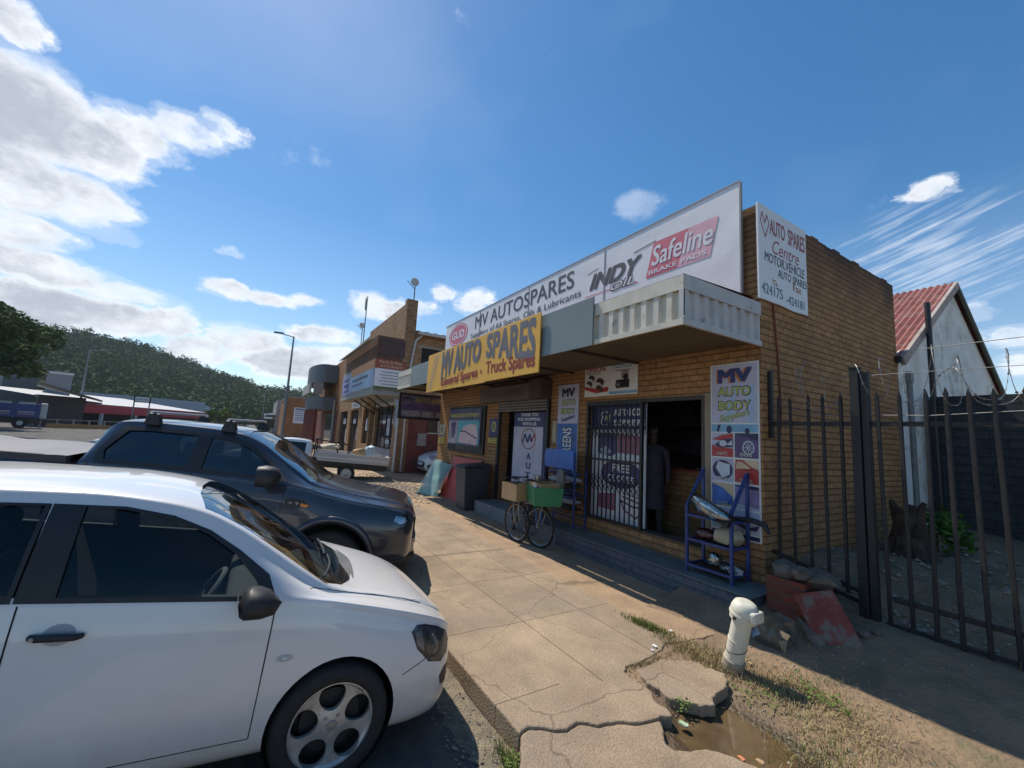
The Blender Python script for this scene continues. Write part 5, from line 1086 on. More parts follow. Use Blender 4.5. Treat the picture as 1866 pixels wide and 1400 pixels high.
def section(row, off=0.0, bul=.012):
    zb, wm, zm, zs, ws, zr, wr, zt = row
    P_ = [(0,zb),(wm*.45,zb),(wm*.84,zb),(wm*.965,zb+.055),(wm*.995,zb+(zm-zb)*.45),(wm,zm),(wm*.45+ws*.55+.008,zm*.42+zs*.58),(ws+.004,zs-.03),(ws-.006,zs+.006),
          ((ws*.67+wr*.33)+bul*.8,zs*.67+zr*.33),((ws*.33+wr*.67)+bul,zs*.33+zr*.67),(wr+.004,zr-.008),(wr*.955,zr+(zt-zr)*.38),(wr*.75,zr+(zt-zr)*.72),(wr*.4,zr+(zt-zr)*.94),(0,zt)]
    P_ = [np.array(p, float) for p in P_]; out = []
    n = len(P_)
    for i in range(n-1):
        p0 = P_[i-1] if i else P_[0]*np.array([-1,1])+0*P_[0] if i == 0 else P_[i-1]
        p0 = P_[i-1] if i > 0 else np.array([-P_[1][0], P_[1][1]]); p3 = P_[i+2] if i+2 < n else np.array([-P_[n-2][0], P_[n-2][1]])
        for t_ in (0, 1/3, 2/3):
            a = P_[i]; b = P_[i+1]
            out.append(.5*((2*a)+(-p0+b)*t_+(2*p0-5*a+4*b-p3)*t_*t_+(-p0+3*a-3*b+p3)*t_**3))
    out.append(P_[-1]); out = np.array(out)
    if off:
        tg = np.gradient(out, axis=0); nn_ = np.stack([tg[:,1], -tg[:,0]], 1); nn_ /= np.linalg.norm(nn_, axis=1)[:, None]+1e-9
        out = out + nn_*off; out[0,0] = 0; out[-1,0] = 0; out[:,0] = np.maximum(out[:,0], 0)
    return out
class Car:
    def __init__(s, table, ns=70):
        T_ = np.array(sorted(table), float); s.F = T_[:,0]; s.V = T_[:,1:]; f0, f1 = s.F[0], s.F[-1]
        u = np.linspace(0,1,ns); s.st = f0+(f1-f0)*(u - .045*np.sin(4*np.pi*u)/(1))
        s.st = np.unique(np.concatenate([s.st, f1-np.array([0,.008,.02,.04,.07,.11]), f0+np.array([0,.008,.02,.05])])); s.st = s.st[(s.st>=f0)&(s.st<=f1)]
    def sec(s, F, off=0): return section(hermite(s.F, s.V, F), off)
    def half(s, off=0, f0=None, f1=None):
        st = s.st if f0 is None else s.st[(s.st>=f0)&(s.st<=f1)]
        return [[(p[0], F, p[1]) for p in s.sec(F, off)] for F in st]
    def solid(s, off=0, f0=None, f1=None):
        rows_ = s.half(off, f0, f1); mb = MB(); R2 = []
        for r_ in rows_: R2.append(r_ + [(-x, y, z) for x, y, z in r_[-2:0:-1]])
        n = len(R2[0]); vs = [p for r_ in R2 for p in r_]; fs = []
        for i in range(len(R2)-1):
            for k in range(n): fs.append((i*n+k, i*n+(k+1) % n, (i+1)*n+(k+1) % n, (i+1)*n+k))
        fs += [tuple(range(n)), tuple(range((len(R2)-1)*n, len(R2)*n))[::-1]]
        return mb.add(vs, fs)
    def x_at(s, F, z, off=0):
        q = s.sec(F, off); q = q[9:]; i = int(np.argmin(np.abs(q[:,1]-z)+ (0 if True else 0)))
        for k in range(len(q)-1):
            if (q[k,1]-z)*(q[k+1,1]-z) <= 0 and q[k,1] != q[k+1,1]:
                t_ = (z-q[k,1])/(q[k+1,1]-q[k,1]); return q[k,0]+t_*(q[k+1,0]-q[k,0])
        return q[i,0]
    def z_at(s, F, x, off=0):
        q = s.sec(F, off); 
        for k in range(len(q)-1, 20, -1):
            if (q[k,0]-x)*(q[k-1,0]-x) <= 0 and q[k,0] != q[k-1,0]:
                t_ = (x-q[k,0])/(q[k-1,0]-q[k,0]); return q[k,1]+t_*(q[k-1,1]-q[k,1])
        return q[-1,1]
    def side(s, pts, off=.0, sg=1, n=8):
        out = []
        for a, b in zip(pts[:-1], pts[1:]):
            for i in range(n): t_ = i/n; F = a[0]+(b[0]-a[0])*t_; z = a[1]+(b[1]-a[1])*t_; out.append((sg*(s.x_at(F, z)+off), F, z))
        F, z = pts[-1]; out.append((sg*(s.x_at(F, z)+off), F, z)); return out
    def patch(s, polyg, off, axis='x', sg=1, inner=None, zmin=None, cond=None, f0=None, f1=None):
        """piece of the body surface inside a convex outline seen from the side ('x': F,z) or above ('z': x,F)"""
        mb = MB(); h_ = s.half(off, f0, f1); 
        if axis == 'x': mb.grid([[(sg*p[0], p[1], p[2]) for p in r_] for r_ in h_])
        else:
            mb.grid([[(-p[0], p[1], p[2]) for p in r_[::-1]][:-1] + [(p[0], p[1], p[2]) for p in [r_[-1]]] for r_ in [q[20:] [::-1][::-1] for q in h_]] ) if False else mb.grid([[(-p[0], p[1], p[2]) for p in q[24:]] + [(p[0], p[1], p[2]) for p in q[24:-1][::-1]] for q in h_])
        bm = bmesh.new(); bm.from_mesh(mb.mesh()); bmesh.ops.triangulate(bm, faces=bm.faces)
        def planes(pl):
            ar = sum(pl[i][0]*pl[(i+1) % len(pl)][1]-pl[(i+1) % len(pl)][0]*pl[i][1] for i in range(len(pl)))
            if ar < 0: pl = pl[::-1]
            for i in range(len(pl)):
                a, b = pl[i], pl[(i+1) % len(pl)]; nx, ny = b[1]-a[1], -(b[0]-a[0])
                yield (((0,a[0],a[1]),(0,nx,ny)) if axis == 'x' else ((a[0],a[1],0),(nx,ny,0)))
        for co, no in planes(list(polyg)):
            bmesh.ops.bisect_plane(bm, geom=bm.verts[:]+bm.edges[:]+bm.faces[:], plane_co=co, plane_no=no, clear_outer=True)
        if inner:
            pls = list(planes(list(inner)))
            for co, no in pls: bmesh.ops.bisect_plane(bm, geom=bm.verts[:]+bm.edges[:]+bm.faces[:], plane_co=co, plane_no=no)
            kill = [f_ for f_ in bm.faces if all((f_.calc_center_median()-Vector(co)).dot(Vector(no)) < 0 for co, no in pls)]
            bmesh.ops.delete(bm, geom=kill, context='FACES')
        if zmin is not None: bmesh.ops.delete(bm, geom=[f_ for f_ in bm.faces if f_.calc_center_median().z < zmin], context='FACES')
        if cond: bmesh.ops.delete(bm, geom=[f_ for f_ in bm.faces if not cond(f_.calc_center_median())], context='FACES')
        me = bpy.data.meshes.new('p'); bm.to_mesh(me); bm.free(); return me
def boolop(base, cutters):
    o = bpy.data.objects.new('b', base); COL.objects.link(o); tmp = []
    for c in cutters:
        me = c.mesh() if isinstance(c, MB) else c; fixn(me); q = bpy.data.objects.new('c', me); COL.objects.link(q); tmp.append(q)
        md = o.modifiers.new('x', 'BOOLEAN'); md.operation = 'DIFFERENCE'; md.solver = 'EXACT'; md.object = q
    dg = bpy.context.evaluated_depsgraph_get(); dg.update(); me = bpy.data.meshes.new_from_object(o.evaluated_get(dg))
    for q in tmp+[o]: bpy.data.objects.remove(q)
    return me
def cylx(F, z, r_, x0, x1, n=40): return MB().prism([(F+r_*math.cos(2*math.pi*i/n), z+r_*math.sin(2*math.pi*i/n)) for i in range(n)], x0, x1, lambda u, v, w: (w, u, v))
def sidep(pl, sg=1, x0=.3, x1=1.3): return MB().prism(pl, sg*x0, sg*x1, lambda u, v, w: (w, u, v))
def topp(pl, z0, z1): return MB().prism(pl, z0, z1, lambda u, v, w: (u, v, w))
def classify(me, outer, mats_):
    bm = bmesh.new(); bm.from_mesh(outer); bv = BVHTree.FromBMesh(bm); bm.free(); me.materials.clear()
    for q in mats_: me.materials.append(q)
    for p in me.polygons:
        h_ = bv.find_nearest(p.center); p.material_index = 0 if (h_[0] is not None and h_[3] < .004) else 1; p.use_smooth = True
    me.set_sharp_from_angle(angle=R_(32))
def paint(name, col, rough=.28, flake=0):
    M = mat(name, col, rough, var=.03, scale=1.2, coat=.9, dirt=(tuple(np.array(col)*.75+np.array((.05,.042,.032))*(1 if sum(col) < 1 else 1.5)), 2.4, .56, .3)); b = M.node_tree.nodes['Principled BSDF']; b.inputs['Metallic'].default_value = flake; t = M.node_tree
    src = b.inputs['Base Color'].links[0].from_socket   # road dust thrown up along the lower body
    tc_ = t.nodes.new('ShaderNodeTexCoord'); s = t.nodes.new('ShaderNodeSeparateXYZ'); t.links.new(tc_.outputs['Object'], s.inputs[0])
    nn = t.nodes.new('ShaderNodeTexNoise'); nn.inputs['Scale'].default_value = 5; nn.inputs['Detail'].default_value = 8; nn.inputs['Roughness'].default_value = .7; t.links.new(tc_.outputs['Object'], nn.inputs[0])
    a = t.nodes.new('ShaderNodeMath'); a.operation = 'MULTIPLY_ADD'; a.inputs[1].default_value = .35; t.links.new(nn.outputs[0], a.inputs[0]); t.links.new(s.outputs[2], a.inputs[2])
    mr = t.nodes.new('ShaderNodeMapRange'); mr.interpolation_type = 'SMOOTHSTEP'; t.links.new(a.outputs[0], mr.inputs[0]); mr.inputs[1].default_value = .80; mr.inputs[2].default_value = .36; mr.inputs[4].default_value = .45
    x = t.nodes.new('ShaderNodeMix'); x.data_type = 'RGBA'; t.links.new(mr.outputs[0], x.inputs['Factor']); t.links.new(src, x.inputs['A']); x.inputs['B'].default_value = (.34,.29,.23,1); t.links.new(x.outputs['Result'], b.inputs['Base Color'])
    return M
M_int = mat('car_interior', (.022,.021,.023), .8, var=.2); M_intg = mat('car_trim_grey', (.09,.09,.095), .8); M_hl = glassmat('lamp_glass', (.9,.93,.95), 1.2, .03)
M_win = glassmat('window_glass', (.66,.76,.74), .35, .01, .5); M_wind = glassmat('tinted_window_glass', (.62,.68,.68), .3, .01); M_tint = glassmat('dark_window_glass', (.22,.25,.26), 2.4, .02)
M_trim = mat('black_trim', (.022,.022,.024), .55, var=.15, scale=12); M_plate = mat('number_plate', (.6,.6,.58), .5); M_orangel = mat('orange_lens', (.75,.22,.02), .25); M_gap = mat('panel_gap', (.008,.008,.008), .9)
M_alloy = mat('alloy_wheel', (.52,.50,.47), .36, metal=.45, var=.12, scale=14, dirt=((.16,.13,.10),9,.55,.2)); M_disc = mat('brake_disc', (.02,.02,.02), .6)
def wheel(T, x, F, z, R0, w_, sg, holes=5, rimr=.2, detail=True):
    W_ = obj('wheel', MB().lathe([(rimr,-w_/2+.012),(rimr+.018,-w_/2),(R0-.05,-w_/2-.004),(R0-.018,-w_/2+.012),(R0,-w_/2+.045),(R0,w_/2-.045),(R0-.018,w_/2-.012),(R0-.05,w_/2+.004),(rimr+.018,w_/2),(rimr,w_/2-.012),(rimr,-w_/2+.012)], (0,0,0), 'x', 56), M_tyre, T, world=False, smooth=True)
    W_.location = (x, F, z)
    f = w_/2-.02
    pr = [(0,-.03),(rimr*.30,-.03),(rimr*.9,-.045),(rimr-.008,-.02),(rimr-.008,.010),(rimr-.002,.018),(rimr+.004,.012),(rimr+.004,.022),(rimr-.012,.024),(rimr*.88,.012),(rimr*.55,.010),(rimr*.34,.018),(rimr*.30,.022),(0,.022)]
    if not detail:
        rim = MB().lathe([(r_*1, sg*(h_+f-.02)) for r_, h_ in pr], (0,0,0), 'x', 32); obj('rim', rim, M_alloy, W_, world=False, smooth=True); return W_
    base = MB().lathe([(r_, (h_+f-.024)) for r_, h_ in [(0.0001,-.012),(rimr*.9,-.012),(rimr-.006,-.012),(rimr+.004,-.004),(rimr+.004,.022),(rimr-.010,.024),(rimr*.90,.012),(rimr*.6,.008),(rimr*.34,.016),(rimr*.30,.020),(.0001,.020)]], (0,0,0), 'x', 60).mesh()
    bm = bmesh.new(); bm.from_mesh(base); bmesh.ops.remove_doubles(bm, verts=bm.verts, dist=.0006); bmesh.ops.holes_fill(bm, edges=bm.edges); bmesh.ops.recalc_face_normals(bm, faces=bm.faces); bm.to_mesh(base); bm.free()
    cut = []
    for k in range(holes):
        a = 2*math.pi*k/holes + math.pi/2+.12; n = 28; P_ = []
        for i in range(n):
            t_ = 2*math.pi*i/n; rr = rimr*.645+rimr*.31*math.cos(t_); tt = rimr*(.315+.05*math.cos(t_))*math.sin(t_); P_.append((rr*math.cos(a)-tt*math.sin(a), rr*math.sin(a)+tt*math.cos(a)))
        cut.append(MB().prism(P_, -.2, .3, lambda u, v, w: (w, u, v)))
    for k in range(5):
        a = 2*math.pi*k/5+math.pi/2+.12+math.pi/5; cut.append(cylx(.055*math.cos(a), .055*math.sin(a), .0095, f-.012, .3, 12))
    me = boolop(base, cut)
    if sg < 0: me.transform(Matrix.Scale(-1, 4, (1,0,0)))
    obj('rim', me, M_alloy, W_, world=False, smooth=True, recalc=True)
    obj('brake_drum', MB().lathe([(0.001,sg*(f-.07)),(rimr*.72,sg*(f-.07)),(rimr*.72,sg*(f-.10)),(rimr-.004,sg*(f-.11)),(rimr-.004,sg*(f-.03))], (0,0,0), 'x', 40), M_disc, W_, world=False, smooth=True)
    obj('hub_cap', MB().lathe([(0,sg*(f+.004)),(.026,sg*(f+.003)),(.029,sg*(f-.006))], (0,0,0), 'x', 24), M_silver, W_, world=False, smooth=True)
    return W_
def seats(T, F, z, col=M_int, xs_=(-.36,.36), s_=1.0):
    for x in xs_:
        st_ = obj('seat', MB().box(x-.25,x+.25,F-.5,F+.02,z-.12,z+.06), col, T, world=False, bevel=.05)
        b_ = MB().add([(x-.24,F-.52,z),(x+.24,F-.52,z),(x+.24,F-.38,z),(x-.24,F-.38,z),(x-.20,F-.72,z+.60),(x+.20,F-.72,z+.60),(x+.20,F-.62,z+.60),(x-.20,F-.62,z+.60)], [(0,3,2,1),(4,5,6,7),(0,1,5,4),(1,2,6,5),(2,3,7,6),(3,0,4,7)])
        o = obj('backrest', b_, col, T, world=False, bevel=.05); obj('headrest', MB().box(x-.12,x+.12,F-.76,F-.66,z+.64,z+.82), col, T, world=False, bevel=.04)

def pose(T, X, Y, Z, yaw, pitch):
    f = Vector((math.sin(yaw)*math.cos(pitch), math.cos(yaw)*math.cos(pitch), math.sin(pitch))); rt = Vector((math.cos(yaw), -math.sin(yaw), 0)); u = rt.cross(f)
    m_ = Matrix(((rt.x,f.x,u.x,X),(rt.y,f.y,u.y,Y),(rt.z,f.z,u.z,Z),(0,0,0,1))); T.rotation_mode = 'XYZ'; T.location = (X,Y,Z); T.rotation_euler = m_.to_euler()

# ---- white hatchback
M_pw = paint('white_car_paint', (.72,.70,.685), .3)
TB = [(.815,.36,.22,.45,.54,.20,.555,.12,.56),(.79,.27,.46,.44,.60,.42,.62,.28,.63),(.73,.20,.64,.44,.66,.58,.685,.42,.70),(.62,.17,.745,.46,.73,.665,.755,.50,.775),(.45,.17,.80,.50,.795,.725,.825,.56,.845),(.22,.18,.822,.53,.855,.75,.885,.60,.905),(.02,.19,.828,.56,.90,.765,.925,.63,.945),
      (-.10,.20,.828,.58,.925,.772,.948,.65,1.02),(-.25,.20,.83,.60,.945,.775,1.02,.662,1.125),(-.42,.20,.83,.60,.958,.775,1.14,.650,1.225),(-.62,.20,.83,.60,.970,.775,1.275,.625,1.335),(-.80,.20,.83,.60,.98,.775,1.355,.60,1.415),(-.98,.20,.83,.60,.99,.775,1.395,.588,1.452),(-1.3,.20,.83,.60,1.005,.775,1.425,.58,1.478),(-1.75,.20,.83,.60,1.02,.772,1.425,.575,1.475),
      (-2.3,.20,.83,.60,1.03,.765,1.39,.56,1.44),(-2.7,.22,.82,.60,1.03,.75,1.30,.53,1.36),(-2.92,.25,.80,.60,1.0,.72,1.12,.50,1.17),(-3.04,.28,.77,.6,.93,.66,.97,.46,1.0),(-3.10,.34,.6,.6,.8,.5,.82,.35,.84)]
CP = Car(TB, 84)
T = thing('hatchback_car', 'white five door hatchback parked nose to the kerb in the foreground', 'car', (0,0,0)); pose(T, -3.41, .51, -.12, .0, -.075)
outer = CP.solid().mesh(); fixn(outer); base = outer.copy()
wf = [(-.43,.972),(-.475,1.05),(-.60,1.177),(-.75,1.272),(-.92,1.340),(-1.12,1.377),(-1.27,1.386),(-1.255,1.02)]
wr_ = [(-1.37,1.03),(-1.385,1.388),(-1.8,1.386),(-2.1,1.348),(-2.16,1.07)]
ws_ = [(-.63,-.13),(-.56,-.02),(-.42,.055),(-.22,.10),(0,.115),(.22,.10),(.42,.055),(.56,-.02),(.63,-.13),(.60,-.52),(.56,-.80),(.3,-.855),(0,-.87),(-.3,-.855),(-.56,-.80),(-.60,-.52)]
rw_ = [(-.52,-2.66),(.52,-2.66),(.46,-2.88),(-.46,-2.88)]
cav = Car([( f_, .30 , a-.05, b, c-.0, d-.05, e-.035, g_-.04, h_-.035) for (f_,_,a,b,c,d,e,g_,h_) in TB if -2.95 < f_ < -.05], 40)
cuts = [cav.solid(), sidep(wf), sidep(wf,-1), sidep(wr_), sidep(wr_,-1), topp(ws_, .90, 1.7), topp(rw_, 1.06, 1.6)]
for F in (0, -2.465):
    for sg in (1,-1): cuts.append(cylx(F, .315, .335, sg*.50, sg*1.2))
me = boolop(base, cuts); classify(me, outer, [M_pw, M_int]); body = obj('body', me, None, T, world=False, recalc=False)
for sg in (1,-1):
    obj('side_window', CP.patch([(-.40,.96),(-.44,1.05),(-.60,1.18),(-.75,1.27),(-.92,1.34),(-1.12,1.375),(-1.30,1.385),(-1.30,1.0)], -.012, sg=sg), M_wind, T, world=False, smooth=True, recalc=False)
    obj('side_window', CP.patch([(-1.33,1.0),(-1.33,1.39),(-1.8,1.385),(-2.12,1.35),(-2.2,1.03)], -.012, sg=sg), M_wind, T, world=False, smooth=True, recalc=False)
    # black surrounds: quarter, pillar and lower seal
    obj('window_trim', CP.patch([(-.385,.955),(-.44,1.075),(-.60,1.195),(-.75,1.287),(-.92,1.352),(-1.12,1.388),(-1.38,1.392),(-1.375,1.01)], .0025, sg=sg, inner=[(-.455,.98),(-.50,1.055),(-.615,1.175),(-.755,1.268),(-.92,1.336),(-1.12,1.374),(-1.265,1.381),(-1.25,1.025)]), M_trim, T, world=False, smooth=True, recalc=False)
    obj('window_trim', CP.patch([(-1.382,1.01),(-1.388,1.392),(-1.8,1.388),(-2.13,1.35),(-2.22,1.04)], .0025, sg=sg, inner=[(-1.40,1.04),(-1.405,1.382),(-1.8,1.378),(-2.09,1.342),(-2.14,1.07)]), M_trim, T, world=False, smooth=True, recalc=False)
    dr = obj('front_door', CP.patch([(-.40,.33),(-.395,.945),(-1.35,.998),(-1.325,.42),(-1.28,.33)], .0015, sg=sg), M_pw, T, world=False, smooth=True, recalc=False)
    dr2 = obj('rear_door', CP.patch([(-1.36,.40),(-1.362,.998),(-2.22,1.04),(-2.22,.75),(-2.10,.50),(-2.0,.33),(-1.32,.33)], .0015, sg=sg), M_pw, T, world=False, smooth=True, recalc=False)
    for k, (pts, rr) in enumerate((([(-.385,.945),(-.395,.6),(-.40,.33)],.0032),([(-1.357,1.0),(-1.345,.7),(-1.325,.5),(-1.29,.33)],.0032),([(-.40,.328),(-1.28,.328),(-2.0,.335)],.003),([(-2.22,1.03),(-2.22,.75),(-2.10,.5),(-2.0,.33)],.003),([(.60,.595),(.52,.56),(.36,.50)],.0022),([(-.22,.985),(-.15,.965),(.02,.925),(.22,.885),(.40,.842),(.52,.80)],.0022))):
        obj('panel_gap', MB().tube(CP.side(pts, .0003, sg), rr, 5), M_gap, T, world=False)
    for d_, F0 in ((dr,-1.20),(dr2,-2.02)):
        x = CP.x_at(F0, .88)
        obj('handle', MB().tube([(sg*(x+.012),F0-.085,.885),(sg*(x+.030),F0-.06,.886),(sg*(x+.032),F0,.884),(sg*(x+.030),F0+.06,.88),(sg*(x+.012),F0+.08,.878)], [.013,.015,.015,.014,.011], 10), M_trim, d_, world=False, smooth=True)
        obj('handle_recess_shade', CP.patch([(F0+.055*math.cos(a),.884+.042*math.sin(a)) for a in np.linspace(0,2*math.pi,14,endpoint=False)], .0028, sg=sg), mat('recess_shade', (.40,.40,.42), .4), d_, world=False, smooth=True, recalc=False)  # flat grey patch, shade of the hand recess put into its colour
        obj('lock', MB().lathe([(0,.0),(.008,0),(.009,-.004)], (sg*(x+.044), F0-.072, .886), 'x', 12), M_silver, d_, world=False)
    # sill, marker, mirror
    obj('side_marker', CP.patch([(-.30+.036*math.cos(a)*(1.1),.685+.016*math.sin(a)) for a in np.linspace(0,2*math.pi,16,endpoint=False)], .004, sg=sg), mat('marker_lens', (.5,.5,.5), .25), T, world=False, smooth=True, recalc=False)
    obj('marker_bulb', CP.patch([(-.30+.012*math.cos(a),.685+.007*math.sin(a)) for a in np.linspace(0,2*math.pi,8,endpoint=False)], .006, sg=sg), M_white, T, world=False, recalc=False)
    me = lump(0,0,0,.088,.055,.062,7); bmm = bmesh.new(); bmm.from_mesh(me)
    for v in bmm.verts:
        q = v.co.normalized(); v.co = Vector((math.copysign(abs(q.x)**.8,q.x)*.105, q.y*(.14 if q.y > 0 else .05)*(1-.25*q.z), q.z*(.085 if q.z > 0 else .065) - .16*max(0,-q.y)*.0))
    bmm.to_mesh(me); bmm.free(); me.transform(Matrix.Translation((0,0,0)))
    mr_ = obj('mirror', me, M_trim, T, world=False, smooth=True); 
    if sg < 0: me.transform(Matrix.Scale(-1,4,(1,0,0))); fixn(me)
    mr_.location = (sg*.925,-.515,1.0); 
    obj('mirror_glass', MB().add([(sg*-.075,-.055,-.045),(sg*.075,-.055,-.05),(sg*.075,-.055,.05),(sg*-.075,-.055,.05)],[(0,1,2,3)]), M_silver, mr_, world=False)
    obj('mirror_stalk', MB().tube([(sg*-.06,.005,-.03),(sg*-.14,.02,-.035)], [.022,.018], 8), M_trim, mr_, world=False)
    # head lamp: recessed bowl behind a clear cover
    HL = [(.405,.715),(.44,.742),(.50,.735),(.60,.700),(.69,.645),(.715,.59),(.70,.53),(.64,.505),(.54,.535),(.45,.62)]
    cnd = lambda c, sg=sg: c.x*sg > .40
    hl = obj('headlight', CP.patch(HL, .003, sg=sg, cond=cnd), M_hl, T, world=False, smooth=True, recalc=False)
    obj('headlight_housing', CP.patch(HL, .0012, sg=sg, cond=cnd), mat('lamp_silver_grey', (.20,.20,.21), .25, metal=.4, scale=9, var=.4), hl, world=False, smooth=True, recalc=False)
    obj('reflector', CP.patch([(.57+.055*math.cos(a),.62+.055*math.sin(a)) for a in np.linspace(0,2*math.pi,20,endpoint=False)], .002, sg=sg, cond=cnd), M_chr, hl, world=False, smooth=True, recalc=False)
    obj('indicator_reflector', CP.patch([(.445,.64),(.43,.705),(.475,.71),(.50,.60)], .002, sg=sg, cond=cnd), M_silver, hl, world=False, smooth=True, recalc=False)
    obj('lamp_edge', MB().tube([ (sg*(CP.x_at(a,b)+.0025),a,b) for a,b in HL], .003, 5, closed=True), M_gap, hl, world=False)
    obj('fog_recess', CP.patch([(.66,.36),(.64,.42),(.68,.455),(.75,.45),(.77,.40),(.74,.34)], .003, sg=sg), M_trim, T, world=False, smooth=True, recalc=False)
    wheel(T, sg*.735, 0, .30, .308, .195, sg, rimr=.218); wheel(T, sg*.735, -2.465, .30, .308, .195, sg, rimr=.218)
    obj('arch_liner', MB().lathe([(.335,sg*.50),(.335,sg*.80)], (0,0,.315), 'x', 40), M_int, T, world=False, recalc=False)
    obj('tail_light', CP.patch([(-2.78,.78),(-2.78,1.0),(-2.98,1.0),(-3.05,.85),(-3.0,.72)], .004, sg=sg), M_tail, T, world=False, smooth=True, recalc=False)
wsh = obj('windshield', CP.patch([(-.66,-.14),(-.58,-.0),(-.42,.075),(-.22,.12),(0,.135),(.22,.12),(.42,.075),(.58,-.0),(.66,-.14),(.60,-.83),(.3,-.885),(0,-.90),(-.3,-.885),(-.60,-.83)], -.008, axis='z', zmin=.8), M_win, T, world=False, smooth=True, recalc=False)
obj('windshield_band', CP.patch([(-.66,-.16),(-.58,-.02),(-.42,.055),(-.22,.10),(0,.115),(.22,.10),(.42,.055),(.58,-.02),(.66,-.16),(.60,-.16),(-.60,-.16)], -.012, axis='z', zmin=.8, inner=[(-.62,-.175),(-.52,-.075),(-.30,-.02),(0,.0),(.30,-.02),(.52,-.075),(.62,-.175)]), M_trim, T, world=False, smooth=True, recalc=False)
obj('rear_window', CP.patch([(-.53,-2.64),(.53,-2.64),(.47,-2.89),(-.47,-2.89)], -.008, axis='z', zmin=.9), M_wind, T, world=False, smooth=True, recalc=False)
obj('bonnet', CP.patch([(-.60,.125),(-.58,.38),(-.48,.60),(-.2,.70),(.2,.70),(.48,.60),(.58,.38),(.60,.125)], .0015, axis='z', zmin=.6), M_pw, T, world=False, smooth=True, recalc=False, )
# cowl, wipers, dashboard, wheel, seats
P = [( x, .13-.32*abs(x)**2.2, .945-.06*abs(x)) for x in np.linspace(-.64,.64,20)]
obj('cowl', MB().grid([[(x, y-.075, z-.02), (x, y-.005, z+.005)] for x, y, z in P]), M_trim, T, world=False, smooth=True, recalc=False)
for x0, x1 in ((-.52,.08),(.02,.60)):
    pts = [(x0+(x1-x0)*t_, -.01-.10*t_*t_*(1 if x1 > .3 else .3)-.03, 0) for t_ in np.linspace(0,1,7)]; pts = [(x, y, CP.z_at(y, abs(x))+.014) for x, y, _ in pts]
    obj('wiper', MB().tube(pts, .007, 6), M_trim, T, world=False)
obj('dashboard', MB().add([(-.66,-.62,.84),(.66,-.62,.84),(.66,-.14,.90),(-.66,-.14,.90),(-.70,-.60,.45),(.70,-.60,.45),(.70,-.12,.45),(-.70,-.12,.45)], [(0,1,2,3),(7,6,5,4),(4,5,1,0),(5,6,2,1),(6,7,3,2),(7,4,0,3)]), M_int, T, world=False, bevel=.03)
c_ = Vector((.36,-.74,.84)); ax_ = Vector((0,-.85,.5)).normalized(); u_ = Vector((1,0,0)); v_ = ax_.cross(u_)
sw = obj('steering_wheel', MB().tube([c_+u_*.185*math.cos(a)+v_*.185*math.sin(a) for a in np.linspace(0,2*math.pi,28,endpoint=False)], .015, 8, closed=True), M_intg, T, world=False, smooth=True)
mb = MB()
for a in (0,math.pi,-math.pi/2): mb.tube([c_, c_+u_*.18*math.cos(a)+v_*.18*math.sin(a)], .016, 6)
mb.tube([c_, c_-ax_*.2], .03, 8); obj('spokes', mb, M_int, sw, world=False)
seats(T, -.90, .50); obj('rear_bench', MB().box(-.60,.60,-2.35,-1.85,.42,.62), M_int, T, world=False, bevel=.05); obj('rear_backrest', MB().box(-.60,.60,-2.5,-2.35,.5,1.05), M_int, T, world=False, bevel=.05)
obj('seat_belt', MB().grid([[(.66,-1.33,1.2),(.66,-1.37,1.2)],[(.56,-1.36,.9),(.56,-1.40,.9)],[(.58,-1.3,.5),(.58,-1.34,.5)]]), M_intg, T, world=False, recalc=False)
obj('number_plate', MB().box(-.26,.26,.80,.812,.40,.50), M_plate, T, world=False)
obj('grille', MB().box(-.34,.34,.775,.80,.555,.60), M_trim, T, world=False, bevel=.01)
obj('black_strip', MB().tube(CP.side([(-.36,1.40),(-.6,1.41)],.0,1)[:1]+CP.side([(-1.3,1.44),(-1.8,1.44)],.0,1)[:1], .002, 4), M_trim, T, world=False)

# ---- dark blue double cab pickup
M_pb = paint('dark_blue_car_paint', (.032,.038,.055), .28, .3)
TR_ = [(.93,.60,.40,.76,.86,.36,.885,.24,.90),(.89,.46,.70,.76,.93,.62,.955,.42,.975),(.80,.42,.84,.78,1.0,.76,1.03,.58,1.055),(.55,.42,.90,.80,1.045,.815,1.08,.62,1.115),(.2,.44,.915,.82,1.08,.825,1.125,.63,1.155),(-.10,.45,.92,.84,1.14,.84,1.18,.66,1.215),
       (-.28,.45,.92,.85,1.185,.845,1.215,.68,1.27),(-.45,.45,.92,.86,1.215,.845,1.31,.68,1.395),(-.70,.45,.92,.86,1.235,.845,1.485,.655,1.55),(-.95,.45,.92,.86,1.25,.843,1.64,.632,1.695),(-1.15,.45,.92,.86,1.26,.84,1.71,.62,1.768),(-1.5,.45,.92,.86,1.28,.84,1.74,.615,1.80),(-2.0,.45,.92,.86,1.30,.838,1.745,.61,1.805),(-2.3,.45,.92,.86,1.31,.835,1.725,.60,1.785),(-2.42,.45,.92,.86,1.315,.83,1.64,.60,1.70),(-2.50,.45,.915,.86,1.31,.82,1.40,.64,1.44),(-2.525,.5,.90,.86,1.25,.80,1.30,.6,1.32)]
CR = Car(TR_, 80)
T = thing('pickup_truck', 'dark blue double cab pickup with roof bars parked beyond the white hatchback', 'pickup', (0,0,0)); pose(T, -6.04, 1.06, -.13, .28, -.05)
outer = CR.solid().mesh(); fixn(outer); base = outer.copy()
wf = [(-.60,1.275),(-.66,1.34),(-.82,1.465),(-1.0,1.585),(-1.18,1.655),(-1.42,1.682),(-1.42,1.315)]
wr_ = [(-1.53,1.32),(-1.53,1.685),(-2.0,1.69),(-2.22,1.675),(-2.345,1.45),(-2.33,1.37),(-2.28,1.345)]
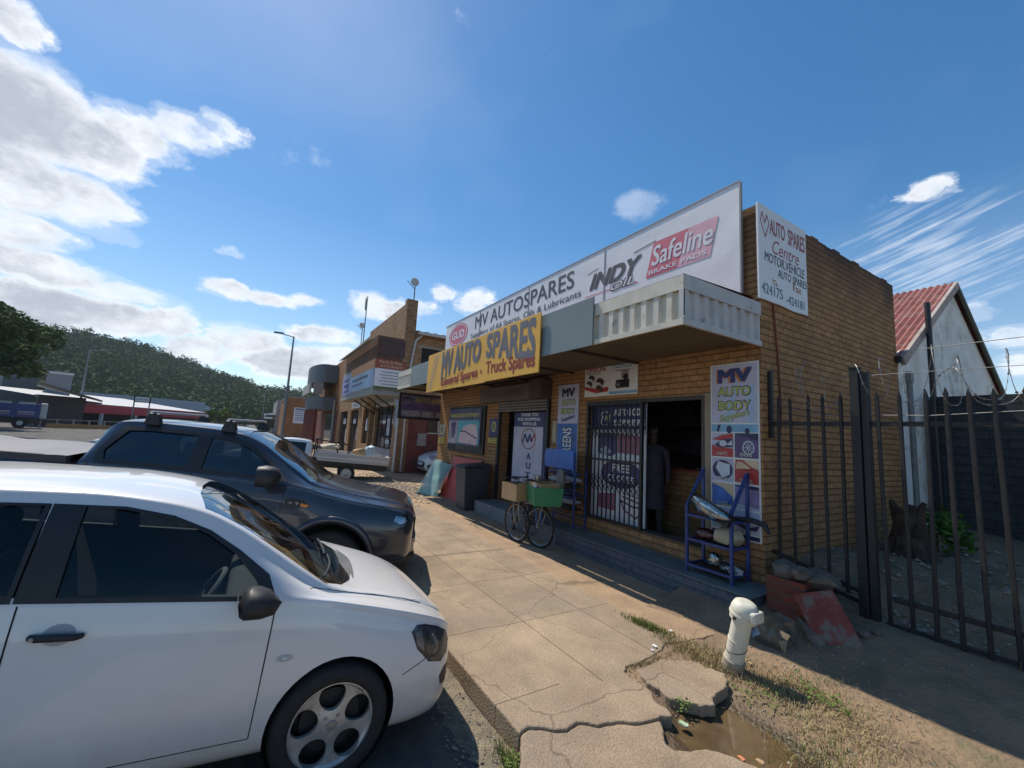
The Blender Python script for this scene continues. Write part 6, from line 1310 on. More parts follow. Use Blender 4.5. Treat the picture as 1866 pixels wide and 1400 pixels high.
ws_ = [(-.66,-.33),(-.5,-.24),(-.25,-.19),(0,-.175),(.25,-.19),(.5,-.24),(.66,-.33),(.65,-.6),(.59,-1.0),(.57,-1.08),(.3,-1.13),(0,-1.14),(-.3,-1.13),(-.57,-1.08),(-.59,-1.0),(-.65,-.6)]
cav = Car([( f_, .60 , a-.06, b, c, d-.05, e-.04, g_-.045, h_-.045) for (f_,_,a,b,c,d,e,g_,h_) in TR_ if -2.45 < f_ < -.2], 36)
cuts = [cav.solid(), sidep(wf), sidep(wf,-1), sidep(wr_), sidep(wr_,-1), topp(ws_, 1.17, 2.0)]
for sg in (1,-1): cuts.append(cylx(0, .42, .445, sg*.52, sg*1.3))
me = boolop(base, cuts); classify(me, outer, [M_pb, M_int]); obj('body', me, None, T, world=False, recalc=False)
M_arch = mat('grey_flare', (.10,.105,.12), .4, var=.1)
for sg in (1,-1):
    obj('side_window', CR.patch([(-.57,1.262),(-.66,1.36),(-.82,1.485),(-1.0,1.605),(-1.18,1.675),(-1.47,1.70),(-1.47,1.30)], -.012, sg=sg), M_tint, T, world=False, smooth=True, recalc=False)
    obj('side_window', CR.patch([(-1.48,1.30),(-1.48,1.70),(-2.0,1.705),(-2.25,1.69),(-2.37,1.45),(-2.35,1.34)], -.012, sg=sg), M_tint, T, world=False, smooth=True, recalc=False)
    obj('window_trim', CR.patch([(-.555,1.258),(-.655,1.375),(-.815,1.50),(-.99,1.618),(-1.18,1.69),(-1.5,1.712),(-1.5,1.292)], .0025, sg=sg, inner=[(-.63,1.29),(-.69,1.35),(-.84,1.465),(-1.01,1.575),(-1.18,1.638),(-1.41,1.662),(-1.41,1.33)]), M_trim, T, world=False, smooth=True, recalc=False)
    obj('window_trim', CR.patch([(-1.5,1.292),(-1.5,1.712),(-2.0,1.715),(-2.26,1.70),(-2.385,1.45),(-2.36,1.32)], .0025, sg=sg, inner=[(-1.545,1.34),(-1.545,1.668),(-2.0,1.672),(-2.20,1.658),(-2.32,1.45),(-2.29,1.36)]), M_trim, T, world=False, smooth=True, recalc=False)
    dr = obj('front_door', CR.patch([(-.56,.50),(-.55,1.24),(-1.47,1.29),(-1.47,.50)], .0015, sg=sg), M_pb, T, world=False, smooth=True, recalc=False)
    dr2 = obj('rear_door', CR.patch([(-1.49,.50),(-1.49,1.29),(-2.40,1.325),(-2.42,1.0),(-2.25,.62),(-2.15,.5)], .0015, sg=sg), M_pb, T, world=False, smooth=True, recalc=False)
    for pts in ([(-.54,1.25),(-.56,.9),(-.57,.5)], [(-1.48,1.29),(-1.48,.5)], [(-2.41,1.33),(-2.42,1.0),(-2.25,.62)], [(-.30,1.20),(-.1,1.165),(.2,1.11),(.5,1.04),(.68,.985)]):
        obj('panel_gap', MB().tube(CR.side(pts,.0003,sg), .0035, 5), M_gap, T, world=False)
    for d_, F0 in ((dr,-1.32),(dr2,-2.2)): x = CR.x_at(F0,1.12); obj('handle', MB().tube([(sg*(x+.012),F0-.1,1.13),(sg*(x+.035),F0-.06,1.13),(sg*(x+.035),F0+.06,1.125),(sg*(x+.012),F0+.09,1.125)], .014, 8), M_pb, d_, world=False, smooth=True)
    P_ = [(sg*(.925+.012*math.sin(a)), .475*math.cos(a), .42+.475*math.sin(a)) for a in np.linspace(-.25,math.pi+.25,30)]
    obj('wheel_arch_flare', MB().tube(P_, [.026+.02*math.sin(max(0,min(math.pi,a))) for a in np.linspace(-.25,math.pi+.25,30)], 10), M_pb, T, world=False, smooth=True)
    vt_ = obj('fender_vent', CR.patch([(-.52,1.105),(-.33,1.075),(-.25,1.02),(-.40,.985),(-.53,.98)], .005, sg=sg), M_trim, T, world=False, smooth=True, recalc=False)
    x = CR.x_at(-.42,1.04)+.007
    mb = text_mb('2.2', -.49,-.37,1.02,1.058, 0, face=(lambda u, v, x=x, sg=sg: (sg*x, (u if sg > 0 else -.86-u) , v)), bold=.06); obj('badge_lettering', mb, M_silver, vt_, world=False)
    obj('side_indicator', CR.patch([(-.36,1.045),(-.27,1.03),(-.30,1.005),(-.36,1.01)], .008, sg=sg), M_orangel, vt_, world=False, recalc=False)
    HL = [(.40,.985),(.60,.995),(.78,.965),(.86,.91),(.83,.84),(.70,.82),(.52,.88)]
    cnd = lambda c, sg=sg: c.x*sg > .45
    hl = obj('headlight', CR.patch(HL, .004, sg=sg, cond=cnd), M_hl, T, world=False, smooth=True, recalc=False)
    obj('headlight_housing', CR.patch(HL, .0015, sg=sg, cond=cnd), mat('lamp_black', (.03,.03,.034), .3), hl, world=False, smooth=True, recalc=False)
    obj('reflector', CR.patch([(.68,.955),(.79,.935),(.825,.885),(.74,.865),(.66,.90)], .003, sg=sg, cond=cnd), M_chr, hl, world=False, recalc=False)
    mm = lump(0,0,0,.1,.08,.09,9); 
    b2_ = bmesh.new(); b2_.from_mesh(mm)
    for v in b2_.verts:
        q = v.co.normalized(); v.co = Vector((math.copysign(abs(q.x)**.7,q.x)*.14, max(-.06, q.y*.16), math.copysign(abs(q.z)**.7,q.z)*.115))
    b2_.to_mesh(mm); b2_.free()
    m_ = obj('mirror', mm, M_trim, T, world=False, smooth=True); m_.location = (sg*1.07,-.72,1.33)
    obj('mirror_stalk', MB().tube([(sg*-.10,.01,-.05),(sg*-.24,.03,-.07)], .03, 8), M_trim, m_, world=False)
    wheel(T, sg*.80, 0, .38, .38, .25, sg, detail=False, rimr=.22); wheel(T, sg*.80, -3.22, .38, .38, .25, sg, detail=False, rimr=.22)
obj('windshield', CR.patch([(-.68,-.34),(-.5,-.225),(-.25,-.175),(0,-.16),(.25,-.175),(.5,-.225),(.68,-.34),(.60,-1.11),(.3,-1.155),(0,-1.165),(-.3,-1.155),(-.60,-1.11)], -.008, axis='z', zmin=1.1), M_win, T, world=False, smooth=True, recalc=False)
obj('bonnet', CR.patch([(-.60,-.14),(-.63,.3),(-.56,.72),(0,.80),(.56,.72),(.63,.3),(.60,-.14)], .0015, axis='z', zmin=.8), M_pb, T, world=False, smooth=True, recalc=False)
obj('cowl', MB().grid([[(x, -.30-.22*abs(x)**2, 1.20-.02*abs(x)), (x, -.215-.22*abs(x)**2, 1.235-.03*abs(x))] for x in np.linspace(-.68,.68,16)]), M_trim, T, world=False, recalc=False)
obj('grille', MB().box(-.50,.50,.905,.935,.66,.90), M_trim, T, world=False, bevel=.02); obj('bumper', MB().prism([(-.80,.70),(-.74,.80),(-.42,.955),(.42,.955),(.74,.80),(.80,.70)], .42,.66, lambda u, v, w: (u, v, w)), M_pb, T, world=False, bevel=.04)
obj('lower_bumper', MB().prism([(-.82,.62),(-.78,.78),(-.45,.975),(.45,.975),(.78,.78),(.82,.62)], .38,.46, lambda u, v, w: (u, v, w)), M_trim, T, world=False, bevel=.03); obj('number_plate', MB().box(-.26,.26,.965,.975,.52,.63), M_plate, T, world=False)
bd = MB().prism([(-.91,-2.55),(.91,-2.55),(.92,-3.4),(.90,-4.30),(.84,-4.40),(-.84,-4.40),(-.90,-4.30),(-.92,-3.4)], .50,1.30, lambda u, v, w: (u, v, w))
bd = boolop(bd.mesh(), [cylx(-3.22,.42,.46,.5,1.3), cylx(-3.22,.42,.46,-.5,-1.3)])
obj('load_bed', bd, M_pb, T, world=False, bevel=.03)
P = [[(x, F, 1.35+.05*math.cos(x*1.7)+.012*math.cos((F+2.6)*7.2)) for x in np.linspace(-.86,.86,9)] for F in np.linspace(-2.56,-4.36,26)]
tn = obj('tonneau_cover', MB().grid(P), mat('grey_vinyl', (.13,.13,.15), .6, var=.1), T, world=False, smooth=True, recalc=False)
for s_ in (-1,1): obj('rail', MB().box(s_*.84-.03, s_*.84+.03, -4.36,-2.56,1.30,1.362), M_pb, tn, world=False)
mb = MB()
for F in np.arange(-4.2,-2.6,.33):
    for s_ in (-1,1): mb.box(s_*.915-.012,s_*.915+.012,F-.035,F+.035,1.23,1.25)
obj('hook', mb, M_silver, tn, world=False)
for F in (-2.02,-1.28):
    b_ = obj('roof_bar', MB().tube([(-.70,F,1.875),(.70,F,1.875)], .014, 8), mat('alu_bar', (.55,.55,.56), .3, metal=.7), T, world=False, smooth=True)
    for sg in (-1,1): obj('foot', MB().add([(sg*.57,F-.075,1.76),(sg*.66,F-.075,1.735),(sg*.66,F+.075,1.735),(sg*.57,F+.075,1.76),(sg*.59,F-.05,1.865),(sg*.64,F-.05,1.86),(sg*.64,F+.05,1.86),(sg*.59,F+.05,1.865)], [(0,3,2,1),(4,5,6,7),(0,1,5,4),(1,2,6,5),(2,3,7,6),(3,0,4,7)]), M_trim, b_, world=False, bevel=.01)
seats(T, -1.0, .75); obj('rear_bench', MB().box(-.62,.62,-2.2,-1.8,.6,.82), M_int, T, world=False, bevel=.05); obj('rear_backrest', MB().box(-.62,.62,-2.38,-2.2,.8,1.40), M_int, T, world=False, bevel=.05)
obj('dashboard', MB().box(-.72,.72,-.85,-.35,.8,1.17), M_int, T, world=False, bevel=.05)
c_ = Vector((.38,-.98,1.10))
obj('steering_wheel', MB().tube([c_+u_*.19*math.cos(a)+v_*.19*math.sin(a) for a in np.linspace(0,2*math.pi,24,endpoint=False)], .015, 6, closed=True), M_int, T, world=False)

# ---- simpler cars further off
def far_car(label, pos, paintm, group=None, scale=1.0, plate=True):
    T = thing('parked_car', label, 'car', (0,0,0), group); pose(T, *pos); T.scale = (scale,)*3
    cc_ = Car(TB, 40); obj('body', cc_.solid(), paintm, T, world=False, smooth=True)
    for sg in (1,-1):
        obj('side_window', cc_.patch(wfp, .004, sg=sg), M_tint2, T, world=False, smooth=True, recalc=False); obj('side_window', cc_.patch(wrp, .004, sg=sg), M_tint2, T, world=False, smooth=True, recalc=False)
        obj('headlight', cc_.patch([(.40,.79),(.50,.815),(.64,.77),(.70,.69),(.62,.62),(.5,.66)], .005, sg=sg, cond=lambda c: abs(c.x) > .36), M_hlf, T, world=False, recalc=False)
        obj('fog_recess', cc_.patch([(.60,.30),(.60,.42),(.68,.47),(.77,.42),(.74,.30)], .005, sg=sg, cond=lambda c: abs(c.x) > .36), M_trim, T, world=False, recalc=False)
        for F in (0,-2.465): wheel(T, sg*.75, F, .30, .30, .195, sg, detail=False); obj('wheel_arch', MB().lathe([(.0,sg*.835),(.34,sg*.835)], (0,F,.31), 'x', 28), M_gap, T, world=False, recalc=False)
    obj('windshield', cc_.patch([(-.60,-.14),(0,.09),(.60,-.14),(.56,-.82),(-.56,-.82)], .004, axis='z', zmin=.8), M_tint2, T, world=False, smooth=True, recalc=False)
    obj('grille', MB().prism([(-.30,.30),(-.42,.47),(-.30,.54),(.30,.54),(.42,.47),(.30,.30)], .77, .832), M_trim, T, world=False)
    obj('number_plate', MB().box(-.26,.26,.835,.845,.40,.51), M_plate, T, world=False)
    return T
M_tint2 = mat('car_glass_dark', (.02,.024,.028), .05); M_hlf = mat('lamp_far', (.30,.31,.33), .1)
wfp = [(-.44,.975),(-.60,1.165),(-.75,1.258),(-.92,1.325),(-1.25,1.372),(-1.235,1.03)]; wrp = [(-1.37,1.035),(-1.385,1.375),(-1.8,1.372),(-2.1,1.335),(-2.16,1.07)]
M_wfar = paint('white_far_paint', (.74,.74,.74), .3)
far_car('white hatchback standing in the alley with its nose to the street', (-17.0, 6.85, .0, math.pi, 0), M_wfar, scale=1.05)
far_car('white car parked beyond the pickup across the street', (-26.0, -2.3, .12, R_(-75), 0), M_wfar)
far_car('white car glimpsed just behind the rear corner of the blue pickup cab', (-19.5, -4.0, .10, math.pi, 0), M_wfar)
# ---- white flatbed pickup with raised bonnet
T = thing('flatbed_pickup', 'white flatbed pickup with a dark pipe rack standing in front of the brick shops', 'flatbed truck', (0,0,0)); pose(T, -16.2, 1.82, -.12, R_(-171), .061); T.scale = (.86,.86,.86)
# local: y forward, tail at y=-2.8, cab in front
M_trayw = mat('tray_grey_white', (.50,.49,.48), .6, dirt=((.33,.30,.27),3,.52,.2)); M_chs = M_black
obj('tray', MB().box(-.92,.92,-2.8,.0,.93,.975), M_trayw, T, world=False)
for sg in (-1,1): obj('side_panel', MB().box(sg*.94-.02,sg*.94+.02,-2.8,0,.90,1.05).box(sg*.94-.022,sg*.94+.022,-2.8,0,1.056,1.24), M_trayw, T, world=False, bevel=.006)
obj('tailgate', MB().box(-.92,.92,-2.84,-2.80,.90,1.24), M_trayw, T, world=False, bevel=.006)
mb = MB(); mb.box(-.80,.80,-2.70,-.1,.74,.92); mb.box(-.45,-.35,-2.7,3.0,.62,.735); mb.box(.35,.45,-2.7,3.0,.62,.735); mb.box(-.6,.6,-2.78,-2.71,.66,.9); mb.tube([(-.7,-1.25,.32),(.7,-1.25,.32)],.07,8); obj('chassis', mb, M_chs, T, world=False)
mb = MB()
for x in (-.85,.85): mb.bar((x,.02,.97),(x,.02,1.72),.05)
mb.bar((-.85,.02,1.72),(.85,.02,1.72),.05); mb.bar((-.85,-.9,1.0),(-.85,-.7,1.60),.05); mb.bar((-.85,.02,1.70),(-.85,-1.2,1.60),.05); mb.bar((-.85,-1.25,1.0),(-.85,-1.2,1.62),.05); obj('pipe_rack', mb, M_black, T, world=False)
P_ = [(.92,-2.4+.55*t_,1.0) for t_ in (0,)]
mb = MB().tube([(-.9,-2.45,1.0),(-.9,-2.5,1.5),(-.9,-2.38,1.55),(-.9,-2.25,1.35),(-.9,-2.2,1.0)], .022, 6); obj('hoop', mb, M_silver, T, world=False)
TK = [(3.0,.5,.5,.7,.86,.45,.88,.3,.90),(2.9,.42,.72,.7,.92,.66,.95,.5,.98),(2.2,.42,.80,.72,1.02,.74,1.06,.6,1.08),(1.75,.42,.82,.75,1.06,.76,1.09,.66,1.12),(1.35,.42,.82,.75,1.08,.76,1.50,.62,1.54),(1.15,.42,.82,.75,1.09,.76,1.58,.6,1.63),(.7,.42,.82,.75,1.09,.76,1.60,.6,1.65),(.28,.42,.82,.75,1.09,.76,1.58,.6,1.62),(.16,.42,.80,.75,1.08,.74,1.45,.6,1.48),(.12,.5,.7,.75,1.0,.65,1.3,.5,1.32)]
CB_ = Car(TK, 40); obj('cab', CB_.solid(), M_wfar, T, world=False, smooth=True)
for sg in (-1,1):
    obj('side_window', CB_.patch([(.35,1.12),(.35,1.52),(1.1,1.52),(1.5,1.15)], .004, sg=sg), M_tint2, T, world=False, recalc=False); 
    for F in (2.1,-1.25): wheel(T, sg*.74, F, .46, .33, .21, sg, detail=False)
obj('rear_window', MB().box(-.55,.55,.10,.115,1.15,1.45), M_tint2, T, world=False); obj('windshield', CB_.patch([(-.62,1.72),(.62,1.72),(.58,1.35),(-.58,1.35)], .004, axis='z', zmin=1.0), M_tint2, T, world=False, recalc=False)
obj('bonnet', MB().bar((0,1.80,1.12),(0,2.45,1.95),1.35,.04,up=(0,1,0)), M_wfar, T, world=False, bevel=.01)
for lab, c, s_, mt_ in (('beige sack lying at the front of the flatbed',(-.5,-.45,1.25),(.35,.3,.10),mat('sack_beige',(.50,.43,.33),.8)),('light blue drum lying on the flatbed',(-.35,-1.75,1.22),(.24,.18,.22),mat('drum_blue',(.35,.47,.58),.5)),('brown cardboard carton on the flatbed',(-.2,-1.5,1.13),(.3,.3,.14),M_card)):
    w_ = T.matrix_world if False else (Matrix.Translation(T.location) @ T.rotation_euler.to_matrix().to_4x4()); p = w_ @ Vector(c)
    q = obj('load_item' if 'drum' not in lab else 'drum', lump(p.x,p.y,p.z,*s_, int(s_[0]*100)), mt_, smooth=True); tag(q, lab, 'cargo')
q = obj('road_drum', MB().lathe([(0,0),(.11,0),(.11,.22),(.13,.24),(.05,.34),(0,.35)], (-10.6,2.25,0), 'z', 16), mat('drum_yellow',(.62,.50,.20),.6), smooth=True); tag(q, 'small yellow topped canister standing under the flatbed', 'canister')
# ------------------------------------------------------------ street of shops beyond
M_brick2 = brick('buff_face_brick', (.42,.26,.14), (.30,.17,.085), (.16,.12,.09), bump=.6, soot=(.10,.075,.06), sootz=(9,14))
M_brick3 = brick('orange_face_brick', (.42,.19,.085), (.36,.15,.065), (.25,.15,.09), bump=.4, soot=(.1,.07,.05), sootz=(9,14))
M_redp = mat('oxide_red_paint', (.19,.045,.035), .7, var=.2, scale=3, dirt=((.13,.06,.05),2,.5,.2)); M_shopgl = mat('shop_glass', (.04,.045,.05), .06, var=.3, scale=2)
M_conc = mat('stained_concrete', (.34,.32,.29), .85, scale=2, var=.12, dirt=((.20,.18,.16),2.5,.5,.2)); M_pvcw = mat('white_downpipe', (.55,.54,.50), .6, dirt=((.35,.3,.25),4,.55,.2))
XE = -17.9
T = thing('brick_shop_block', 'two storey buff brick shop block with stepped parapet and projecting balcony signs', 'building', (-26,5.3,0))
mb = MB()
wall_y(mb, -34.5, XE, 0, 5.6, 5.3, 5.6, [(-33.6,-30.6,.1,2.9),(-29.6,-27.0,.1,2.9),(-25.6,-24.2,.9,2.9),(-23.9,-22.9,.1,2.9),(-22.6,-19.2,.9,2.9)])
mb.prism([(-34.5,5.6),(XE,5.6),(XE,7.6),(-25.9,7.6),(-25.9,7.35),(-34.5,7.1)], 5.3, 5.6)
mb.box(XE-.3,XE,5.6,16,0,5.7); mb.box(-34.5,XE-.3,15.7,16,0,5.7); mb.box(-34.5,-34.2,5.6,15.7,0,5.7); mb.box(XE-.35,XE,5.12,5.298,0,7.6); mb.box(-34.2,XE-.31,5.61,15.6,5.4,5.5)
obj('wall', mb, M_brick2, T)
mb = MB().box(XE,XE+.02,5.62,15.9,-.02,2.6); obj('red_painted_side', mb, M_redp, T)
mb = MB()
for a, b, c_, d_ in ((-33.6,-30.6,.1,2.9),(-29.6,-27.0,.1,2.9),(-25.6,-24.2,.9,2.9),(-22.6,-19.2,.9,2.9)): obj('shop_window', MB().box(a,b,5.45,5.47,c_,d_), M_shopgl, T)
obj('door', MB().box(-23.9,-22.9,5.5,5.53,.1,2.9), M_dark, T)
mb = MB()
for a, b, c_, d_ in ((-33.6,-30.6,.1,2.9),(-29.6,-27.0,.1,2.9),(-25.6,-24.2,.9,2.9),(-22.6,-19.2,.9,2.9)):
    n = max(2, int((b-a)/.7))
    for k in range(n+1): x = a+(b-a)*k/n; mb.box(x-.03,x+.03,5.42,5.448,c_,d_)
obj('window_bars', mb, M_black, T)
mb = MB()
for (x, z, w_, h_) in ((-20.3,1.9,.5,.8),(-20.3,1.2,.7,.2),(-25.0,2.0,.4,.7),(-28.5,2.2,.8,.3),(-32.1,2.2,.9,.4),(-31.3,1.2,.3,.9),(-27.5,1.4,.3,.8)): mb.box(x-w_/2,x+w_/2,5.40,5.415,z-h_/2,z+h_/2)
obj('window_poster', mb, mat('poster_mix', (.5,.52,.55), .6, col2=(.18,.22,.35), scale=3), T)
obj('tiled_base', MB().box(-22.6,-19.2,5.28,5.298,.3,.88), mat('blue_grey_tiles', (.20,.25,.34), .4, var=.25, scale=4), T)
# balcony / sign box
bx = obj('balcony_box', MB().box(-25.2,XE-.02,4.0,5.296,4.75,5.75), brick('dark_tile_cladding', (.22,.13,.085), (.15,.085,.06), (.08,.05,.04), soot=(.1,.07,.05), sootz=(9,14)), T)
obj('awning', MB().add([(-25.1,3.95,5.62),(-18.1,3.95,5.62),(-18.1,3.6,5.45),(-25.1,3.6,5.45),(-25.1,3.95,5.66),(-18.1,3.95,5.66),(-18.1,3.6,5.49),(-25.1,3.6,5.49)],[(0,3,2,1),(4,5,6,7),(0,1,5,4),(1,2,6,5),(2,3,7,6),(3,0,4,7)]), M_conc, bx)
obj('dark_panel', MB().box(XE-.018,XE+.01,4.15,5.2,4.9,5.65), mat('brown_panel', (.09,.05,.045), .7), bx)
obj('canopy_slab', MB().box(-25.6,XE,3.96,5.296,3.22,3.42), M_conc, T, bevel=.02)
sg_ = obj('sign_box', MB().box(-25.45,XE-.01,3.985,5.295,3.43,4.745), M_conc, T)
obj('orange_panel', MB().box(-23.0,XE-.015,3.965,3.983,4.35,4.74), M_orange, sg_); obj('orange_panel', MB().box(XE-.008,XE+.012,4.0,5.28,4.34,4.74), mat('terracotta_print', (.36,.09,.045), .6), sg_)
obj('blue_panel', MB().box(-23.0,XE-.015,3.967,3.983,3.55,4.345), mat('sky_print', (.33,.46,.60), .5, var=.2, scale=1.2), sg_); obj('white_panel', MB().box(XE-.008,XE+.012,4.0,5.28,3.58,4.335), M_signw, sg_); obj('green_band', MB().box(XE-.008,XE+.013,4.0,5.28,3.46,3.575), mat('green_print', (.10,.16,.06), .6), sg_); obj('violet_panel', MB().box(-25.42,-23.02,3.967,3.983,3.5,4.6), mat('violet_print', (.36,.38,.62), .5, var=.25, scale=2), sg_)
mb = text_mb('Nadia & Khan', 4.15,5.15,4.57,4.70,XE+.014,'x',bold=.02); text_mb('ATTORNEYS', 4.2,5.2,4.39,4.51,XE+.014,'x',bold=.02,mb=mb); obj('lettering', mb, mat('cream_print',(.6,.45,.3),.6), sg_)
mb = MB()
for k in range(5): stroke(mb, [(4.3-.1*(k % 2),4.2-.13*k),(5.1,4.2-.13*k)], .045, XE+.014, 'x')
obj('small_lettering', mb, mat('grey_print', (.35,.36,.40), .6), sg_)
mb = MB(); stroke(mb, [(-24.9,4.3),(-23.5,4.3)],.12,3.963); stroke(mb, [(-24.9,4.0),(-23.5,4.0)],.2,3.963); stroke(mb,[(-24.9,3.7),(-23.5,3.7)],.1,3.963); stroke(mb,[(-22.5,4.1),(-19,4.1)],.12,3.963); stroke(mb,[(-22.5,3.85),(-20,3.85)],.08,3.963); obj('blue_lettering', mb, M_navy2, sg_)
mb = MB()
for y in (4.15,4.55,4.95): pass
for x in (-18.3,-19.8,-21.3,-22.8): mb.bar((x,5.28,2.55),(x,4.2,3.2),.06); mb.bar((x,5.27,2.5),(x,5.27,3.2),.06)
obj('bracket', mb, M_black, T)
for a, b, c_, d_, lt in ((-22.3,-18.6,2.5,3.05,'OFFICE'),(-28.9,-26.4,2.6,3.1,'TAILOR')):
    q = obj('shop_sign', MB().box(a,b,5.20,5.296,c_+.4,d_+.4-.02), mat('sign_grey_white', (.42,.43,.42), .6, var=.15, scale=3), T); obj('sign_lettering', text_mb(lt, a+.5,b-.5,c_+.5,d_+.25,5.197,bold=.02) if False else MB().box(a+.4,b-.4,5.19,5.197,c_+.55,c_+.68), mat('dim_print',(.2,.22,.25),.6), q)
q = obj('pillar_sign', MB().box(XE-.06,XE+.012,5.02,5.112,1.95,3.1), mat('blue_white_print', (.40,.50,.66), .6, var=.3, scale=6), T)
for (y, y2, z) in ((5.10,5.10,2.9),(5.42,5.42,3.0)): obj('downpipe', MB().tube([(XE+.08,y,.05),(XE+.08,y2,z)], .055 if y < 5.2 else .04, 8), M_pvcw, T, smooth=True)
obj('downpipe', MB().tube([(XE+.06,5.45,4.3),(XE+.06,5.62,5.75),(XE+.1,5.9,6.05)], .05, 8), M_pvcw, T, smooth=True)
mb = MB().tube([(XE+.05,5.75,2.3),(XE+.05,5.75,1.6),(XE+.05,5.82,1.5),(XE+.05,5.98,1.5)], .025, 6); obj('conduit', mb, M_redp, T)
obj('meter_box', MB().box(XE+.02,XE+.17,6.05,6.42,1.15,1.70), M_conc, T, bevel=.01)
obj('side_window', MB().box(XE+.02,XE+.05,6.5,7.5,1.75,2.45), M_shopgl, T); obj('side_window_frame', MB().box(XE+.05,XE+.07,6.5,7.5,1.70,1.75).box(XE+.05,XE+.07,6.95,7.0,1.75,2.45), M_pvcw, T)
# upper side: dark verandah opening, gutter and corrugated roof edge
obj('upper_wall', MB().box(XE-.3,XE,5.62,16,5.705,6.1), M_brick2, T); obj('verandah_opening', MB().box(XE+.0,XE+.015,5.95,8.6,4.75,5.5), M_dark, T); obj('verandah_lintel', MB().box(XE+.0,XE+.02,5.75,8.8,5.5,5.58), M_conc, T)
M_zinc = mat('zinc_roof', (.30,.30,.30), .5, var=.2, scale=4)
rf = obj('roof', corr(MB(), 5.5,6.20,15.9,6.9, XE-.5, XE+.35, 4) if False else MB().grid([[(XE+.38-(XE*0), y, 6.14+.02*math.sin(y*16)), (XE-6, y, 7.3+.02*math.sin(y*16))] for y in np.arange(5.62,15.9,.05)]), M_zinc, T, recalc=False)
obj('gutter', MB().box(XE+.30,XE+.42,5.62,15.8,6.0,6.12), M_pvcw, rf)
for x, z, lab in ((-18.1,7.6,'round dish aerial on the nearest corner of the stepped brick parapet'),(-29.3,7.3,'round dish aerial on the lower parapet beside the mast')):
    A = thing('dish_aerial', lab, 'aerial', (x,5.45,z)); obj('mast', MB().tube([(x,5.45,z),(x,5.45,z+(.75 if x > -20 else 1.3))], .03, 6), M_zinc, A); zz = z+(.85 if x > -20 else 1.4)
    obj('dish', MB().lathe([(0,.0),(.12,.02),(.19,.04)], (x+.06,5.40,zz), 'x', 20), M_pvcw, A, smooth=True, recalc=False); obj('feed_arm', MB().tube([(x,5.45,zz-.3),(x+.1,5.05,zz)], .015, 5), M_black, A)
A = thing('tv_mast', 'thin television mast with comb aerial on the lower parapet', 'aerial', (-28.6,5.45,7.3)); obj('mast', MB().tube([(-28.6,5.45,7.3),(-28.6,5.45,10.6)], .035, 6), M_zinc, A)
mb = MB(); mb.tube([(-28.6,5.45,9.9),(-27.9,5.2,9.9)],.02,5)
for k in range(5): mb.tube([(-28.5+.14*k,5.42-.05*k,9.5),(-28.5+.14*k,5.42-.05*k,10.3)],.014,4)
obj('comb', mb, M_zinc, A)
# ---- block with red shopfront columns
T = thing('red_column_shop', 'brick shop with red front columns and a curved grey canopy', 'building', (-41,5.3,0))
mb = MB().box(-47.5,-34.52,5.3,15,0,7.0); obj('wall', mb, M_brick3, T)
M_gcan = mat('slate_grey_canopy', (.11,.125,.14), .5, var=.1)
def drum(x0, x1, z0, z1, d):
    n = 14; P_ = [(x1, 5.28)] + [(x1-.0-(x1-x0)*.5+(x1-x0)*.5*math.cos(a), 5.28-.9-d*math.sin(a)) for a in np.linspace(0,math.pi,n)] + [(x0,5.28)]
    return MB().prism(P_, z0, z1, lambda u, v, w: (u, v, w))
obj('upper_canopy', drum(-44.5,-36.5,5.3,6.75,.9), M_gcan, T); obj('lower_canopy', drum(-44.5,-36.5,3.1,4.1,.9), M_gcan, T)
obj('sign_board', MB().box(-43.5,-37.5,3.35,3.5,4.4,5.2), mat('cream_sign', (.5,.48,.42), .6, var=.2, scale=1.5), T); obj('side_sign', MB().box(-36.9,-36.75,3.6,4.3,4.3,5.3), M_conc, T)
for k in range(6): x = -44+1.4*k; obj('column', MB().lathe([(.16,0),(.16,3.1)], (x,3.9,0), 'z', 12), M_redp, T, smooth=True)
obj('shopfront', MB().box(-47,-35,5.24,5.28,.1,3.0), M_redp, T); obj('glazing', MB().box(-40.5,-35.4,5.2,5.235,.2,2.8), M_shopgl, T); obj('white_strip', MB().box(-36.2,-35.8,5.1,5.19,.2,3.9), M_conc, T)
# ---- orange brick building side-on
T = thing('orange_brick_building', 'plain orange brick building with a white notice on its side wall', 'building', (-68,7,0))
obj('wall', MB().box(-76,-60,3.0,14,0,5.1), M_brick3, T); obj('parapet', MB().box(-76.05,-59.95,2.95,14.05,5.1,5.25), M_conc, T)
nb = obj('notice_board', MB().box(-59.98,-59.9,3.9,5.3,1.9,3.9), M_signw, T)
mb = MB()
for k in range(6): stroke(mb, [(4.05,3.7-.27*k),(5.15,3.7-.27*k)], .10 if k else .2, -59.89, 'x')
obj('notice_lettering', mb, mat('notice_blue', (.15,.17,.35), .6), nb)
T = thing('grey_shop', 'small grey and buff shop beyond the orange brick building', 'building', (-88,5,0)); obj('wall', MB().box(-98,-80,2.6,12,0,5.6), M_conc, T)
mb = MB()
for k in range(4): mb.box(-96+4*k,-94+4*k,2.55,2.59,.8,2.6)
obj('shop_window', mb, M_shopgl, T); obj('awning', MB().box(-98,-80,1.2,2.59,2.9,3.1), M_gcan, T)
T = thing('white_gable_shop', 'low dark shop with a white gable far down the street', 'building', (-112,4,0)); obj('wall', MB().prism([(1.0,0),(9,0),(9,3.4),(5,4.4),(1.0,3.6)], -125,-104, lambda u, v, w: (w,u,v)), M_black, T); obj('gable', MB().prism([(1.2,2.6),(5,2.6),(5,4.3),(1.2,3.6)], -103.95,-103.85, lambda u, v, w: (w,u,v)), M_signw, T)

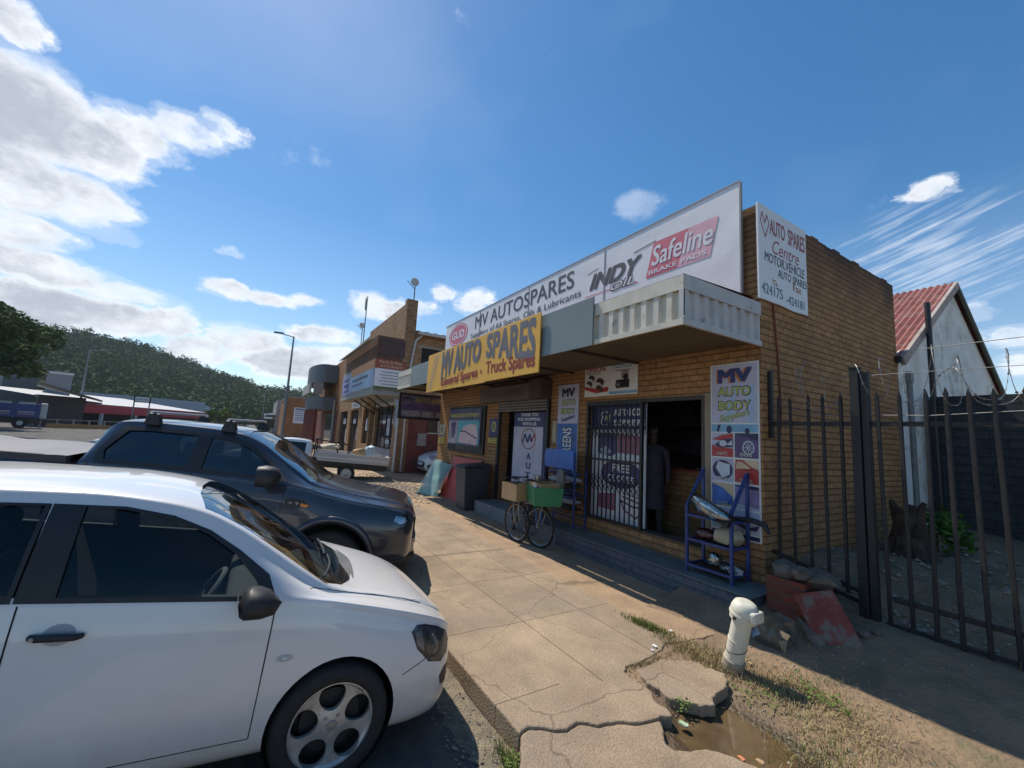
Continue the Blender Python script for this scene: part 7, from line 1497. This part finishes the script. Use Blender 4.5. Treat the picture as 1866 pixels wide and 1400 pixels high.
# ---- across the street
def azp(az_, d, z=0): a = R_(az_); return Vector((d*math.sin(a), d*math.cos(a), z))
M_rfas = mat('red_fascia', (.50,.035,.045), .5); M_rsh = mat('pale_sheet_roof', (.42,.42,.42), .6, var=.1); M_wht = mat('white_wall', (.50,.51,.53), .7, var=.08)
def quadwall(p, q, z0, z1, t=.3, mb=None):
    return (mb or MB()).bar((p.x,p.y,(z0+z1)/2),(q.x,q.y,(z0+z1)/2), t, z1-z0)
T = thing('red_fascia_shop', 'long low shop with a bright red fascia and pale sheet roof across the street', 'building', tuple(azp(-100,80)))
a, b = azp(-104.6,74), azp(-94.9,95); n_ = (b-a).normalized(); bk = Vector((-n_.y, n_.x, 0)); bk = bk if bk.dot(a) > 0 else -bk
obj('wall', quadwall(a+bk*1.5, b+bk*1.5, .1, 2.6), M_dark, T); obj('fascia', quadwall(a, b, 1.75, 2.9, .3), M_rfas, T)
rf = MB().add([a+Vector((0,0,2.95)), b+Vector((0,0,2.95)), b+bk*14+Vector((0,0,4.6)), a+bk*14+Vector((0,0,4.6))], [(0,1,2,3)]); obj('roof', rf, M_rsh, T)
obj('column', quadwall(a+n_*3, a+n_*3.3, .1, 1.8).box(*(lambda p: (p.x-.15,p.x+.15,p.y-.15,p.y+.15,.1,1.8))(a+n_*9)), M_wht, T)
T = thing('grey_warehouse', 'long pale grey metal warehouse behind the red fascia shop', 'building', tuple(azp(-100,120)))
a2, b2_ = azp(-104.8,112), azp(-95.1,120); obj('wall', quadwall(a2, b2_, .1, 5.6, .4), mat('pale_cladding', (.34,.37,.42), .6, var=.06), T); obj('red_band', quadwall(azp(-98.5,117.3), azp(-95.2,119.4), .1, 3.1, .45), M_rfas, T); obj('side_wall', quadwall(b2_, azp(-94.6,140), .1, 5.0, .4), mat('pale_cladding_side', (.30,.33,.38), .6), T)
T = thing('brown_shed', 'brown walled shed with a sloping sheet roof behind the blue truck', 'building', tuple(azp(-106,70)))
a3, b3 = azp(-107.4,66), azp(-104.4,68); obj('wall', quadwall(a3, b3, .1, 3.4), mat('brown_shed_wall', (.09,.075,.08), .8, var=.2), T); obj('roof', MB().add([azp(-107.6,64,4.7), azp(-103.2,64,3.2), azp(-103.2,80,3.3), azp(-107.6,80,4.8)],[(0,1,2,3)]), M_rsh, T)
T = thing('roof_tank_room', 'small grey block room rising behind the brown shed', 'building', tuple(azp(-106.4,90))); obj('wall', quadwall(azp(-107.1,90), azp(-105.5,90), .1, 7.0, 4), mat('grey_block', (.22,.22,.24), .8), T); obj('coping', quadwall(azp(-107.15,89.9), azp(-105.45,89.9), 7.0, 7.3, 4.3), M_wht, T)
T = thing('white_office_building', 'tall white building half hidden behind the street tree', 'building', tuple(azp(-111,95))); obj('wall', quadwall(azp(-118,95), azp(-109.6,95), .1, 9.8, 6), M_wht, T)
mb = MB()
for k in range(5): 
    for j in range(3): quadwall(azp(-116.5+1.5*k,91.7), azp(-115.9+1.5*k,91.7), 1.4+2.8*j, 2.8+2.8*j, .1, mb)
obj('window', mb, M_shopgl, T); obj('grey_wing', quadwall(azp(-109.6,94), azp(-107.6,94), .1, 7.6, 5), mat('grey_wing_wall', (.13,.14,.15), .8), T)
# rooftop sign frame
p = azp(-100.9,78,0); T = thing('roof_sign', 'small white sign on two posts above the red fascia', 'sign', (p.x,p.y,0))
q = azp(-99.7,78,0); mb = MB().bar((p.x,p.y,.1),(p.x,p.y,4.4),.14).bar((q.x,q.y,.1),(q.x,q.y,4.4),.14); obj('post', mb, M_zinc, T); 
mb = MB().bar((p.x,p.y,4.42),(q.x,q.y,4.42),.12).bar((p.x,p.y,3.65),(q.x,q.y,3.65),.12).bar((p.x,p.y,3.6),(p.x,p.y,4.45),.14).bar((q.x,q.y,3.6),(q.x,q.y,4.45),.14); obj('frame', mb, M_black, T); obj('panel', quadwall(p, q, 3.7, 4.36, .05), M_signw, T)
dq = (q-p)
mb = text_mb('EHON', .12,.88,3.85,4.2,0,face=lambda u, v: tuple(p + dq*u + Vector((0,0,v)) - Vector((p.x,p.y,0)).normalized()*.08), bold=.05); obj('lettering', mb, M_black, T)
# fence posts on the roof edge and yellow rails at the kerb
T = thing('kerb_railing', 'low railing with faded orange boards along the far kerb', 'railing', tuple(azp(-104,60)))
mb = MB(); prev = None
for k in range(9):
    c_ = azp(-107+1.05*k,60+.5*k); mb.bar((c_.x,c_.y,.1),(c_.x,c_.y,1.0),.12)
    if prev: mb.bar((prev.x,prev.y,.95),(c_.x,c_.y,.95),.06)
    prev = c_
obj('rails', mb, M_zinc, T); obj('orange_board', quadwall(azp(-106.6,59.8), azp(-101.5,62.2), .15, .55, .1), mat('faded_orange', (.40,.22,.08), .6), T)
# ---- street lamps
def lampost(az_, d, hgt, arm, lab):
    c_ = azp(az_, d, .05); T = thing('street_lamp', lab, 'street lamp', tuple(c_), 'street lamps along the road')
    obj('pole', MB().tube([c_, c_+Vector((0,0,hgt*.45)), c_+Vector((0,0,hgt))], [.13,.095,.06], 10), mat('lamp_pole_grey', (.22,.24,.24), .5), T, smooth=True)
    s_ = Vector((c_.y,-c_.x,0)).normalized()*arm
    obj('arm', MB().tube([c_+Vector((0,0,hgt-.05)), c_+Vector((0,0,hgt+.12))+s_], .04, 6), M_zinc, T); e_ = c_+Vector((0,0,hgt+.14))+s_; obj('lamp_head', MB().bar(e_-s_.normalized()*.25, e_+s_.normalized()*.45, .28, .12), M_gcan, T, bevel=.03)
    obj('base', MB().tube([c_, c_+Vector((0,0,.9))], .2, 10), M_conc, T)
lampost(-104.7, 68, 8.9, 1.1, 'grey street lamp across the road in front of the wooded hill'); lampost(-87.25, 38.5, 8.9, -1.0, 'grey street lamp standing before the orange brick building'); lampost(-89.5, 111, 8.9, .8, 'distant street lamp at the far end of the street')
# ---- blue dropside truck
c_ = azp(-109.2,58,.08); T = thing('blue_truck', 'blue truck with high slatted sides parked across the road', 'truck', tuple(c_))
rt = Vector((c_.y,-c_.x,0)).normalized()  # to the right in view is -rt
M_tb = mat('blue_truck_paint', (.02,.04,.21), .4); M_cream = mat('pale_slats', (.55,.52,.50), .6)
def tb(n_, x0, x1, y0, y1, z0, z1, mt_, par, bevel=0):
    o = obj(n_, MB().box(x0,x1,y0,y1,z0,z1), mt_, par, world=False, bevel=bevel); return o
T.rotation_euler = (0,0,math.atan2(rt.y,rt.x))
tb('load_body',-2.3,2.0,-1.2,1.2,1.0,1.9,M_tb,T); tb('upper_side',-2.3,2.0,-1.22,-1.16,1.9,2.15,M_tb,T)
for k in range(4): tb('stake',-2.33+1.43*k,-2.23+1.43*k,-1.26,-1.20,.9,2.5,M_tb,T)
for k in range(3):
    tb('slat_board',-2.1+1.43*k,-1.1+1.43*k,-1.24,-1.205,1.42,1.50,M_cream,T); tb('slat_board',-2.1+1.43*k,-1.1+1.43*k,-1.24,-1.205,1.22,1.32,mat('faded_rose',(.4,.25,.25),.6),T); tb('pale_load',-2.1+1.43*k,-1.1+1.43*k,-1.0,1.0,2.16,2.34,M_cream,T)
tb('cab',-4.4,-2.5,-1.1,1.1,.7,2.1,M_tb,T,.12); tb('cab_roof',-4.2,-2.6,-1.0,1.0,2.1,2.25,M_cream,T,.08); tb('cab_window',-4.0,-3.0,-1.115,-1.10,1.4,1.95,M_tint2,T); tb('tail_panel',2.0,2.5,-1.1,1.1,.95,2.3,M_cream,T,.1); tb('chassis',-4.2,2.2,-.6,.6,.45,1.0,M_black,T)
for x in (-3.6,-.9,1.0): w_ = obj('wheel', MB().lathe([(0,-1.2),(.45,-1.2),(.48,-1.1),(.48,1.1),(.45,1.2),(0,1.2)], (x,0,.48), 'y', 20), M_tyre, T, world=False, smooth=True); obj('rim', MB().lathe([(0,-1.22),(.2,-1.22),(.2,-1.2)], (x,0,.48), 'y', 14), M_cream, w_, world=False)
# ---- trees
def tree(name, label, base, hgt, crown, nleaf, lsize, seed, mt_, trunk_r=.25, group=None):
    T = thing(name, label, 'tree', base, group); base = Vector(base); r = random.Random(seed)
    mb = MB(); top = base+Vector((r.uniform(-.4,.4), r.uniform(-.4,.4), hgt*.55)); mb.tube([base, base+Vector((.1,0,hgt*.25)), top], [trunk_r, trunk_r*.75, trunk_r*.45], 8)
    cl = []
    for k in range(crown[3]):
        a = r.uniform(0,6.28); rad = math.sqrt(r.random()); c_ = base+Vector((crown[0]*rad*math.cos(a), crown[1]*rad*math.sin(a), hgt*.40+crown[2]*(r.random()**.8)*(1-.45*rad)))
        cl.append(c_)
        if k % 3 == 0: mb.tube([top*.6+base*.4, (top+c_)/2, c_], [trunk_r*.35, trunk_r*.2, trunk_r*.06], 5)
    obj('trunk', mb, M_bark, T, smooth=True); mb = MB()
    for i, c_ in enumerate(cl): leafball(mb, nleaf, c_, crown[4]*r.uniform(.6,1.1), crown[4]*r.uniform(.6,1.1), crown[4]*r.uniform(.45,.8), lsize, seed*100+i, .05)
    obj('crown', mb, mt_, T, recalc=False); return T
M_tree = leafmat('dark_tree_leaf', (.12,.16,.05), (.045,.075,.025), .5)
tree('street_tree', 'big dark leafy tree at the left edge across the road', tuple(azp(-111.3,55,.05)), 12.0, (3.9,3.9,6.0,38,1.4), 300, .26, 12, M_tree, .45)
M_yg = leafmat('yellow_green_leaf', (.20,.22,.04), (.07,.12,.03), .6)
tree('small_tree', 'small yellow green tree at the right end of the grey warehouse', tuple(azp(-93.6,88,.05)), 4.4, (1.6,1.6,2.3,12,.8), 120, .20, 13, M_yg, .12)
tree('small_tree', 'small dark tree beside the rear of the blue truck', tuple(azp(-104.2,90,.05)), 3.6, (2.2,1.6,1.8,12,.8), 120, .22, 15, M_tree, .12)
# ---- wooded hill
HP = [(-125,8.4),(-118,8.6),(-111,8.2),(-107.5,7.7),(-105.5,7.75),(-103,7.5),(-100.5,7.1),(-98,6.55),(-96,6.0),(-94,5.35),(-92,4.95),(-90,4.4),(-87.5,4.15),(-85,4.2),(-80,3.9),(-70,3.2),(-55,2.6)]
def hill_el(a): return float(np.interp(a, [p_[0] for p_ in HP], [p_[1] for p_ in HP])) - 0.25
def hill_pt(a, t_):
    d = 170+230*t_; e_ = math.tan(R_(hill_el(a)))*400*(1-(1-t_)**1.15)
    z = max(0, e_-3.5)*1.0 + 2.5*mn.noise(Vector((a*.35,t_*5,0)))*t_
    q = azp(a, d); return Vector((q.x, q.y, z+.2))
M_hill = mat('hill_scrub', (.035,.055,.018), .95, scale=.02, var=.3)
struct('hill', MB().grid([[hill_pt(a, t_) for t_ in np.linspace(-.02,1.0,24)] + [hill_pt(a,1.0)+Vector((-60,0,-8))] for a in np.arange(-126,-54,.7)]), M_hill, smooth=True)
M_forest = leafmat('forest_leaf', (.062,.115,.030), (.022,.050,.016), .03)
mb = MB(); r = random.Random(77); nb_ = 0
def crown_blob(mb, c_, R1, hz_, r):
    n = 44
    for _ in range(n):
        a = r.uniform(0,6.28); e_ = r.uniform(-.3,1.45); k = R1*r.uniform(.65,1.05)
        p = c_+Vector((k*math.cos(a)*math.cos(e_), k*math.sin(a)*math.cos(e_), hz_*k/R1*math.sin(e_)))
        s_ = R1*r.uniform(.10,.22); u = Vector((r.gauss(0,1),r.gauss(0,1),r.gauss(0,.6))).normalized(); v = u.cross(Vector((r.gauss(0,1),r.gauss(0,1),r.gauss(0,1)))).normalized()
        mb.add([p-u*s_, p+v*s_*.8, p+u*s_, p-v*s_*.8], [(0,1,2,3)])
for k in range(4800):
    t_ = r.random()**.8; a = r.uniform(-119,-83.5); 
    c_ = hill_pt(a, t_); R1 = r.uniform(1.8,4.4); tall = 1.35 if r.random() < .25 else .85
    crown_blob(mb, c_+Vector((0,0,R1*.5)), R1, R1*tall, r)
for k in range(260):   # ridge trees standing up against the sky
    a = r.uniform(-119,-83); c_ = hill_pt(a, r.uniform(.93,1.0)); R1 = r.uniform(1.4,3.4); crown_blob(mb, c_+Vector((0,0,R1*1.2)), R1, R1*r.uniform(1.0,2.0), r)
fo = obj('forest', mb, M_forest, None, recalc=False); fo['kind'] = 'stuff'; fo['label'] = 'dense dark green woodland covering the hill'
# ------------------------------------------------------------ small growth and litter
M_grass = leafmat('grass_blade', (.22,.25,.07), (.12,.15,.04), 8); M_dry = leafmat('dry_grass', (.46,.37,.19), (.28,.21,.11), 8); M_weed = leafmat('weed_leaf', (.14,.20,.05), (.08,.12,.03), 8)
def blades(n, fx, h, seed, lean=.6, w_=.0022):
    r = random.Random(seed); mb = MB()
    for _ in range(n):
        x, y, z = fx(r); a = r.uniform(0,6.28); hh = h*r.uniform(.4,1.2); l = lean*hh*r.uniform(.2,1); d = Vector((math.cos(a),math.sin(a),0)); s_ = Vector((-d.y,d.x,0))*w_*r.uniform(.6,1.3); p = Vector((x,y,z))
        m_ = p+d*l*.35+Vector((0,0,hh*.6)); t_ = p+d*l+Vector((0,0,hh*r.uniform(.75,1)))
        mb.add([p-s_, p+s_, m_+s_*.8, m_-s_*.8, t_], [(0,1,2,3),(3,2,4)])
    return mb
def gauss(cx, cy, sx, sy, rot=0, z=None):
    c_, s_ = math.cos(rot), math.sin(rot)
    def f(r):
        u, v = r.gauss(0,sx), r.gauss(0,sy); x, y = cx+u*c_-v*s_, cy+u*s_+v*c_; return x, y, (hz(x,y) if z is None else z)
    return f
for args, mt_, lab in (
  ((900, gauss(-3.02,3.53,.13,.035,.1,0), .055, 1), M_grass, 'green grass tuft growing in the pavement joint'),
  ((500, gauss(-2.72,3.50,.20,.06,-.2,.0), .045, 2), M_dry, 'dry grass along the broken pavement edge'),
  ((1500, gauss(-2.42,3.55,.16,.09,.1,-.01), .06, 3), M_dry, 'dry trampled grass between the broken slab and the vent pipe'),
  ((700, gauss(-2.57,3.1,.02,.22,0,-.03), .05, 4), M_dry, 'dry grass in the gap left of the broken slab'),
  ((1500, gauss(-1.92,3.66,.20,.14,.5), .05, 5), M_dry, 'dry grass right of the vent pipe'),
  ((2000, gauss(-1.48,3.62,.26,.22,-.6), .045, 6, 1.6), M_dry, 'straw coloured dry grass on the sunlit verge'),
  ((500, gauss(-1.38,3.25,.16,.16,-.6), .05, 7), M_grass, 'sparse green grass near the puddle'),
  ((900, gauss(-2.10,1.47,.05,.07,0,-.13), .11, 8, .5), M_grass, 'tall green grass tuft in the gutter by the kerb corner'),
  ((260, gauss(-2.3,1.50,.08,.03,0,-.13), .07, 9), M_grass, 'small grass tuft in the gutter'),
  ((500, gauss(-1.2,3.02,.22,.14,-.4), .035, 10, 1.4), M_dry, 'thin dry straw on the bare earth right of the puddle'),
  ((1500, gauss(.2,6.2,1.0,.5,0), .10, 12), M_grass, 'grass behind the palisade fence')):
    q = obj('grass', blades(*args), mt_, None, recalc=False); q['kind'] = 'stuff'; q['label'] = lab
def weeds(n, f, seed, s0=.014):
    r = random.Random(seed); mb = MB()
    for _ in range(n):
        x, y, z = f(r); p = Vector((x,y,z+r.uniform(.005,.07))); s_ = s0*r.uniform(.5,1.3); u = Vector((r.gauss(0,1),r.gauss(0,1),r.gauss(0,.35))).normalized(); v = u.cross(Vector((r.gauss(0,.3),r.gauss(0,.3),1))).normalized()
        mb.add([p-u*s_, p-u*s_*.2+v*s_*.7, p+u*s_, p-u*s_*.2-v*s_*.7], [(0,1,2,3)])
    return mb
for f, n, sd, lab in ((gauss(-1.68,3.80,.09,.05,-.3),150,1,'leafy green weeds at the edge of the fence shadow'),(gauss(-1.52,3.76,.07,.04),70,2,'small leafy weeds right of the vent pipe shadow'),(gauss(-2.06,2.80,.035,.03,0,-.05),60,3,'small green weed at the edge of the puddle'),(gauss(-2.23,1.48,.03,.05,0,-.12),110,4,'leafy weed at the kerb corner'),(gauss(-1.86,3.38,.09,.06),70,5,'low green weeds beside the puddle'),(gauss(-12.35,4.6,.2,.12,0,0),140,6,'green weed below the glass sheets')):
    q = obj('weeds', weeds(n, f, sd, .013 if 'glass' not in lab else .06), M_weed, None, recalc=False); q['kind'] = 'stuff'; q['label'] = lab
for (x, y, z, s_, mt_, lab) in ((-2.70,3.26,.010,.026,M_white,'white paper scrap on the pavement beside the grass'),(-2.66,3.18,.010,.016,M_white,'tiny white paper scrap beside the larger scrap'),(-1.96,2.66,-.045,.036,mat('litter_green_white',(.6,.68,.55),.5,col2=(.2,.3,.12),scale=20),'crumpled green and white wrapper in the puddle'),(-1.60,2.72,-.05,.024,mat('orange_litter',(.60,.22,.10),.5),'orange and white packet at the puddle rim'),(-1.52,2.78,-.04,.03,M_card,'crumpled clear wrapper beyond the orange packet'),(-1.36,2.74,-.03,.022,M_yel,'yellow scrap on the wet earth'),(-2.14,3.78,.01,.022,M_card,'pale stone beside the vent pipe'),(-2.84,3.66,.012,.02,M_white,'white scrap near the shadow edge')):
    q = obj('litter', lump(x,y,z,s_,s_*.6,s_*.3,int(abs(x*100))), mt_); tag(q, lab, 'litter')

# ------------------------------------------------------------ air
hzb = obj('haze', MB().box(-480,60,-420,140,-1.35,75), None, None); hzb['kind'] = 'stuff'; hzb['label'] = 'thin humid haze in the air over the street and hill'
HM = bpy.data.materials.new('haze'); HM.use_nodes = True; ht = HM.node_tree; ht.nodes.clear()
ho = ht.nodes.new('ShaderNodeOutputMaterial'); pv = ht.nodes.new('ShaderNodeVolumePrincipled'); pv.inputs['Density'].default_value = .00025; pv.inputs['Color'].default_value = (.85,.93,1.0,1); pv.inputs['Anisotropy'].default_value = 0
ht.links.new(pv.outputs[0], ho.inputs['Volume']); hzb.data.materials.append(HM)
